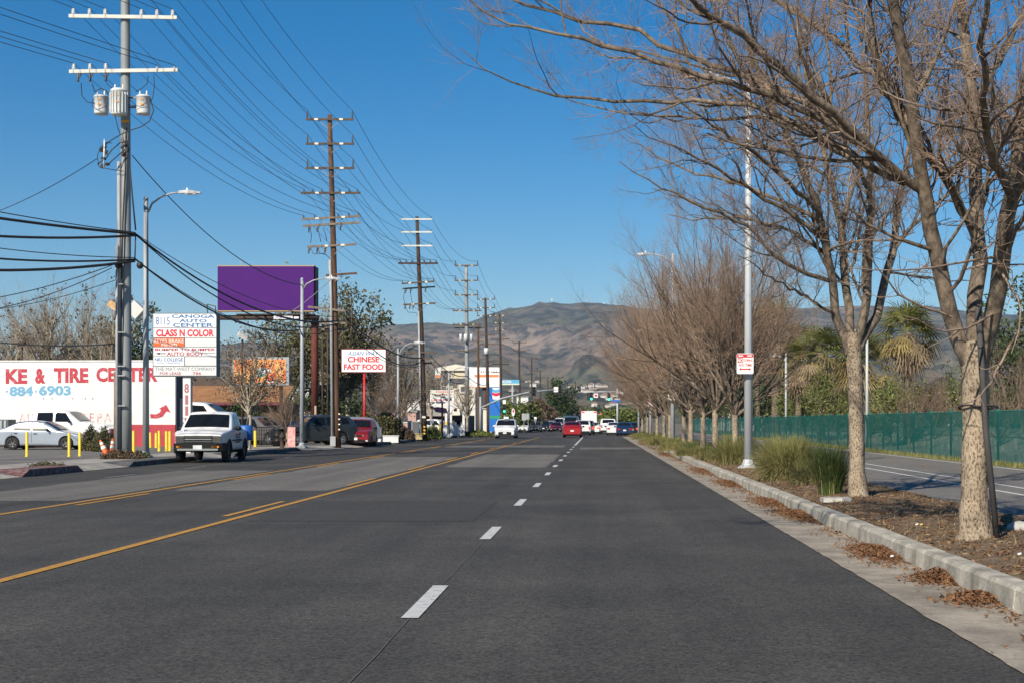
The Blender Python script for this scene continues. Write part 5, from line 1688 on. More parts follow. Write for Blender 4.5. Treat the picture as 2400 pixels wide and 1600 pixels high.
for px in (460, 500, 540):
    MB().span((gx(px - 8, 112) - gx(480, 112), -0.03, gz(935, 112)), (gx(px + 8, 112) - gx(480, 112), -0.003, gz(918, 112))).build('window', m_dark_wall, up_)

# white building fragments behind the trees
def block(name, label, px0, px1, py0, Y, depth, mat, py1=None, wins=(), winm=None, roofm=None, cat='building', z0=0.1, rz=0):
    cxx = gx((px0 + px1) / 2, Y)
    t = thing(name, label, cat, (cxx, Y, z0), rz)
    x0, x1 = gx(px0, Y) - cxx, gx(px1, Y) - cxx
    zt = gz(py0, Y) - z0
    MB().span((x0, 0, -0.1), (x1, depth, zt)).build('wall', mat, t)
    MB().span((x0 - .12, -0.12, zt + .003), (x1 + .12, depth + .12, zt + .16)).build('roof', roofm or m_roof_gravel, t)
    for (a0, b0, a1, b1) in wins:
        w = MB().span((gx(a0, Y) - cxx, -0.05, gz(b1, Y) - z0), (gx(a1, Y) - cxx, -0.004, gz(b0, Y) - z0)).build('window', winm or m_dark_wall, t)
        MB().span((gx(a0, Y) - cxx - .06, -0.07, gz(b1, Y) - z0 - .1), (gx(a1, Y) - cxx + .06, 0, gz(b1, Y) - z0 - .004)).build('sill', m_white_wall, w)
    return t
m_pink = M('pink stucco', (0.5, 0.32, 0.28), 0.85, var=0.1, scale=1)
m_cream = M('cream stucco', (0.68, 0.62, 0.52), 0.85, var=0.08, scale=1)
m_grey_wall = M('grey stucco', (0.3, 0.29, 0.275), 0.85, var=0.1, scale=1)
block('shop_building', 'white building glimpsed through trees below the orange poster', 560, 740, 915, 150, 8, m_white_wall, wins=((600, 930, 620, 945), (640, 930, 660, 945), (690, 930, 710, 945)))
block('shop_building', 'pink stucco building behind the hedge', 880, 975, 965, 146, 8, m_pink, wins=((900, 974, 915, 988), (940, 974, 955, 988)))
block('shop_building', 'white building with blue trim behind the white armed wooden pole', 955, 1022, 938, 165, 10, m_white_wall, wins=((965, 960, 985, 978), (992, 960, 1012, 978)))

# orange poster board
YO = 88.0
po = thing('poster_board', 'orange food poster in a grey frame behind the small tree', 'billboard', (gx(612, YO), YO, 0.13), 0)
def ox(px): return gx(px, YO) - gx(612, YO)
def oz(py): return gz(py, YO) - .13
m_frame = M('grey aluminium frame', (0.32, 0.35, 0.37), 0.5, 0.4)
def poster_mat():
    m = M('orange poster print', (0.8, 0.35, 0.08), 0.5)
    nt = m.node_tree
    b = nt.nodes['Principled BSDF']
    tc = _node(nt, 'ShaderNodeTexCoord')
    n = _node(nt, 'ShaderNodeTexNoise')
    n.inputs['Scale'].default_value = 1.1
    n.inputs['Detail'].default_value = 3
    nt.links.new(tc.outputs['Object'], n.inputs['Vector'])
    r = _node(nt, 'ShaderNodeValToRGB')
    for _ in range(2):
        r.color_ramp.elements.new(0.5)
    for e, (p, c) in zip(r.color_ramp.elements, ((0.3, (0.55, 0.06, 0.03)), (0.45, (0.75, 0.22, 0.06)), (0.55, (0.85, 0.45, 0.14)), (0.68, (0.8, 0.16, 0.06)))):
        e.position = p
        e.color = (*c, 1)
    nt.links.new(n.outputs['Fac'], r.inputs['Fac'])
    nt.links.new(r.outputs['Color'], b.inputs['Base Color'])
    return m
MB().span((ox(545), 0, oz(902)), (ox(677), 0.35, oz(836))).build('frame', m_frame, po)
MB().span((ox(548), -0.02, oz(898)), (ox(670), -0.003, oz(841))).build('poster', poster_mat(), po)
MB().span((ox(623), -0.025, oz(896)), (ox(666), -0.022, oz(892))).build('white_strip', m_panel, po)
a = MB()
for k in range(7):
    a.box((ox(607 + 4.5 * k), -0.03, oz(868 - 3 * math.sin(k * 2.1))), (0.09, 0.004, 0.25 + .1 * math.sin(k * 3)), ry=0.3 * math.sin(k * 5))
a.build('picture_marks', m_panel, po)
MB().ball((ox(612), -0.02, oz(872)), (0.32, 0.006, 0.3)).build('picture_bowl', M('teal print', (0.1, 0.4, 0.45), 0.5), po)
for px in (575, 655):
    MB().span((ox(px) - .09, 0.36, -0.1), (ox(px) + .09, 0.54, oz(860))).build('post', m_wood_old, po)

# purple billboard on its rusty column
YP = 110.0
bb = thing('billboard', 'large plain purple billboard on a rusty red column', 'billboard', (gx(735, YP), YP, 0.1), 0)
def bx(px): return gx(px, YP) - gx(735, YP)
def bz(py): return gz(py, YP) - .1
m_purple = M('purple vinyl', (0.068, 0.013, 0.15), 0.7, spec=0.15, var=0.06, scale=0.4)
m_rust = M('rusty red column', (0.17, 0.045, 0.03), 0.8, var=0.3, scale=1.5, stretch=(1, 1, 0.4))
m_grime = M('dark brown steelwork', (0.06, 0.04, 0.032), 0.8, var=0.3, scale=2)
m_trimb = M('tan board edge', (0.4, 0.28, 0.14), 0.7)
MB().span((bx(512), -0.25, bz(728.5)), (bx(737), -0.03, bz(625.5))).build('face', m_purple, bb)
MB().span((bx(512) - .03, -0.24, bz(625.3)), (bx(738), 0.4, bz(623))).build('edge_strip', m_trimb, bb)
MB().span((bx(512) - .03, -0.24, bz(731)), (bx(738), 0.4, bz(728.7))).build('edge_strip', m_trimb, bb)
MB().span((bx(512) - .02, -0.025, bz(728)), (bx(741), 0.9, bz(626))).build('back_frame', m_black, bb)
MB().span((bx(560), -0.9, bz(740)), (bx(741), -0.2, bz(737.5))).build('catwalk', m_grime, bb)
MB().tube([(bx(513), 0.35, bz(744)), (bx(745), 0.35, bz(744))], 0.19, 12).build('torsion_beam', m_grime, bb)
for px in (570, 620, 670, 720):
    MB().bar((bx(px), 0.3, bz(742)), (bx(px), -0.8, bz(738.5)), 0.07, 0.1).build('outrigger', m_grime, bb)
MB().tube([(0, 0.5, -0.1), (0, 0.5, bz(972))], 0.31, 18).build('column_sleeve', m_cond, bb)
MB().tube([(0, 0.5, bz(972) - .02), (0, 0.5, bz(752)), (0, 0.5, bz(742))], [0.285, 0.275, 0.27], 18).build('column', m_rust, bb)
MB().tube([(bx(738), 0.25, -0.1), (bx(738), 0.25, bz(950))], 0.09, 8).build('conduit', M('tan pipe', (0.35, 0.3, 0.2), 0.7), bb)
MB().tube([(0, 0.5, bz(759)), (0, 0.5, bz(752))], 0.33, 18).build('collar', m_grime, bb)
MB().span((bx(648), -0.96, bz(750)), (bx(692), -0.93, bz(743))).build('name_plate', m_panel, bb)
text(bb, 'OUTFRONT', bx(670), bz(746.5), bx(690) - bx(650), 0.15, -0.965, M('purple lettering', (0.16, 0.08, 0.35), 0.5), 0.02)
MB().span((bx(695), -0.96, bz(749)), (bx(706), -0.93, bz(744.5))).build('number_plate', m_panel, bb)
MB().bar((bx(564), 0.2, bz(625)), (bx(564), 0.2, bz(606)), 0.04, 0.04).build('antenna', m_cond, bb)
for dx in (0.55, 0.95):
    MB().tube([(dx, 0.7, bz(745)), (dx, 0.7, -0.1)], 0.07, 6).build('ladder_rail', m_grime, bb)

# restaurant sign
YF = 96.0
rs = thing('restaurant_sign', 'white Chinese fast food sign on a red post', 'sign', (gx(853, YF), YF, 0.13), 0)
def fx(px): return gx(px, YF) - gx(853, YF)
def fz(py): return gz(py, YF) - .13
m_redpost = M('red sign post', (0.60, 0.02, 0.02), 0.45)
m_redtrim = M('red sign trim', (0.35, 0.04, 0.05), 0.5)
MB().span((fx(800), 0, fz(872)), (fx(905), 0.3, fz(817.5))).build('cabinet', m_redtrim, rs)
MB().span((fx(801.3), -0.02, fz(870.6)), (fx(903.7), -0.003, fz(819))).build('panel', m_panel, rs)
MB().tube([(0, 0.15, -0.1), (0, 0.15, fz(872))], 0.075, 10).build('post', m_redpost, rs)
def ft(body, a, b_, y0, y1, mat, bold, **kw):
    text(rs, body, (fx(a) + fx(b_)) / 2, (fz(y0) + fz(y1)) / 2, fx(b_) - fx(a), fz(y0) - fz(y1), -0.024, mat, bold, **kw)
ft('ASIAN WAY', 815, 888, 823, 832.5, M('blue script print', (0.06, 0.12, 0.38), 0.5), 0.0, shear=0.35)
ft('CHINESE', 815, 889, 835, 848.5, m_p_red, 0.035)
ft('FAST FOOD', 806, 899, 852.5, 866, m_p_red, 0.035)

# liquor shop, its sign, the building behind, the boards
YL = 150.0
lq = thing('liquor_shop', 'grey shop with white arched portico behind the liquor sign', 'building', (gx(1045, YL), YL, 0.1), 0)
def lx(px): return gx(px, YL) - gx(1045, YL)
def lz(py): return gz(py, YL) - .1
MB().span((lx(990), 0.8, -0.1), (lx(1095), 9, lz(972))).build('wall', m_brown_wall, lq)
MB().span((lx(990), 0.0, lz(974)), (lx(1050), 0.79, lz(953))).build('canopy', m_grey_wall, lq)
arch = [(1036, 966)]
top_ = [(1003, 955), (1030, 944), (1085, 943), (1092, 955)]
ap = [(lx(x), lz(y)) for x, y in ((1012, 950), (1018, 945), (1085, 943.5), (1093, 952), (1093, 968), (1089, 968))]
for q in np.linspace(0, math.pi, 9):
    ap.append((lx(1074 + 14 * math.cos(q)), lz(966 - 11 * math.sin(q))))
ap += [(lx(1058), lz(968)), (lx(1052), lz(968)), (lx(1048), lz(956)), (lx(1024), lz(952))]
MB().prism(ap, -0.8, -0.3).build('arched_gable', m_white_wall, lq)
for px in (1047, 1058, 1088):
    MB().span((lx(px) - .12, -0.7, -0.1), (lx(px) + .12, -0.4, lz(967.5))).build('column', m_white_wall, lq)
m_purp = M('purple shop sign', (0.3, 0.1, 0.35), 0.5)
MB().span((lx(1023), -0.06, lz(963)), (lx(1043), -0.03, lz(954))).build('shop_sign', m_purp, lq)
text(lq, 'LIQUOR', lx(1033), lz(958), lx(1041) - lx(1025), 0.2, -0.07, m_panel, 0.02) if False else None
MB().span((lx(1064), -0.06, lz(963)), (lx(1071), -0.03, lz(955))).build('shop_sign', m_purp, lq)
for px in (1002, 1022, 1066, 1078):
    w = MB().span((lx(px) - .5, 0.74, 0.4), (lx(px) + .5, 0.795, lz(985))).build('window', m_dark_wall, lq)
    MB().span((lx(px) - .55, 0.7, 0.3), (lx(px) + .55, 0.79, 0.395)).build('sill', m_white_wall, w)

YQ = 136.0
ls = thing('liquor_sign', 'faded pole sign reading LIQUOR', 'sign', (gx(1036, YQ), YQ, 0.13), 0)
def qx(px): return gx(px, YQ) - gx(1036, YQ)
def qz(py): return gz(py, YQ) - .13
m_pale_gr = M('pale green sign panel', (0.58, 0.62, 0.54), 0.5)
MB().span((qx(1008), 0, qz(941)), (qx(1064), 0.3, qz(913.5))).build('cabinet', m_panel, ls)
MB().span((qx(1009), -0.015, qz(931)), (qx(1063), -0.003, qz(914.5))).build('panel', m_pale_gr, ls)
MB().span((qx(1009), -0.015, qz(940.3)), (qx(1063), -0.003, qz(932.5))).build('panel', m_panel, ls)
text(ls, 'LIQUOR', qx(1036), qz(936.4), qx(1061) - qx(1011), 0.25, -0.02, m_p_red, 0.03)
a = MB()
for y, x0_, x1_ in ((917, 1022, 1062), (924, 1020, 1060)):
    for k in range(8):
        xx = x0_ + (x1_ - x0_) * k / 8
        a.span((qx(xx), -0.02, qz(y + 1.4)), (qx(xx + 3.2), -0.017, qz(y - 1.2)))
a.build('print_marks', m_p_red, ls)
MB().tube([(0, 0.15, -0.1), (0, 0.15, qz(941))], 0.09, 8).build('post', m_wood_old, ls)

st_ = thing('storage_building', 'cream gabled building front behind the liquor shop', 'building', (gx(1070, 235), 235, 0.1), 0)
def tx(px): return gx(px, 235) - gx(1070, 235)
def tz(py): return gz(py, 235) - .1
MB().prism([(tx(1030), -0.1), (tx(1114), -0.1), (tx(1114), tz(900)), (tx(1030), tz(900))], 0, 14).build('wall', m_cream, st_)
MB().prism([(tx(1020), tz(868)), (tx(1022), tz(862)), (tx(1070), tz(853.5)), (tx(1118), tz(862)), (tx(1118), tz(868))], -0.8, 14.2).build('gable_roof', m_cream, st_)
for a0, a1 in ((1034, 1046), (1052, 1060), (1100, 1112)):
    MB().span((tx(a0), -0.3, tz(900)), (tx(a1), -0.003, tz(868.5))).build('recess_shade', m_dark_wall, st_)  # dark slab on the flat wall, painted in place of a recess's shade
MB().span((tx(1052), -0.75, tz(886)), (tx(1094), -0.4, tz(873))).build('sign_panel', M('tan sign panel', (0.6, 0.52, 0.36), 0.7), st_)
for a0, y0 in ((1036, 905), (1062, 897), (1080, 905), (1096, 912)):
    w = MB().span((tx(a0), -0.1, tz(y0 + 12)), (tx(a0 + 9), -0.004, tz(y0))).build('window', m_dark_wall, st_)
    MB().span((tx(a0) - .2, -0.25, tz(y0 + 12) - .3), (tx(a0 + 9) + .2, -0.02, tz(y0 + 12) - .01)).build('sill', m_cream, w)

wbd = thing('white_board', 'white billboard with orange stripe behind the wooden poles', 'billboard', (gx(1135, 225), 225, 0.1), 0)
def vx(px): return gx(px, 225) - gx(1135, 225)
def vz(py): return gz(py, 225) - .1
m_orange = M('orange print', (0.75, 0.25, 0.08), 0.5)
MB().span((vx(1100), 0, vz(906)), (vx(1171), 0.6, vz(860))).build('face', m_panel, wbd)
MB().span((vx(1112), -0.03, vz(883)), (vx(1169), -0.004, vz(877))).build('stripe', m_orange, wbd)
MB().span((vx(1100), -0.03, vz(907)), (vx(1140), -0.004, vz(905))).build('stripe', m_orange, wbd)
a = MB()
for k in range(7):
    a.span((vx(1126 + 6 * k), -0.02, vz(873)), (vx(1129.5 + 6 * k), -0.006, vz(868.5)))
a.build('print_marks', m_cond, wbd)
MB().tube([(0, 0.9, -0.1), (0, 0.9, vz(890))], 0.4, 12).build('column', m_grime, wbd)
ob = thing('orange_board', 'smaller white and orange board left of the gabled building', 'billboard', (gx(1027, 228), 228, 0.1), 0)
MB().span((gx(1020, 228) - gx(1027, 228), 0, gz(886, 228)), (gx(1034, 228) - gx(1027, 228), 0.4, gz(863, 228))).build('face', m_panel, ob)
MB().span((gx(1020, 228) - gx(1027, 228), -0.03, gz(885, 228)), (gx(1034, 228) - gx(1027, 228), -0.004, gz(879, 228))).build('stripe', m_orange, ob)
MB().tube([(0, 0.7, -0.1), (0, 0.7, gz(880, 228))], 0.25, 10).build('column', m_grime, ob)

ic = thing('icon_sign', 'blue and pale ICON sign on a tall post', 'sign', (gx(1201, 240), 240, 0.1), 0)
def ix(px): return gx(px, 240) - gx(1201, 240)
def iz(py): return gz(py, 240) - .1
m_skyb = M('sky blue sign print', (0.10, 0.38, 0.58), 0.5)
MB().span((ix(1177), 0, iz(901)), (ix(1217), 0.4, iz(889))).build('panel', m_skyb, ic)
MB().span((ix(1177), -0.02, iz(901)), (ix(1217), -0.003, iz(898))).build('pale_strip', M('pale green strip', (0.6, 0.68, 0.5), 0.5), ic)
text(ic, 'ICON', ix(1188), iz(893.5), ix(1198) - ix(1178), 0.45, -0.03, m_panel, 0.03)
MB().tube([(0, 0.2, -0.1), (0, 0.2, iz(901))], 0.16, 8).build('post', m_cond, ic)

gs = thing('fuel_sign', 'tall blue fuel station price sign with red and blue chevrons', 'sign', (gx(1159, 172), 172, 0.1), 0)
def ex(px): return gx(px, 172) - gx(1159, 172)
def ez(py): return gz(py, 172) - .1
m_fblue = M('fuel sign blue', (0.02, 0.15, 0.5), 0.4)
m_fdark = M('fuel sign shaded side blue', (0.015, 0.06, 0.2), 0.4)
MB().span((ex(1147), 0, ez(1010)), (ex(1172), 0.8, ez(907))).build('body', m_fblue, gs)
MB().span((ex(1154), -0.02, ez(935)), (ex(1171), -0.003, ez(908))).build('panel', m_panel, gs)
for y0, mt in ((910, m_skyb), (918, m_p_red)):
    MB().prism([(ex(1154), ez(y0 + 7)), (ex(1162.5), ez(y0 + 10)), (ex(1171), ez(y0 + 7)), (ex(1171), ez(y0)), (ex(1162.5), ez(y0 + 3)), (ex(1154), ez(y0))], -0.04, -0.022).build('chevron', mt, gs)
MB().span((ex(1148), -0.02, ez(980)), (ex(1172), -0.003, ez(973))).build('green_panel', M('green price panel', (0.03, 0.3, 0.14), 0.4), gs)
MB().span((ex(1155), -0.02, ez(940)), (ex(1170), -0.003, ez(936))).build('pale_panel', m_skyb, gs)
block('fuel_shop', 'cream low shop beside the blue fuel sign', 1132, 1152, 958, 185, 6, m_cream)
block('fuel_canopy', 'white and yellow flat canopy far behind the fuel sign', 1211, 1238, 930, 320, 12, m_white_wall, cat='canopy')

# right of the fence: pale building behind the shrubs and a small blue shop sign
block('warehouse', 'pale warehouse behind the bare shrubs and fence', 2090, 2290, 922, 110, 14, m_cream, wins=((2105, 935, 2125, 955), (2190, 935, 2215, 955)), cat='building')
block('warehouse', 'long low cream building behind the row trees', 1640, 1790, 968, 240, 12, m_cream, cat='building', wins=((1625, 970, 1640, 982), (1665, 970, 1680, 982), (1750, 970, 1765, 982)))
sgn = thing('shop_sign', 'small blue yellow and white sign high behind the palms', 'sign', (gx(1960, 260), 260, 0.1), 0)
MB().span((-1.2, 0, gz(845, 260)), (1.2, 0.3, gz(833, 260))).build('panel', m_panel, sgn)
MB().span((-1.2, -0.02, gz(833, 260) - .45), (1.2, -0.003, gz(833, 260))).build('blue_band', m_fblue, sgn)
MB().span((-1.2, -0.02, gz(845, 260)), (-.5, -0.003, gz(833, 260) - .46)).build('yellow_panel', m_tag_y, sgn)
MB().tube([(0, .15, -0.1), (0, .15, gz(845, 260))], 0.15, 8).build('post', m_cond, sgn)

# ------------------------------------------------------------------ green screened fence
def screen_mat():
    m = bpy.data.materials.new('green windscreen mesh')
    m.use_nodes = True
    nt = m.node_tree
    b = nt.nodes['Principled BSDF']
    b.inputs['Base Color'].default_value = (0.009, 0.115, 0.098, 1)
    b.inputs['Roughness'].default_value = 0.8
    b.inputs['Specular IOR Level'].default_value = 0.2
    tr = _node(nt, 'ShaderNodeBsdfTransparent')
    mx = _node(nt, 'ShaderNodeMixShader')
    tc = _node(nt, 'ShaderNodeTexCoord')
    n = _node(nt, 'ShaderNodeTexNoise')
    n.inputs['Scale'].default_value = 3
    n.inputs['Detail'].default_value = 5
    nt.links.new(tc.outputs['Object'], n.inputs['Vector'])
    r = _node(nt, 'ShaderNodeMapRange')
    r.inputs[1].default_value = 0.3
    r.inputs[2].default_value = 0.7
    r.inputs[3].default_value = 0.74
    r.inputs[4].default_value = 0.92
    nt.links.new(n.outputs['Fac'], r.inputs[0])
    nt.links.new(r.outputs[0], mx.inputs[0])
    nt.links.new(tr.outputs[0], mx.inputs[1])
    nt.links.new(b.outputs[0], mx.inputs[2])
    nt.links.new(mx.outputs[0], nt.nodes['Material Output'].inputs['Surface'])
    return m
m_screen = screen_mat()
m_fpost = M('green fence post', (0.01, 0.105, 0.085), 0.6, var=0.15, scale=3)
fence = thing('fence', 'long green screened fence beyond the bike path', 'fence', (12.62, 30, 0.13), 0)
FH = 1.72
yy = 0.0
k = 0
while yy < 162:
    # every panel bulges and slackens a little between its posts
    nx, nz = 9, 5
    vs = []
    for i in range(nx):
        for j in range(nz):
            u, v = i / (nx - 1), j / (nz - 1)
            bul = 0.05 * math.sin(math.pi * u) * math.sin(math.pi * v) * math.sin(k * 2.7 + 1)
            vs.append((bul + 0.01 * math.sin(u * 20 + k), yy + 3.0 * u, 0.04 + (FH - 0.04 - 0.02 * math.sin(math.pi * u)) * v))
    fs = [(i * nz + j, (i + 1) * nz + j, (i + 1) * nz + j + 1, i * nz + j + 1) for i in range(nx - 1) for j in range(nz - 1)]
    MB().add(vs, fs, True).build('screen_panel', m_screen, fence)
    MB().tube([(0.06, yy, -0.1), (0.06, yy, FH + 0.08)], 0.04, 8).build('post', m_fpost, fence)
    MB().lathe([(0.045, 0), (0.05, 0.03), (0.001, 0.06)], (0.06, yy, FH + .08), 8).build('post_cap', m_fpost, fence)
    yy += 3.0
    k += 1
MB().tube([(0.09, 0, FH), (0.09, 162, FH)], 0.022, 6).build('top_rail', m_fpost, fence)
MB().tube([(0.09, 0, 0.9), (0.09, 162, 0.9)], 0.015, 6).build('mid_rail', m_fpost, fence)

# rough stone bank behind the fence
m_bank = M('grey stone bank', (0.36, 0.33, 0.28), 0.9, var=0.4, scale=2.2, bump=0.8, bscale=9, detail=8)
def bank_z(X, Y):
    u = np.clip((X - 17.5) / 3.5, 0, 1)
    return 0.12 + 1.05 * u * u * (3 - 2 * u) + 0.1 * np.sin(X * 5 + Y * 3) * np.sin(Y * 2.3) * u
V, Q = field(17.4, 24, 20, 110, 24, 240, bank_z)
structure(link('stone_bank', npmesh('stone_bank', V, Q, True), m_bank))

# ------------------------------------------------------------------ grasses
def grass_mat(name, c, c2, tip):
    m = M(name, c, 0.7, col2=c2, var=0.3, scale=2.0, spec=0.25)
    return m
m_grass = grass_mat('green fountain grass', (0.13, 0.135, 0.035), (0.30, 0.28, 0.10), None)
m_grass_d = grass_mat('dark green grass', (0.03, 0.05, 0.012), (0.085, 0.12, 0.03), None)
m_grass_y = grass_mat('straw grass', (0.26, 0.2, 0.09), (0.45, 0.36, 0.18), None)
def blades(rng, n, H, rad, lean, w=0.008, base=0.12, seg=5):
    az = rng.uniform(0, 2 * np.pi, n)
    ln = H * rng.uniform(0.6, 1.15, n)
    lean_ = np.abs(rng.normal(size=n)) * lean
    rr = rad * base * np.sqrt(rng.random(n))
    P = np.empty((n, seg, 3))
    p = np.stack([rr * np.cos(az), rr * np.sin(az), np.zeros(n)], 1)
    th = lean_ * 0.6
    daz = az + rng.normal(size=n) * 0.5
    P[:, 0] = p
    for j in range(1, seg):
        d = np.stack([np.sin(th) * np.cos(daz), np.sin(th) * np.sin(daz), np.cos(th)], 1)
        p = p + d * (ln / (seg - 1))[:, None]
        P[:, j] = p
        th = th + lean_ * 0.55 + 0.05
    W = w * np.linspace(1, 0.25, seg)[None] * rng.uniform(0.7, 1.3, n)[:, None]
    side = np.stack([-np.sin(daz), np.cos(daz), np.zeros(n)], 1)
    side = unit(side + rng.normal(size=(n, 3)) * 0.3)
    return strips(P, W, side)
def clump(label, x, y, H, lean, n, mat, w=0.008, seed=1, straw=0.15, rad=1.0, group='grass clumps in the planting strip', base=0.25):
    rng = np.random.default_rng(seed)
    t = thing('grass_clump', label, 'grass', (x, y, 0.19), 0, group)
    V, Q = blades(rng, n, H, rad, lean, w, base)
    link('blades', npmesh('blades', V, Q), mat, t)
    if straw:
        V, Q = blades(rng, int(n * straw), H * 0.75, rad, lean * 1.5, w, base * 1.2)
        link('dry_blades', npmesh('dry_blades', V, Q), m_grass_y, t)
    return t
clump('dark green upright grass clump left of the second tree trunk', 4.16, 25.4, 0.9, 0.22, 1500, m_grass_d, 0.010, 1, 0.04, 1.0, base=0.2)
clump('large arching green grass clump between street lamp and second tree', 4.35, 32.0, 0.92, 0.6, 3200, m_grass, 0.013, 2, 0.35, 1.3, base=0.34)
clump('large arching grass clump right behind the kerbside lamp base', 4.75, 36.0, 0.95, 0.55, 2800, m_grass, 0.014, 3, 0.3, 1.3, base=0.34)
clump('low straw coloured grass clump in front of the large arching one', 4.4, 29.3, 0.55, 0.6, 1200, m_grass, 0.009, 4, 0.8, 1.0, base=0.3)
clump('yellow green grass clump left of the kerbside lamp', 4.2, 43.5, 0.85, 0.45, 2200, m_grass, 0.012, 5, 0.2, 1.2, base=0.4)
clump('dark green grass clump at the foot of the third tree', 4.6, 46.8, 0.95, 0.4, 1800, m_grass_d, 0.012, 6, 0.05, 1.2, base=0.4)
_n = ['fifth', 'sixth', 'seventh', 'eighth', 'ninth', 'tenth', 'eleventh', 'twelfth', 'thirteenth']
gp = None
def nth(i):
    return '%d%s' % (i, {1: 'st', 2: 'nd', 3: 'rd'}.get(i if i < 20 else i % 10, 'th'))
for i, y in enumerate((49.0, 51.5, 55.8, 58.4, 62.5, 65.5, 70.5, 76.5, 80.0, 84, 88.5, 92, 98.5, 101, 108.5, 112, 119, 123, 131, 135)):
    x = 4.1 + 0.7 * math.sin(i * 2.1) * .6 + 0.2
    lb = 'low grass clump in the strip, %s beyond the lamp base clumps' % nth(i + 1)
    if i < 3:
        o = clump(lb, x, y, 0.42, 0.65, 1500, [m_grass, m_grass_d, m_grass][i], 0.014, 20 + i, 0.35, 1.5, base=0.5)
        gp = (gp or []) + [o]
    else:
        o = copy_tree(gp[i % 3])
        o.location = (x, y, 0.19)
        o.rotation_euler.z = i
        tag(o, lb, 'grass', 'grass clumps in the planting strip')
    o.scale = (1.1, 1.5, 1.0 + 0.25 * math.sin(i * 1.7))

# verge at the foot of the fence, and sparse weeds in the strip
rng = np.random.default_rng(5)
def turf(name, label, x0, x1, y0, y1, n, H, mat, lean=0.5, w=0.012, zf=lambda x, y: 0.14, dens=None):
    V, Q = blades(rng, n, H, 0.0, lean, w, 0.0, 4)
    V = V.reshape(n, 8, 3)
    x = rng.uniform(x0, x1, n)
    y = y0 + (y1 - y0) * rng.random(n) ** 1.4
    V[:, :, 0] += x[:, None]
    V[:, :, 1] += y[:, None]
    V[:, :, 2] += zf(x, y)[:, None] if not np.isscalar(zf(0, 0)) else zf(0, 0)
    o = link(name, npmesh(name, V.reshape(-1, 3), Q), mat)
    o['label'] = label
    o['category'] = 'grass'
    return stuff(o)
turf('grass', 'ragged green verge along the foot of the fence', 12.16, 12.7, 28, 140, 14000, 0.2, m_grass, 0.6, 0.016)
turf('weeds', 'sparse dry weeds in the planting strip soil', 3.6, 5.8, 9, 140, 3500, 0.08, m_grass_y, 0.8, 0.008, lambda x, y: np.asarray(soil_z(np.asarray(x, float), np.asarray(y, float))) - 0.005 + np.zeros(np.shape(x)) if np.ndim(x) else np.zeros(1))

# fallen leaves: scattered in the strip, and heaped in the gutter
m_dead = M('dead brown leaves', (0.125, 0.055, 0.026), 0.85, col2=(0.27, 0.145, 0.075), var=0.4, scale=9, spec=0.2)
m_dead2 = M('straw brown leaves', (0.17, 0.11, 0.06), 0.85, col2=(0.34, 0.25, 0.15), var=0.3, scale=7, spec=0.2)
def flakes(C, size, rng, flat=0.45):
    N = len(C)
    a = unit(rng.normal(size=(N, 3)) * np.array([1, 1, flat]))
    b = rng.normal(size=(N, 3)) * np.array([1, 1, flat])
    b = unit(b - a * (a * b).sum(1, keepdims=True))
    nrm = np.cross(a, b)
    s = (size * rng.uniform(0.5, 1.4, N))[:, None]
    lift = nrm * s * rng.uniform(-0.25, 0.25, N)[:, None]
    V = np.stack([C - a * s, C + b * s * .35 + lift, C + a * s, C - b * s * .35 + lift], 1).reshape(-1, 3)
    Q = np.arange(N * 4).reshape(-1, 4)
    T = np.concatenate([Q[:, [0, 1, 2]], Q[:, [0, 2, 3]]])
    return V, T
N = 17000
x = rng.uniform(3.52, 5.9, N)
y = 8 + 62 * rng.random(N) ** 1.7
C = np.stack([x, y, soil_z(x, y) + 0.012], 1)
V, T = flakes(C, 0.028, rng, 0.3)
o = stuff(link('leaf_litter', npmesh('leaf_litter', V, T), m_dead))
o['label'] = 'brown fallen leaves scattered over the planting strip'
N = 6000
x = rng.uniform(3.52, 5.9, N)
y = 8 + 50 * rng.random(N) ** 1.5
V, T = flakes(np.stack([x, y, soil_z(x, y) + 0.012], 1), 0.03, rng, 0.3)
o = stuff(link('leaf_litter', npmesh('leaf_litter', V, T), m_dead2))
o['label'] = 'pale dry leaf scraps scattered over the planting strip'

def pile(label, px, py, ln, wd, n, h=0.05, skew=0.0):
    Y = F * CAM_H / (py - VY)
    X = min(gx(px, Y), 3.2)
    t = tag(bpy.data.objects.new('leaf_pile', None), label, 'leaf pile', 'leaf piles in the gutter') if False else None
    u = rng.normal(size=n) * 0.38
    v = rng.normal(size=n) * 0.38
    ok = np.clip(1 - np.hypot(u, v), 0, 1)
    C = np.stack([np.minimum(u * wd, 3.27 - X), v * ln, 0.015 + rng.random(n) * h * ok * 1.6], 1)
    V, T = flakes(C, 0.027, rng, 0.6)
    o = link('leaf_pile', npmesh('leaf_pile', V, T), m_dead, None, (X, Y, 0))
    return tag(o, label, 'leaf pile', 'leaf piles in the gutter')
N = 5200
y = 9 + 85 * rng.random(N) ** 1.5
w_ = 0.5 + 0.5 * np.sin(y * 1.3) * np.sin(y * 0.47 + 1)
x = 3.28 - np.abs(rng.normal(size=N)) * (0.06 + 0.22 * w_)
ok = (x > 2.45) & (rng.random(N) < 0.25 + 0.75 * w_)
V, T = flakes(np.stack([x, y, np.full(N, 0.022)], 1)[ok], 0.026, rng, 0.4)
o = stuff(link('leaf_litter', npmesh('leaf_litter', V, T), m_dead))
o['label'] = 'loose brown leaves drifted along the gutter'
pile('brown leaf pile in the gutter nearest the camera', 2291, 1410, 0.42, 0.34, 1100, 0.06)
pile('brown leaf pile in the gutter, second from the camera', 2200, 1362, 0.5, 0.32, 1100, 0.08)
pile('long brown leaf pile in the gutter, third from the camera', 2064, 1298, 1.3, 0.38, 2400, 0.06)
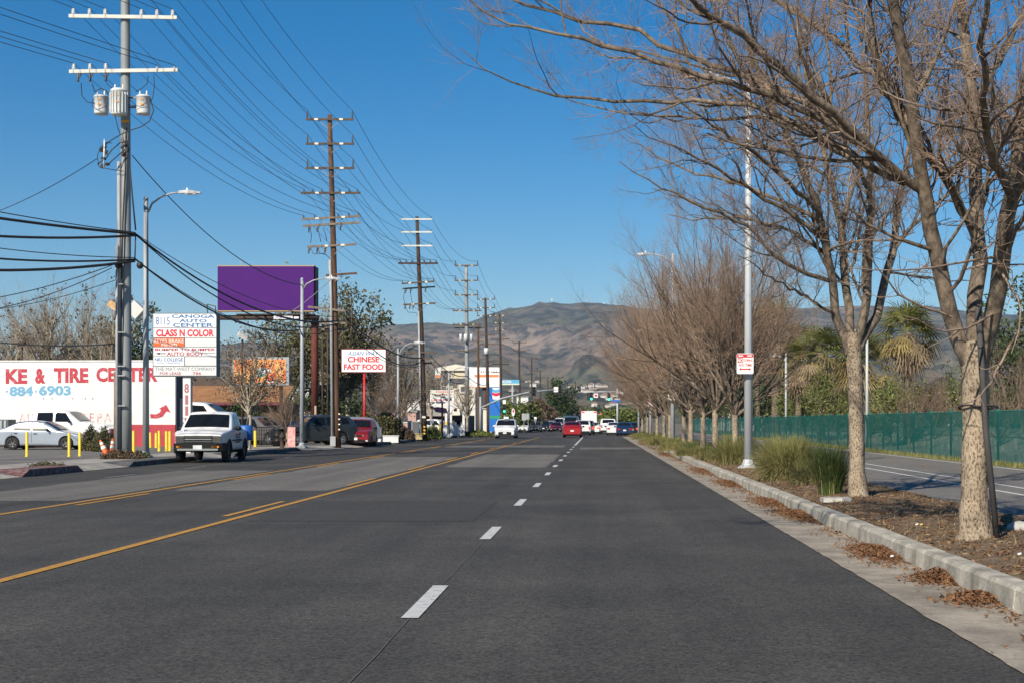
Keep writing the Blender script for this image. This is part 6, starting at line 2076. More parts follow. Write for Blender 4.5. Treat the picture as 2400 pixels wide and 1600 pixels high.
pile('brown leaf pile against the kerb opposite the pale slab', 1885, 1209, 1.9, 0.4, 2200, 0.06)
pile('brown leaf pile just beyond the shaded kerb', 1822, 1180, 2.4, 0.45, 1800, 0.05)
pile('thin brown leaf pile before the kerbside lamp', 1730, 1135, 3.2, 0.45, 1600, 0.05)
pile('thin brown leaf pile beside the kerbside lamp', 1680, 1105, 4.0, 0.5, 1600, 0.05)
pile('far brown leaf pile beyond the kerbside lamp', 1610, 1066, 6.0, 0.5, 1600, 0.05)
pile('farthest brown leaf pile along the kerb', 1545, 1040, 8.0, 0.5, 1500, 0.05)

# pale slab by the second tree, a stone and scraps
m_slab = concrete('pale utility slab', (0.55, 0.52, 0.46), 0.8, 3)
c = at(1974, 1180, 23.4)
tag(MB().slab([(-0.24, -0.2), (0.06, -0.24), (0.24, -0.08), (0.22, 0.2), (-0.12, 0.24), (-0.25, 0.08)], 0, 0.07).build('utility_slab', m_slab, None, (c.x - .1, 23.4, 0.19)), 'pale flat concrete slab lying in the soil by the second tree', 'slab')
m_stone = M('grey stone', (0.4, 0.38, 0.35), 0.9, var=0.2, scale=6)
c = at(2390, 1245, 17.0)
tag(MB().ball((0, 0, 0.03), (0.16, 0.12, 0.09), 9, 5).build('stone', m_stone, None, (c.x, 17.0, 0.2)), 'grey stone at the right edge behind the nearest trunk', 'stone')
for i, (px, py, mt, lb) in enumerate(((2148, 1231, m_panel, 'white litter scrap in the soil between the two trunks'), (2159, 1231, m_tag_y, 'yellow litter scrap in the soil between the two trunks'),
                                      (2389, 1301, m_panel, 'white litter scrap at the right edge of the soil'), (2090, 1306, m_panel, 'curled white litter scrap in the long leaf pile'))):
    Y = F * (CAM_H - (0.22 if py != 1306 else 0.06)) / (py - VY)
    tag(MB().add([(-.018, -.012, 0), (.018, -.01, 0.006), (.02, .012, 0.02), (-.012, .015, 0.012)], [(0, 1, 2), (0, 2, 3)]).build('litter_scrap', mt, None, (gx(px, Y), Y, 0.23 if py != 1306 else 0.07)), lb, 'litter', 'litter scraps')

# ------------------------------------------------------------------ vehicles
m_glass = M('tinted window glass', (0.008, 0.010, 0.013), 0.1, spec=0.2)
m_tyre = M('tyre rubber', (0.016, 0.016, 0.017), 0.8, var=0.2, scale=9)
m_rim = M('alloy rim', (0.5, 0.5, 0.5), 0.3, 0.8)
m_hub = M('dark steel wheel', (0.12, 0.12, 0.12), 0.5, 0.5)
m_trimk = M('black plastic trim', (0.011, 0.011, 0.012), 0.5, spec=0.25)
m_chrome = M('chrome', (0.6, 0.6, 0.6), 0.2, 0.9)
m_plate = M('licence plate', (0.7, 0.7, 0.68), 0.5)
m_hlamp = M('clear headlight', (0.55, 0.57, 0.58), 0.12, spec=0.8)
m_hlamp_d = M('dull headlight', (0.07, 0.066, 0.06), 0.15, spec=0.6)
m_tail = M('red tail light', (0.45, 0.01, 0.012), 0.2)
m_tail_on = M('lit brake light', (0.6, 0.02, 0.02), 0.3, emit=(1, 0.05, 0.03), emit_s=1.5)
m_amber = M('amber lamp', (0.6, 0.2, 0.01), 0.3)
m_head_on = M('lit headlight', (0.9, 0.85, 0.7), 0.3, emit=(1, 0.85, 0.6), emit_s=2.0)
def paint(name, c, metal=0.0, rough=0.35):
    return M(name, c, rough, metal, coat=0.6, spec=0.5, var=0.04, scale=1.5)
pw = paint('white car paint', (0.72, 0.72, 0.71))
pw2 = paint('dusty white truck paint', (0.76, 0.76, 0.75), 0.0, 0.42)
psil = paint('silver car paint', (0.42, 0.46, 0.52), 0.5)
pred = paint('red car paint', (0.33, 0.01, 0.018), 0.1)
pdred = paint('dark red car paint', (0.26, 0.012, 0.022), 0.2)
pblue = paint('dark blue car paint', (0.012, 0.035, 0.09), 0.2)
pgrey = paint('charcoal car paint', (0.035, 0.045, 0.055), 0.3)
pmid = paint('grey car paint', (0.16, 0.15, 0.145), 0.4)
pblk = paint('black car paint', (0.015, 0.016, 0.018), 0.1)
pteal = paint('slate blue car paint', (0.06, 0.1, 0.13), 0.3)

KINDS = {
    # outline of the top edge (distance from the nose, height), wheel centres, glass
    'sedan': dict(L=4.75, W=1.80, clear=0.22, wheels=(0.92, 3.65), wr=0.32, belt=0.92, tum=0.20,
        top=[(0, .62), (.06, .70), (.35, .78), (1.0, .90), (1.30, .96), (1.75, 1.22), (2.15, 1.40), (2.6, 1.46), (3.1, 1.45), (3.55, 1.34), (4.05, 1.10), (4.4, 1.06), (4.68, 1.02), (4.75, .86)],
        ws=(1.36, 2.10), rw=(3.42, 3.98), side=[((1.72, .96), (2.62, .98), (2.62, 1.37), (2.16, 1.33)), ((2.70, .98), (3.62, 1.0), (3.38, 1.32), (2.70, 1.38))]),
    'suv': dict(L=4.65, W=1.86, clear=0.26, wheels=(0.92, 3.62), wr=0.35, belt=1.06, tum=0.17,
        top=[(0, .78), (.05, .88), (.35, .98), (1.0, 1.06), (1.25, 1.10), (1.65, 1.38), (2.05, 1.62), (2.5, 1.68), (3.6, 1.66), (4.1, 1.62), (4.35, 1.42), (4.55, 1.1), (4.65, .95)],
        ws=(1.32, 1.98), rw=(4.14, 4.5), side=[((1.75, 1.10), (2.60, 1.12), (2.60, 1.56), (2.12, 1.53)), ((2.68, 1.12), (3.52, 1.14), (3.48, 1.55), (2.68, 1.57)), ((3.60, 1.16), (4.12, 1.2), (3.98, 1.5), (3.58, 1.54))]),
    'minivan': dict(L=5.0, W=1.98, clear=0.2, wheels=(0.98, 4.0), wr=0.34, belt=1.06, tum=0.15,
        top=[(0, .66), (.05, .80), (.3, .94), (.85, 1.08), (1.05, 1.13), (1.55, 1.42), (2.05, 1.68), (2.5, 1.76), (4.0, 1.75), (4.6, 1.70), (4.85, 1.3), (5.0, .95)],
        ws=(1.10, 1.98), rw=(4.62, 4.84), side=[((1.7, 1.1), (2.6, 1.12), (2.6, 1.6), (2.15, 1.56)), ((2.7, 1.12), (3.7, 1.14), (3.7, 1.62), (2.7, 1.62)), ((3.8, 1.14), (4.6, 1.18), (4.5, 1.56), (3.8, 1.6))]),
    'pickup': dict(L=5.0, W=1.93, clear=0.46, wheels=(0.86, 3.80), wr=0.395, belt=1.18, tum=0.17,
        top=[(0, 1.04), (.05, 1.10), (.25, 1.14), (1.05, 1.20), (1.28, 1.23), (1.7, 1.56), (1.98, 1.80), (2.35, 1.88), (2.95, 1.87), (3.06, 1.80), (3.12, 1.24), (3.2, 1.22), (4.9, 1.2), (5.0, 1.16)],
        ws=(1.34, 1.92), rw=None, side=[((1.82, 1.22), (2.86, 1.24), (2.84, 1.74), (2.12, 1.72))]),
    'crew': dict(L=6.0, W=2.03, clear=0.48, wheels=(1.0, 4.75), wr=0.41, belt=1.32, tum=0.14,
        top=[(0, 1.0), (.05, 1.16), (.3, 1.24), (1.2, 1.32), (1.5, 1.36), (1.9, 1.68), (2.2, 1.93), (2.5, 2.0), (3.9, 1.99), (4.05, 1.92), (4.12, 1.36), (4.2, 1.34), (5.9, 1.32), (6.0, 1.28)],
        ws=(1.56, 2.14), rw=None, side=[((1.95, 1.38), (2.82, 1.39), (2.82, 1.88), (2.28, 1.85)), ((2.95, 1.39), (3.8, 1.4), (3.78, 1.87), (2.95, 1.88))]),
    'wagon': dict(L=5.3, W=2.0, clear=0.36, wheels=(0.98, 4.2), wr=0.38, belt=1.24, tum=0.12,
        top=[(0, .98), (.05, 1.1), (.3, 1.18), (1.1, 1.24), (1.4, 1.28), (1.8, 1.6), (2.15, 1.84), (2.5, 1.9), (4.7, 1.89), (5.05, 1.84), (5.2, 1.3), (5.3, 1.1)],
        ws=(1.46, 2.08), rw=(5.06, 5.19), side=[((1.9, 1.3), (2.72, 1.31), (2.72, 1.78), (2.22, 1.75)), ((2.84, 1.31), (3.66, 1.31), (3.66, 1.79), (2.84, 1.79)), ((3.8, 1.31), (4.95, 1.33), (4.9, 1.76), (3.8, 1.79))]),
    'van': dict(L=5.4, W=2.02, clear=0.25, wheels=(0.95, 4.4), wr=0.35, belt=1.3, tum=0.08,
        top=[(0, .75), (.05, .95), (.3, 1.1), (.7, 1.24), (.9, 1.32), (1.3, 1.75), (1.6, 2.1), (2.0, 2.26), (4.9, 2.26), (5.3, 2.2), (5.36, 1.2), (5.4, .9)],
        ws=(.96, 1.58), rw=(5.28, 5.35), side=[((1.3, 1.3), (2.1, 1.32), (2.1, 1.85), (1.6, 1.8))]),
    'box': dict(L=7.0, W=2.3, clear=0.5, wheels=(1.0, 5.4), wr=0.42, belt=1.35, tum=0.03,
        top=[(0, 1.0), (.05, 1.2), (.4, 1.35), (.7, 1.42), (1.1, 1.9), (1.4, 2.15), (1.7, 2.25), (1.76, 2.95), (2.0, 3.0), (6.9, 3.0), (7.0, 2.96)],
        ws=(.78, 1.36), rw=None, side=[((.95, 1.4), (1.6, 1.42), (1.6, 1.95), (1.25, 1.9))]),
}
_body_cache = {}
class Shape:
    def __init__(self, K):
        self.K = K
        self.ts = [p[0] for p in K['top']]
        self.tz = [p[1] for p in K['top']]
        s = np.linspace(0, K['L'], 141)
        z = np.interp(s, self.ts, self.tz)
        zz = z.copy()
        for _ in range(2):
            zz[1:-1] = .25 * zz[:-2] + .5 * zz[1:-1] + .25 * zz[2:]
        self.s_, self.z_ = s, zz
        self.roof = zz.max()
    def top(self, s):
        return float(np.interp(s, self.s_, self.z_))
    def half(self, s, z):
        K = self.K
        L, W = K['L'], K['W']
        w = W / 2
        e = 0.75
        if s < e:
            w *= 1 - 0.13 * (1 - s / e) ** 2
        if L - s < e:
            w *= 1 - 0.09 * (1 - (L - s) / e) ** 2
        b = K['belt']
        if z > b:
            q = (z - b) / max(self.roof - b, .1)
            w *= 1 - K['tum'] * q ** 1.1
        else:
            q = (b - z) / b
            w *= 1 - 0.035 * max(0, q * 2 - 1.0) - 0.012 * math.sin(q * math.pi)
        return w

def body_mesh(kind):
    K = KINDS[kind]
    S = Shape(K)
    L = K['L']
    st = set(np.linspace(0, L, 70))
    ra = K['wr'] + 0.07
    for wc in K['wheels']:
        st |= set(wc + ra * np.cos(np.linspace(0, math.pi, 15))) | {wc - ra - .004, wc + ra + .004}
    st = sorted(x for x in st if 0 <= x <= L)
    m, c = 12, 9
    V, F_ = [], []
    ring = 2 * m + c
    for s in st:
        zb = K['clear'] + (0.12 if s < .1 or s > L - .1 else 0)
        for wc in K['wheels']:
            if abs(s - wc) < ra:
                zb = max(zb, K['wr'] + math.sqrt(ra * ra - (s - wc) ** 2))
        zt = S.top(s)
        col = []
        for j in range(m):
            t = j / (m - 1)
            z = zb + (zt - zb) * t
            w = S.half(s, z)
            if t > 0.9:
                w *= 1 - 0.05 * ((t - .9) / .1) ** 2
            col.append((w, z))
        y = s - L / 2
        wt = col[-1][0]
        V += [(-w, y, z) for w, z in col]
        for j in range(c):
            x = -wt + 2 * wt * (j + 1) / (c + 1)
            V.append((x, y, zt + 0.035 * (1 - (x / wt) ** 2)))
        V += [(w, y, z) for w, z in reversed(col)]
    n = len(st)
    for i in range(n - 1):
        for j in range(ring):
            j2 = (j + 1) % ring
            F_.append((i * ring + j, i * ring + j2, (i + 1) * ring + j2, (i + 1) * ring + j))
    F_.append(tuple(range(ring)))
    F_.append(tuple(reversed(range((n - 1) * ring, n * ring))))
    mb = MB()
    mb.add(V, F_, True)
    mb.s[-1] = mb.s[-2] = False
    return mb, S

def vehicle(kind, label, px, Y, rz, body, cat='car', group=None, z0=0.0, sc=1.0, lit=False, brake=False, plate=True, rimm=None, front='car', name=None, x=None, extras=None, hl=None, glass=None):
    K = KINDS[kind]
    L, W = K['L'], K['W']
    X = gx(px, Y) if x is None else x
    t = thing(name or {'pickup': 'pickup_truck', 'crew': 'pickup_truck', 'box': 'box_truck', 'van': 'van', 'minivan': 'minivan'}.get(kind, 'car'), label, cat, (X, Y, z0), rz, group)
    t.scale = (sc, sc, sc)
    if kind not in _body_cache:
        _body_cache[kind] = body_mesh(kind)
    mb, S = _body_cache[kind]
    if isinstance(mb, MB):
        me_ = mb.mesh('body')
        me_.materials.append(None)
        _body_cache[kind] = (me_, S)
        mb = me_
    bo = link('body', mb, None, t)
    bo.material_slots[0].link = 'OBJECT'
    bo.material_slots[0].material = body
    y0 = -L / 2
    gl = glass or m_glass
    def patch(sa, sb, name, fr=0.9, nx=7, ns=6):
        v = []
        for i in range(ns):
            s = sa + (sb - sa) * i / (ns - 1)
            zt = S.top(s)
            d = (S.top(s + .02) - S.top(s - .02)) / .04
            nl = math.hypot(1, d)
            wt = S.half(s, zt) * .95
            for j in range(nx):
                u = -1 + 2 * j / (nx - 1)
                xx = u * wt * fr
                v.append((xx, y0 + s - .03 * d / nl, zt + 0.035 * (1 - (u * fr) ** 2) + .03 / nl))
        f = [(i * nx + j, i * nx + j + 1, (i + 1) * nx + j + 1, (i + 1) * nx + j) for i in range(ns - 1) for j in range(nx - 1)]
        return MB().add(v, f, True).build(name, gl, t)
    patch(*K['ws'], 'windshield', .92)
    if K['rw']:
        patch(*K['rw'], 'rear_window', .85)
    for sd in (-1, 1):
        for q in K['side']:
            v = []
            n_, m_ = 5, 5
            for i in range(n_):
                for j in range(m_):
                    u, w_ = i / (n_ - 1), j / (m_ - 1)
                    a = (1 - u) * np.array(q[0]) + u * np.array(q[1])
                    b_ = (1 - u) * np.array(q[3]) + u * np.array(q[2])
                    p = (1 - w_) * a + w_ * b_
                    v.append((sd * (S.half(p[0], p[1]) + .008), y0 + p[0], p[1]))
            f = [(i * m_ + j, (i + 1) * m_ + j, (i + 1) * m_ + j + 1, i * m_ + j + 1) for i in range(n_ - 1) for j in range(m_ - 1)]
            MB().add(v, f, True).build('side_window', gl, t)
        # door seams and handles
        for q in K['side'][:2]:
            s1 = q[1][0] + .05
            zs = np.linspace(K['clear'] + .15, q[1][1], 7)
            vv = [(sd * (S.half(s1, z) + .004), y0 + s1 - .008, z) for z in zs] + [(sd * (S.half(s1, z) + .004), y0 + s1 + .008, z) for z in zs]
            MB().add(vv, [(i, i + 1, 8 + i, 7 + i) for i in range(6)]).build('door_seam', m_trimk, t)
            zh = q[1][1] - .16
            MB().box((sd * (S.half(s1 - .2, zh) + .02), y0 + s1 - .2, zh), (.035, .17, .035)).build('door_handle', m_trimk, t)
        # mirror
        sm = K['side'][0][0][0] + .08
        zm = K['belt'] + .08
        MB().ball((sd * (S.half(sm, zm) + .13), y0 + sm, zm), (.12, .07, .085), 8, 5).build('mirror', m_trimk if front != 'white' else body, t)
        for wc in K['wheels']:
            xx = sd * (W / 2 - .13)
            r = K['wr']
            wh = MB().lathe([(r * .62, -.11), (r * .93, -.11), (r, -.08), (r, .08), (r * .93, .11), (r * .62, .11), (r * .62, -.11)], (xx, y0 + wc, r), 18, 'X').build('wheel', m_tyre, t)
            rim = MB().lathe([(.001, .075 * sd), (r * .2, .09 * sd), (r * .5, .06 * sd), (r * .63, .1 * sd), (r * .63, -.1 * sd)], (xx, y0 + wc, r), 16, 'X').build('rim', rimm or m_rim, wh)
            sp = MB()
            for k in range(5):
                a = 2 * math.pi * k / 5 + .3
                sp.box((xx + sd * .082, y0 + wc + math.cos(a) * r * .38, r + math.sin(a) * r * .38), (.015, r * .22, r * .22), rx=a)
            sp.build('rim_opening', m_trimk, wh)
    MB().span((-W * .36, y0 + .35, K['clear'] - .06), (W * .36, L / 2 - .35, K['clear'] + .3)).build('underbody', m_trimk, t)
    # nose
    zf = S.top(0)
    hm = hl or (m_head_on if lit else m_hlamp)
    if kind in ('pickup', 'crew', 'wagon', 'box'):
        MB().span((-W * .27, y0 - .03, zf - .32), (W * .27, y0 + .02, zf - .04)).build('grille', m_trimk, t)
        for k in range(3):
            MB().span((-W * .25, y0 - .045, zf - .27 + k * .085), (W * .25, y0 - .032, zf - .238 + k * .085)).build('grille_bar', m_chrome if k == 1 else m_hub, t)
        for sd in (-1, 1):
            MB().span((sd * W * .27, y0 - .035, zf - .28), (sd * W * .425, y0 + .06, zf - .05)).build('headlight', hm, t)
            MB().span((sd * W * .26, y0 - .12, .56), (sd * W * .4, y0 - .105, .63)).build('indicator', m_amber, t)
        MB().add(*_bumper(W, y0, .45, .72)).build('bumper', m_trimk, t)
        MB().span((-W * .38, y0 - .135, .46), (W * .38, y0 - .12, .53)).build('bumper_strip', m_chrome, t)
        zpl = .58
    else:
        MB().span((-W * .22, y0 - .02, zf - .14), (W * .22, y0 + .03, zf - .05)).build('grille', m_trimk, t)
        MB().span((-W * .3, y0 - .03, .28), (W * .3, y0 + .03, .46 if kind != 'minivan' else .58)).build('air_intake', m_trimk, t)
        MB().span((-.09, y0 - .035, zf - .13), (.09, y0 - .022, zf - .06)).build('badge', m_chrome, t)
        for sd in (-1, 1):
            MB().add([(sd * W * .25, y0 - .025, zf - .12), (sd * W * .42, y0 + .12, zf - .08), (sd * W * .43, y0 + .22, zf + .06), (sd * W * .25, y0 - .015, zf - .03)],
                     [(0, 1, 2, 3) if sd > 0 else (3, 2, 1, 0)]).build('headlight', hm, t)
            MB().span((sd * W * .34, y0 - .02, .34), (sd * W * .42, y0 + .05, .42)).build('fog_lamp', m_hlamp, t)
        zpl = .5
    if plate:
        MB().span((-.16, y0 - .15 if kind in ('pickup', 'crew', 'wagon', 'box') else y0 - .05, zpl - .075), (.16, y0 - .13 if kind in ('pickup', 'crew', 'wagon', 'box') else y0 - .032, zpl + .075)).build('licence_plate', m_plate, t)
    # tail
    zr = S.top(L)
    ye = L / 2
    tm = m_tail_on if brake else m_tail
    for sd in (-1, 1):
        if kind in ('suv', 'minivan', 'wagon', 'van', 'pickup', 'crew'):
            MB().span((sd * W * .36, ye - .12, zr - .28), (sd * W * .44, ye + .02, zr + .02)).build('tail_light', tm, t)
        else:
            MB().span((sd * W * .27, ye - .05, zr - .2), (sd * W * .43, ye + .02, zr - .04)).build('tail_light', tm, t)
    if plate:
        MB().span((-.16, ye + .012, zr - .32), (.16, ye + .022, zr - .17)).build('licence_plate', m_plate, t)
    MB().span((-W * .42, ye - .02, .3), (W * .42, ye + .06, .5)).build('rear_bumper', m_trimk if kind != 'sedan' else body, t)
    return t, S

def _bumper(W, y0, za, zb):
    v = []
    for x, y in ((-W * .5, y0 + .3), (-W * .46, y0 - .02), (-W * .36, y0 - .12), (W * .36, y0 - .12), (W * .46, y0 - .02), (W * .5, y0 + .3)):
        v += [(x, y, za), (x, y, zb), (x * .96, y + .1, zb + .02)]
    f = []
    for i in range(5):
        f += [(i * 3, i * 3 + 3, i * 3 + 4, i * 3 + 1), (i * 3 + 1, i * 3 + 4, i * 3 + 5, i * 3 + 2)]
    return v, f

# parked and waiting on the left
t, S = vehicle('pickup', 'white pickup truck parked at the kerb facing the camera', 470, 54.6, R(3), pw2, 'pickup truck', hl=m_hlamp_d, rimm=m_hub, name='pickup_truck', x=-14.75)
K = KINDS['pickup']
y0 = -K['L'] / 2
MB().span((-.8, y0 + 3.25, 1.225), (.8, y0 + 4.9, 1.245)).build('bed_liner', m_trimk, t)
m_door_print = M('blue grey door lettering', (0.12, 0.14, 0.17), 0.6)
a = MB()
rr = random.Random(4)
for row, z in enumerate((1.02, .93, .84, .74)):
    y = y0 + 1.95
    while y < y0 + 2.75:
        w = rr.uniform(.05, .12)
        a.span((S.half(2.3, z) + .004, y, z - .03), (S.half(2.3, z) + .009, y + w, z + .03))
        y += w + .035
a.build('door_lettering', m_door_print, t)
for sd in (-1, 1):
    MB().span((sd * (K['W'] / 2 - .005), y0 + 1.4, .78), (sd * (K['W'] / 2 + .012), y0 + 3.2, .84)).build('side_moulding', m_trimk, t)
    for wc in K['wheels']:
        rr_ = K['wr'] + .075
        MB().tube([(sd * (K['W'] / 2 - .02), y0 + wc + rr_ * math.cos(q), K['wr'] + rr_ * math.sin(q)) for q in np.linspace(-.1, math.pi + .1, 13)], .03, 5).build('wheel_arch', m_trimk, t)
    MB().bar((sd * .35, y0 + 1.36, 1.275), (sd * .35 + .35, y0 + 1.5, 1.40), .015, .015).build('wiper', m_trimk, t)
MB().span((-.62, y0 + .35, 1.155), (-.60, y0 + 1.1, 1.225)).build('hood_crease', pw2, t)
MB().box((.25, y0 + 2.05, 1.28), (.1, .02, .05)).build('windshield_sticker', m_skyb, t)
tag(MB().lathe([(.001, 0), (.28, 0), (.29, .1), (.28, .55), (.22, .6), (.001, .6)], (0, 0, 0), 14).build('blue_drum', M('blue plastic drum', (0.02, 0.12, 0.4), .5), None, (-14.0, 56.6, 0.78)), 'blue plastic drum standing in the bed of the white pickup', 'drum')
m_rbox = M('red plastic box', (0.5, 0.06, 0.05), 0.5)
tag(MB().box((0, 0, .15), (.3, .3, .3)).box((0, 0, .31), (.33, .33, .03)).build('red_crate', m_rbox, None, (-14.3, 55.75, 1.12)), 'small red box behind the cab of the white pickup', 'box')

vehicle('sedan', 'silver sedan parked side-on at the left edge behind yellow posts', 103, 71, R(90), psil, 'car', z0=.135, rimm=m_hub, sc=.97)
t, S = vehicle('crew', 'large white crew cab pickup before the workshop wall', 138, 77, R(90), pw, 'pickup truck', z0=.135, rimm=m_hub)
tb = thing('tool_box', 'grey slatted truck box at the left picture edge', 'tool box', (gx(8, 74), 74, .135), 0)
MB().span((-.9, -.5, .75), (.45, .5, 1.5)).build('box', m_cab, tb)
for k in range(6):
    MB().span((-.85 + .22 * k, -.53, .8), (-.75 + .22 * k, -.505, 1.45)).build('slat', m_steel, tb)
for k in (-.7, .25):
    MB().span((k - .05, -.4, -.02), (k + .05, .4, .745)).build('leg', m_trimk, tb)
vehicle('wagon', 'white long station wagon behind the parked white pickup', 468, 88, R(90), pw, 'car', z0=.135, sc=1.35)
vehicle('suv', 'silver and dark car behind the small round crowned tree', 612, 86, R(60), pmid, 'car', z0=.135)
vehicle('sedan', 'white car half hidden behind the black gate', 655, 93, R(70), pw, 'car', z0=.135)
vehicle('suv', 'dark charcoal car parked behind the street lamp near the purple billboard', 735, 84.5, R(-52), pgrey, 'car', z0=.135, sc=1.06)
vehicle('suv', 'silver car behind the brown wooden pole', 803, 92, R(-60), psil, 'car', z0=.135)
vehicle('suv', 'red car facing the camera at the kerb under the restaurant sign', 840, 87.5, R(3), pdred, 'car', x=gx(842, 87.5))
t, S = vehicle('minivan', 'white minivan taxi driving towards the camera', 1187, 133, 0, pw, 'minivan', front='white')
MB().box((0, -.4, 1.9), (.45, .2, .2)).build('roof_sign', m_panel, t)
vehicle('suv', 'white car parked before the liquor shop', 1024, 143, R(80), pw, 'car', z0=.1)
# traffic towards the camera beyond the crossing
vehicle('sedan', 'white car behind the minivan, right of it', 1226, 205, 0, pw, 'car', 'oncoming traffic')
vehicle('sedan', 'grey brown car with headlights on among the oncoming traffic', 1256, 212, 0, pmid, 'car', 'oncoming traffic', lit=True)
vehicle('suv', 'dark oncoming car between the grey and red ones', 1275, 228, 0, pblk, 'car', 'oncoming traffic', lit=True)
vehicle('suv', 'white oncoming car left of the small red oncoming car', 1287, 236, 0, pw, 'car', 'oncoming traffic')
vehicle('sedan', 'small red oncoming car left of the big red one', 1303, 224, 0, pdred, 'car', 'oncoming traffic')
vehicle('van', 'white oncoming truck behind the small red oncoming car', 1313, 265, 0, pw, 'van', 'oncoming traffic')
# traffic ahead, seen from behind
vehicle('sedan', 'bright red sedan seen from behind in the middle of the road', 1342, 141, math.pi, pred, 'car', 'traffic ahead', sc=1.05)
vehicle('van', 'dark grey van just ahead of the red sedan', 1338, 178, math.pi, pteal, 'van', 'traffic ahead')
vehicle('suv', 'white car to the right of the red sedan with brake lights', 1366, 160, math.pi, pw, 'car', 'traffic ahead', brake=True)
vehicle('suv', 'grey car ahead of the white one beside the red sedan', 1376, 172, math.pi, pmid, 'car', 'traffic ahead', brake=True)
vehicle('box', 'white box truck ahead in the queue', 1381, 196, math.pi, pw, 'truck', 'traffic ahead', brake=True)
vehicle('sedan', 'white car right of the box truck in the queue', 1390, 182, math.pi, pw, 'car', 'traffic ahead', brake=True)
vehicle('wagon', 'white boxy car far right in the turn lane', 1425, 178, math.pi, pw, 'car', 'traffic ahead')
vehicle('sedan', 'white low car left of the blue one', 1439, 166, math.pi, pw, 'car', 'traffic ahead')
vehicle('sedan', 'dark blue sedan seen from behind at the right side', 1463, 155, math.pi, pblue, 'car', 'traffic ahead')
vehicle('sedan', 'black car mostly hidden by the blue sedan', 1480, 168, math.pi, pblk, 'car', 'traffic ahead', brake=True)

# ------------------------------------------------------------------ street furniture on the left
m_ybol = M('yellow bollard paint', (0.72, 0.50, 0.02), 0.5, var=0.1, scale=4)
def bollard(px, y0, y1, label, w=6.4, z0=.14):
    Y = F * (CAM_H - z0) / (y1 - VY)
    h = (y1 - y0) * Y / F
    r = max(.05, w * Y / F / 2)
    o = MB().lathe([(r * 1.25, 0), (r * 1.25, .03), (r, .04), (r, h - r * .5), (r * .8, h - r * .15), (.001, h)], (0, 0, 0), 12).build('bollard', m_ybol, None, (gx(px, Y), Y, z0))
    return tag(o, label, 'bollard', 'yellow bollards')
for a in ((63, 1011, 1069, 'yellow bollard before the rear wheel of the silver sedan'), (162, 1013, 1069, 'yellow bollard before the front wheel of the silver sedan'), (187, 1012, 1068, 'yellow bollard at the nose of the silver sedan'),
          (313, 1008, 1059, 'yellow bollard just right of the steel pole'), (352, 1012, 1048, 'short yellow bollard right of the grey lamp post'), (366, 1013, 1048, 'thin yellow bollard second right of the grey lamp post'),
          (373, 1008, 1056, 'yellow bollard third right of the grey lamp post'), (390, 1009, 1056, 'yellow bollard fourth right of the grey lamp post'), (398, 1009, 1056, 'yellow bollard nearest the parked white pickup'),
          (598, 1008, 1046, 'yellow bollard between the white pickup and the black gate'),
          (1033, 987, 1020, 'left yellow bollard before the liquor shop'), (1046, 988, 1020, 'middle yellow bollard before the liquor shop'), (1104, 994, 1016, 'right yellow bollard beside the grey pole')):
    bollard(*a)

# traffic cones
m_cone = M('orange cone plastic', (0.78, 0.14, 0.02), 0.5)
def cone(px, Y, label, tilt=0.0, h=.71):
    t = thing('traffic_cone', label, 'traffic cone', (gx(px, Y), Y, .15), 0, 'traffic cones')
    t.rotation_euler = (0, tilt, 0)
    MB().box((0, 0, .02), (.36, .36, .04)).build('base', m_cone, t)
    MB().lathe([(.14, .04), (.05, h - .06), (.035, h), (.001, h)], (0, 0, 0), 14).build('body', m_cone, t)
    for a, b_ in ((.34, .46), (.52, .62)):
        f = lambda z: .143 - (.09) * (z - .04) / (h - .1)
        MB().lathe([(f(a) + .004, a), (f(b_) + .004, b_)], (0, 0, 0), 14).build('collar', m_panel, t)
cone(264, 55.0, 'upright orange traffic cone at the foot of the steel pole')
cone(252, 55.2, 'orange traffic cone leaning to the left at the steel pole', -.42)
cone(275, 56.0, 'orange traffic cone half hidden behind the steel pole')

# weeds and bushes on the left
def bush(seed, name, label, px, Y, H, W, D, mat, n, size=.1, z0=.13, cat='shrub', box=False):
    rng = np.random.default_rng(seed)
    t = thing(name, label, cat, (gx(px, Y), Y, z0), 0)
    C = rng.uniform(-1, 1, (n * 3, 3))
    if not box:
        C = C[(C ** 2).sum(1) < 1]
    C = C[rng.random(len(C)) < .3 + .7 * np.abs(C).max(1)]
    C[:, 2] = np.abs(C[:, 2]) if not box else (C[:, 2] + 1) / 2
    wob = 1 + .12 * np.sin(C[:, 0] * 7 + seed) + .1 * np.cos(C[:, 1] * 9)
    C = C * np.array([W / 2, D / 2, H])
    C[:, 2] *= wob
    V, Q = leaves(C, 2, .04, size, rng, .6)
    link('foliage', npmesh('foliage', V, Q), mat, t)
    # a twiggy inside
    m = 60
    a = np.stack([rng.uniform(-W * .35, W * .35, m), rng.uniform(-D * .35, D * .35, m), np.zeros(m)], 1)
    b_ = a * 1.2 + np.stack([np.zeros(m), np.zeros(m), rng.uniform(.5, .95, m) * H], 1)
    P = np.stack([a, (a + b_) / 2 + rng.normal(size=(m, 3)) * .05, b_], 1)
    V, Q = tubes(P, np.full((m, 3), .012), 4)
    link('stems', npmesh('stems', V, Q), m_trunk_grey, t)
    return t
m_leaf_ol = leaf_mat('olive hedge leaves', (0.055, 0.06, 0.02), (0.15, 0.135, 0.055))
bush(1, 'shrub', 'round olive shrub at the nose of the silver sedan', 243, 66, 1.0, 1.1, 1.1, m_leaf_ol, 2600, .08)
bush(2, 'shrub', 'grey green shrub behind the nose of the silver sedan', 214, 68, 1.05, 1.1, 1.0, m_leaf_euc, 2400, .09)
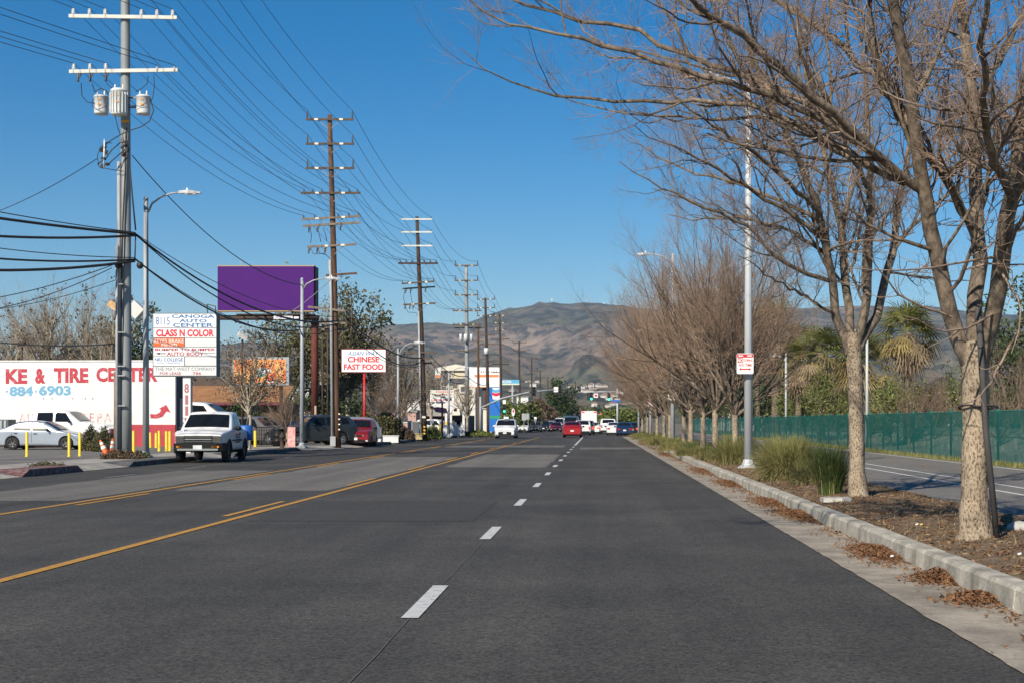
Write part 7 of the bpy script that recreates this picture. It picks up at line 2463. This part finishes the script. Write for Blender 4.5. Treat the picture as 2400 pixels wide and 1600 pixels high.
bush(3, 'weed_tuft', 'dry brown weeds around the foot of the steel pole', 285, 52.2, .3, 1.7, .9, m_leaf_brown, 1600, .07, cat='weeds')
bush(4, 'weed_tuft', 'green weeds beside the foot of the grey lamp post', 328, 53.6, .22, .7, .6, m_leaf_mid, 700, .07, cat='weeds')
bush(9, 'weed_tuft', 'dry weeds on the worn red kerb', 110, 42.8, .12, 1.2, .5, m_leaf_ol, 500, .06, cat='weeds')
bush(5, 'hedge', 'clipped green hedge behind the red car', 880, 100, 1.7, 3.4, 1.0, m_leaf_ol, 3500, .15, cat='hedge', box=True)
bush(6, 'shrub', 'green shrub at the foot of the white armed wooden pole', 1014, 116, 1.0, 1.5, 1.2, m_leaf_mid, 1600, .14)
bush(7, 'shrub', 'low green plants along the kerb before the liquor shop', 1115, 140, .5, 3.6, 1.0, m_leaf_mid, 2200, .16)
bush(8, 'shrub', 'brown dry shrub beside the curved lamp foot', 948, 108, .9, 1.6, 1.0, m_leaf_brown, 1600, .12)
lw_ = thing('low_wall', 'low white wall in front of the hedge', 'wall', (gx(908, 98), 98, .13), 0)
MB().span((-.65, 0, -.05), (.75, .3, .38)).build('wall', m_white_wall, lw_)
MB().span((-.7, -.04, .383), (.8, .34, .45)).build('coping', m_white_wall, lw_)

# dark block posts, planter and bins near the liquor shop
pb = thing('planter_box', 'tan planter box at the foot of the white armed wooden pole', 'planter', (gx(978, 111), 111, .14), 0)
m_tan = M('tan planter timber', (0.42, 0.34, 0.17), .8, var=.2, scale=3)
MB().span((-.4, -.25, 0), (.4, .25, .42)).build('box', m_tan, pb)
MB().span((-.45, -.3, .423), (.45, .3, .5)).build('rim', m_tan, pb)
gp_ = thing('gate_pillar', 'dark grey block pillar left of the white armed wooden pole', 'pillar', (gx(974, 122), 122, .13), 0)
MB().span((-.28, 0, 0), (.28, .5, 1.35)).build('pillar', m_cab, gp_)
MB().span((-.34, -.06, 1.353), (.34, .56, 1.45)).build('cap', m_grey_wall, gp_)
gp2 = thing('gate_pillar', 'pale block pillar next to the dark one', 'pillar', (gx(959, 123), 123, .13), 0)
MB().span((-.14, 0, 0), (.14, .5, 1.4)).build('pillar', m_cond, gp2)
MB().span((-.18, -.04, 1.403), (.18, .54, 1.48)).build('cap', m_cond, gp2)
def bin_(px, Y, label, h=1.05, w=.6):
    t = thing('wheeled_bin', label, 'bin', (gx(px, Y), Y, .13), 0, 'white bins')
    z = np.array
    MB().add([(-w * .42, -.28, .05), (w * .42, -.28, .05), (w * .42, .28, .05), (-w * .42, .28, .05), (-w / 2, -.34, h), (w / 2, -.34, h), (w / 2, .34, h), (-w / 2, .34, h)],
             [(3, 2, 1, 0), (0, 1, 5, 4), (1, 2, 6, 5), (2, 3, 7, 6), (3, 0, 4, 7), (4, 5, 6, 7)]).build('body', m_panel, t)
    MB().box((0, 0, h + .04), (w * 1.08, .74, .07)).build('lid', m_panel_g, t)
    for s in (-1, 1):
        MB().lathe([(.001, -.03), (.1, -.03), (.1, .03), (.001, .03)], (s * w * .4, .3, .1), 10, 'X').build('wheel', m_trimk, t)
bin_(1042, 138, 'white bin left of the distant lamp'); bin_(1060, 138.5, 'largest white bin right of the distant lamp', 1.25, .75); bin_(1074, 139, 'white bin, left of the far pair'); bin_(1083, 139, 'white bin, right of the far pair')
for px, lb in ((1012, 'left white fuel pump like box before the liquor shop'), (1033, 'right white box sign before the liquor shop')):
    bx_ = thing('box_sign', lb, 'sign', (gx(px, 139.5), 139.5, .13), 0, 'white box signs')
    MB().span((-.17, 0, 1.2), (.17, .15, 1.62)).build('panel', m_panel, bx_)
    MB().span((-.03, .04, -.05), (.03, .1, 1.197)).build('post', m_wood_old, bx_)

# black gate, dark barrel, hydrant, red banner
YG = 79.5
gt = thing('metal_gate', 'black lattice gate beside the round crowned tree', 'gate', (gx(634, YG), YG, .13), 0)
g0, g1 = gx(602, YG) - gx(634, YG), gx(664, YG) - gx(634, YG)
for z in (.12, 1.08):
    MB().bar((g0, 0, z), (g1, 0, z), .04, .05).build('rail', m_trimk, gt)
for k in range(12):
    x_ = g0 + (g1 - g0) * k / 11
    MB().bar((x_, 0, 0), (x_, 0, 1.1), .025, .025).build('bar', m_trimk, gt)
for k in range(4):
    MB().bar((g0, -.02, .25 + .22 * k), (g1, -.02, .25 + .22 * k), .012, .02).build('cross_bar', m_trimk, gt)
br = thing('barrel', 'black barrel standing in front of the lattice gate', 'barrel', (gx(652, 79), 79, .13), 0)
MB().lathe([(.001, 0), (.3, 0), (.31, .3), (.33, .32), (.31, .34), (.31, .6), (.33, .62), (.31, .64), (.3, .95), (.001, .95)], (0, 0, 0), 16).build('body', m_trimk, br)
MB().lathe([(.34, .953), (.34, 1.0), (.001, 1.02)], (0, 0, 0), 16).build('lid', m_trimk, br)
hy = thing('fire_hydrant', 'dark fire hydrant at the kerb before the lattice gate', 'hydrant', (gx(661, 70.5), 70.5, .15), 0)
MB().lathe([(.16, 0), (.16, .05), (.1, .07), (.1, .55), (.14, .57), (.14, .62), (.12, .72), (.05, .8), (.04, .86), (.001, .86)], (0, 0, 0), 14).build('body', m_wood_old, hy)
for s in (-1, 1):
    MB().lathe([(.055, 0), (.055, .1), (.07, .1), (.07, .14), (.001, .14)], (s * .09, 0, .45), 10, 'X').build('outlet', m_wood_old, hy) if s > 0 else MB().lathe([(.055, 0), (.055, -.1), (.07, -.1), (.07, -.14), (.001, -.14)], (s * .09, 0, .45), 10, 'X').build('outlet', m_wood_old, hy)
bn = thing('banner_sign', 'red and white upright banner sign beside the second lamp', 'sign', (gx(683, 77.8), 77.8, .14), 0)
m_ban = M('red banner print', (0.62, 0.09, 0.09), .6, col2=(0.75, 0.55, 0.5), var=.1, scale=5)
MB().box((0, 0, .55), (.42, .03, 1.08)).build('panel', m_ban, bn)
for s in (-1, 1):
    MB().bar((s * .2, .03, 0), (s * .2, .25, .9), .025, .025).build('stand_leg', m_trimk, bn)

# ------------------------------------------------------------------ traffic lights at the crossing
m_sig = M('signal housing', (0.02, 0.022, 0.02), .6)
m_green = M('green signal lens', (0.02, 0.6, 0.4), .3, emit=(0.05, 1.0, 0.6), emit_s=2.5)
m_off = M('unlit signal lens', (0.03, 0.03, 0.03), .3)
def head(t, p, lit, back=.36, tall=1.05):
    x_, y_, z_ = p
    h = MB().box((x_, y_, z_), (back, .2, tall)).build('signal_head', m_sig, t)
    for k in range(3):
        zz = z_ + tall * .31 * (1 - k)
        MB().lathe([(.001, -.115), (.12, -.105), (.14, -.1)], (x_, y_, zz), 12, 'Y').build('lens', m_green if lit and k == 2 else m_off, h)
        v = [(x_ + .15 * math.cos(a), y_ - yy, zz + .15 * math.sin(a)) for yy in (.1, .28) for a in np.linspace(0, math.pi, 8)]
        MB().add(v, [(i, i + 1, 9 + i, 8 + i) for i in range(7)]).build('visor', m_sig, h)
YM = 165.0
t = thing('traffic_signal', 'long mast arm with dark unlit signals reaching in from the left corner', 'traffic light', (gx(1126, YM), YM, .1), 0)
o = t.location
MB().tube([(0, 0, -.1), (0, 0, gz(955, YM) + 1.2)], [.15, .12], 12).build('post', m_lamp_l, t)
MB().tube([at(1126, 955, YM) - o, at(1178, 932, YM) - o, at(1240, 918, YM) - o, at(1317, 910, YM) - o], [.12, .1, .08, .06], 10).build('mast_arm', m_lamp_l, t)
head(t, at(1252, 916, YM - .2) - o, False)
head(t, at(1313, 912, YM - .2) - o, False)
MB().box(at(1303, 909, YM - .1) - o, (.5, .03, .32)).build('sign_plate', m_panel, t)
MB().box(at(1303, 915.5, YM - .1) - o, (.5, .03, .22)).build('sign_plate', m_panel, t)
t = thing('traffic_signal', 'signal post on the left corner showing green', 'traffic light', (gx(1183, 188), 188, .1), 0)
o = t.location
MB().tube([(0, 0, -.1), (0, 0, gz(950, 188))], .07, 8).build('post', m_lamp_l, t)
head(t, at(1182, 957, 187.6) - o, True)
MB().box(at(1182, 941, 187.7) - o, (.4, .03, .5)).build('sign_plate', m_panel, t)
YR = 185.0
t = thing('traffic_signal', 'mast arm with two green lights above the far right corner', 'traffic light', (gx(1447, YR), YR, .1), 0)
o = t.location
MB().tube([(0, 0, -.1), (0, 0, gz(912, YR))], [.14, .1], 12).build('post', m_lamp, t)
MB().tube([at(1447, 917, YR) - o, at(1410, 917, YR) - o, at(1376, 918, YR) - o], [.07, .06, .05], 8).build('mast_arm', m_lamp, t)
head(t, at(1386, 928, YR - .2) - o, True, .42)
MB().box(at(1379, 928, YR - .1) - o, (.42, .03, 1.0)).build('back_plate', m_sig, t)
head(t, at(1427, 929, YR - .2) - o, True)
MB().box(at(1396.5, 926, YR - .15) - o, (.5, .03, .55)).build('sign_plate', m_panel, t)
MB().box(at(1396.5, 926, YR - .17) - o, (.3, .01, .3), ry=.78).build('turn_symbol', m_sign_r, t)
MB().box(at(1444.5, 938.5, YR - .25) - o, (1.05, .03, .3)).build('street_name_sign', M('blue street sign', (0.03, 0.12, 0.42), .5), t)
t = thing('traffic_signal', 'far away signals showing red lamps', 'traffic light', (gx(1414, 330), 330, 0), 0)
o = t.location
MB().tube([(0, 0, -.1), (0, 0, gz(968, 330))], .12, 8).build('post', m_lamp, t)
MB().tube([at(1414, 970, 330) - o, at(1392, 970, 330) - o], .07, 6).build('mast_arm', m_lamp, t)
m_redl = M('red signal lens', (0.6, 0.02, 0.02), .3, emit=(1, 0.03, 0.03), emit_s=2)
for px in (1397, 1409):
    h = MB().box(at(px, 970, 329.8) - o, (.5, .2, 1.1)).build('signal_head', m_sig, t)
    MB().box(at(px, 968.5, 329.6) - o, (.35, .05, .35)).build('lens', m_redl, h)
# small signs by the left corner
def plain_sign(label, px, py0, py1, Y, w, mat, round_=False):
    t = thing('road_sign', label, 'sign', (gx(px, Y), Y, .1), 0)
    z0_, z1_ = gz(py1, Y) - .1, gz(py0, Y) - .1
    if round_:
        MB().prism([(w / 2 * math.cos(a), (z0_ + z1_) / 2 + (z1_ - z0_) / 2 * math.sin(a)) for a in np.linspace(0, 2 * math.pi, 17)[:-1]], -.02, .02).build('plate', mat, t)
    else:
        MB().span((-w / 2, -.02, z0_), (w / 2, .02, z1_)).build('plate', mat, t)
    MB().tube([(0, .06, -.1), (0, .06, z1_)], .04, 6).build('post', m_lamp_l, t)
    return t
t = plain_sign('white oval banner sign near the far left corner', 1203, 956, 974, 195, .45, m_panel, True)
MB().ball((0, -.03, gz(964, 195)), (.12, .01, .22)).build('red_mark', m_sign_r, t)
plain_sign('grey sign back by the far left corner', 1228, 968, 984, 200, .6, m_cond)
plain_sign('tilted grey sign back beside the other sign back', 1238, 967, 982, 203, .55, m_cond)
plain_sign('slim white notice on the far left pavement', 1255, 976, 986, 205, .4, m_panel)

# aerials on the ridge and houses on the foothills
m_house = M('pale house walls', (0.55, 0.52, 0.47), .8)
m_hroof = M('house roof', (0.28, 0.18, 0.13), .8)
for i, (px, py) in enumerate(((1294, 703), (1386, 707), (1366, 713), (1416, 712))):
    t = thing('radio_mast', ['white domed radio mast on the highest hilltop', 'tall thin radio mast on the ridge', 'short radio mast left of the tall one on the ridge', 'low white radio hut and mast on the ridge right of the tall mast'][i], 'radio mast', at(px, py + 14, 8150), 0, 'radio masts on the ridge')
    h = 34 if i != 1 else 60
    MB().tube([(0, 0, -20), (0, 0, h)], 1.6, 6).build('mast', m_lamp, t)
    if i in (0, 3):
        MB().ball((0, 0, h), (7, 7, 7), 8, 6).build('dome', m_panel, t)
deps = bpy.context.evaluated_depsgraph_get()
hill_o = [o_ for o_ in bpy.data.objects if o_.name == 'foothills'][0]
deps.update()
ev = hill_o.evaluated_get(deps)
hw = MB().span((-6, -5, -4), (6, 5, 4.5)).mesh('wall')
hr = MB().prism([(-7, 4.5), (7, 4.5), (0, 8.5)], -6, 6).mesh('roof')
rr = random.Random(9)
cnt = 0
for i in range(700):
    if cnt >= 70:
        break
    px = rr.uniform(1335, 1475) if i % 4 else rr.uniform(1090, 1340)
    Y = rr.uniform(1900, 3200)
    x_ = gx(px, Y)
    ok, loc, nor, idx = ev.ray_cast(Vector((x_, Y, 900)), Vector((0, 0, -1)))
    if not ok or loc.z < 12:
        continue
    cnt += 1
    t = thing('hillside_house', 'small pale house among many on the far foothills', 'house', (x_, Y, loc.z + 2), rr.uniform(-.6, .6), 'houses on the far foothills')
    link('wall', hw, m_house, t)
    link('roof', hr, m_hroof, t)
    s_ = rr.uniform(.45, .9)
    t.scale = (s_ * 1.3, s_, s_)
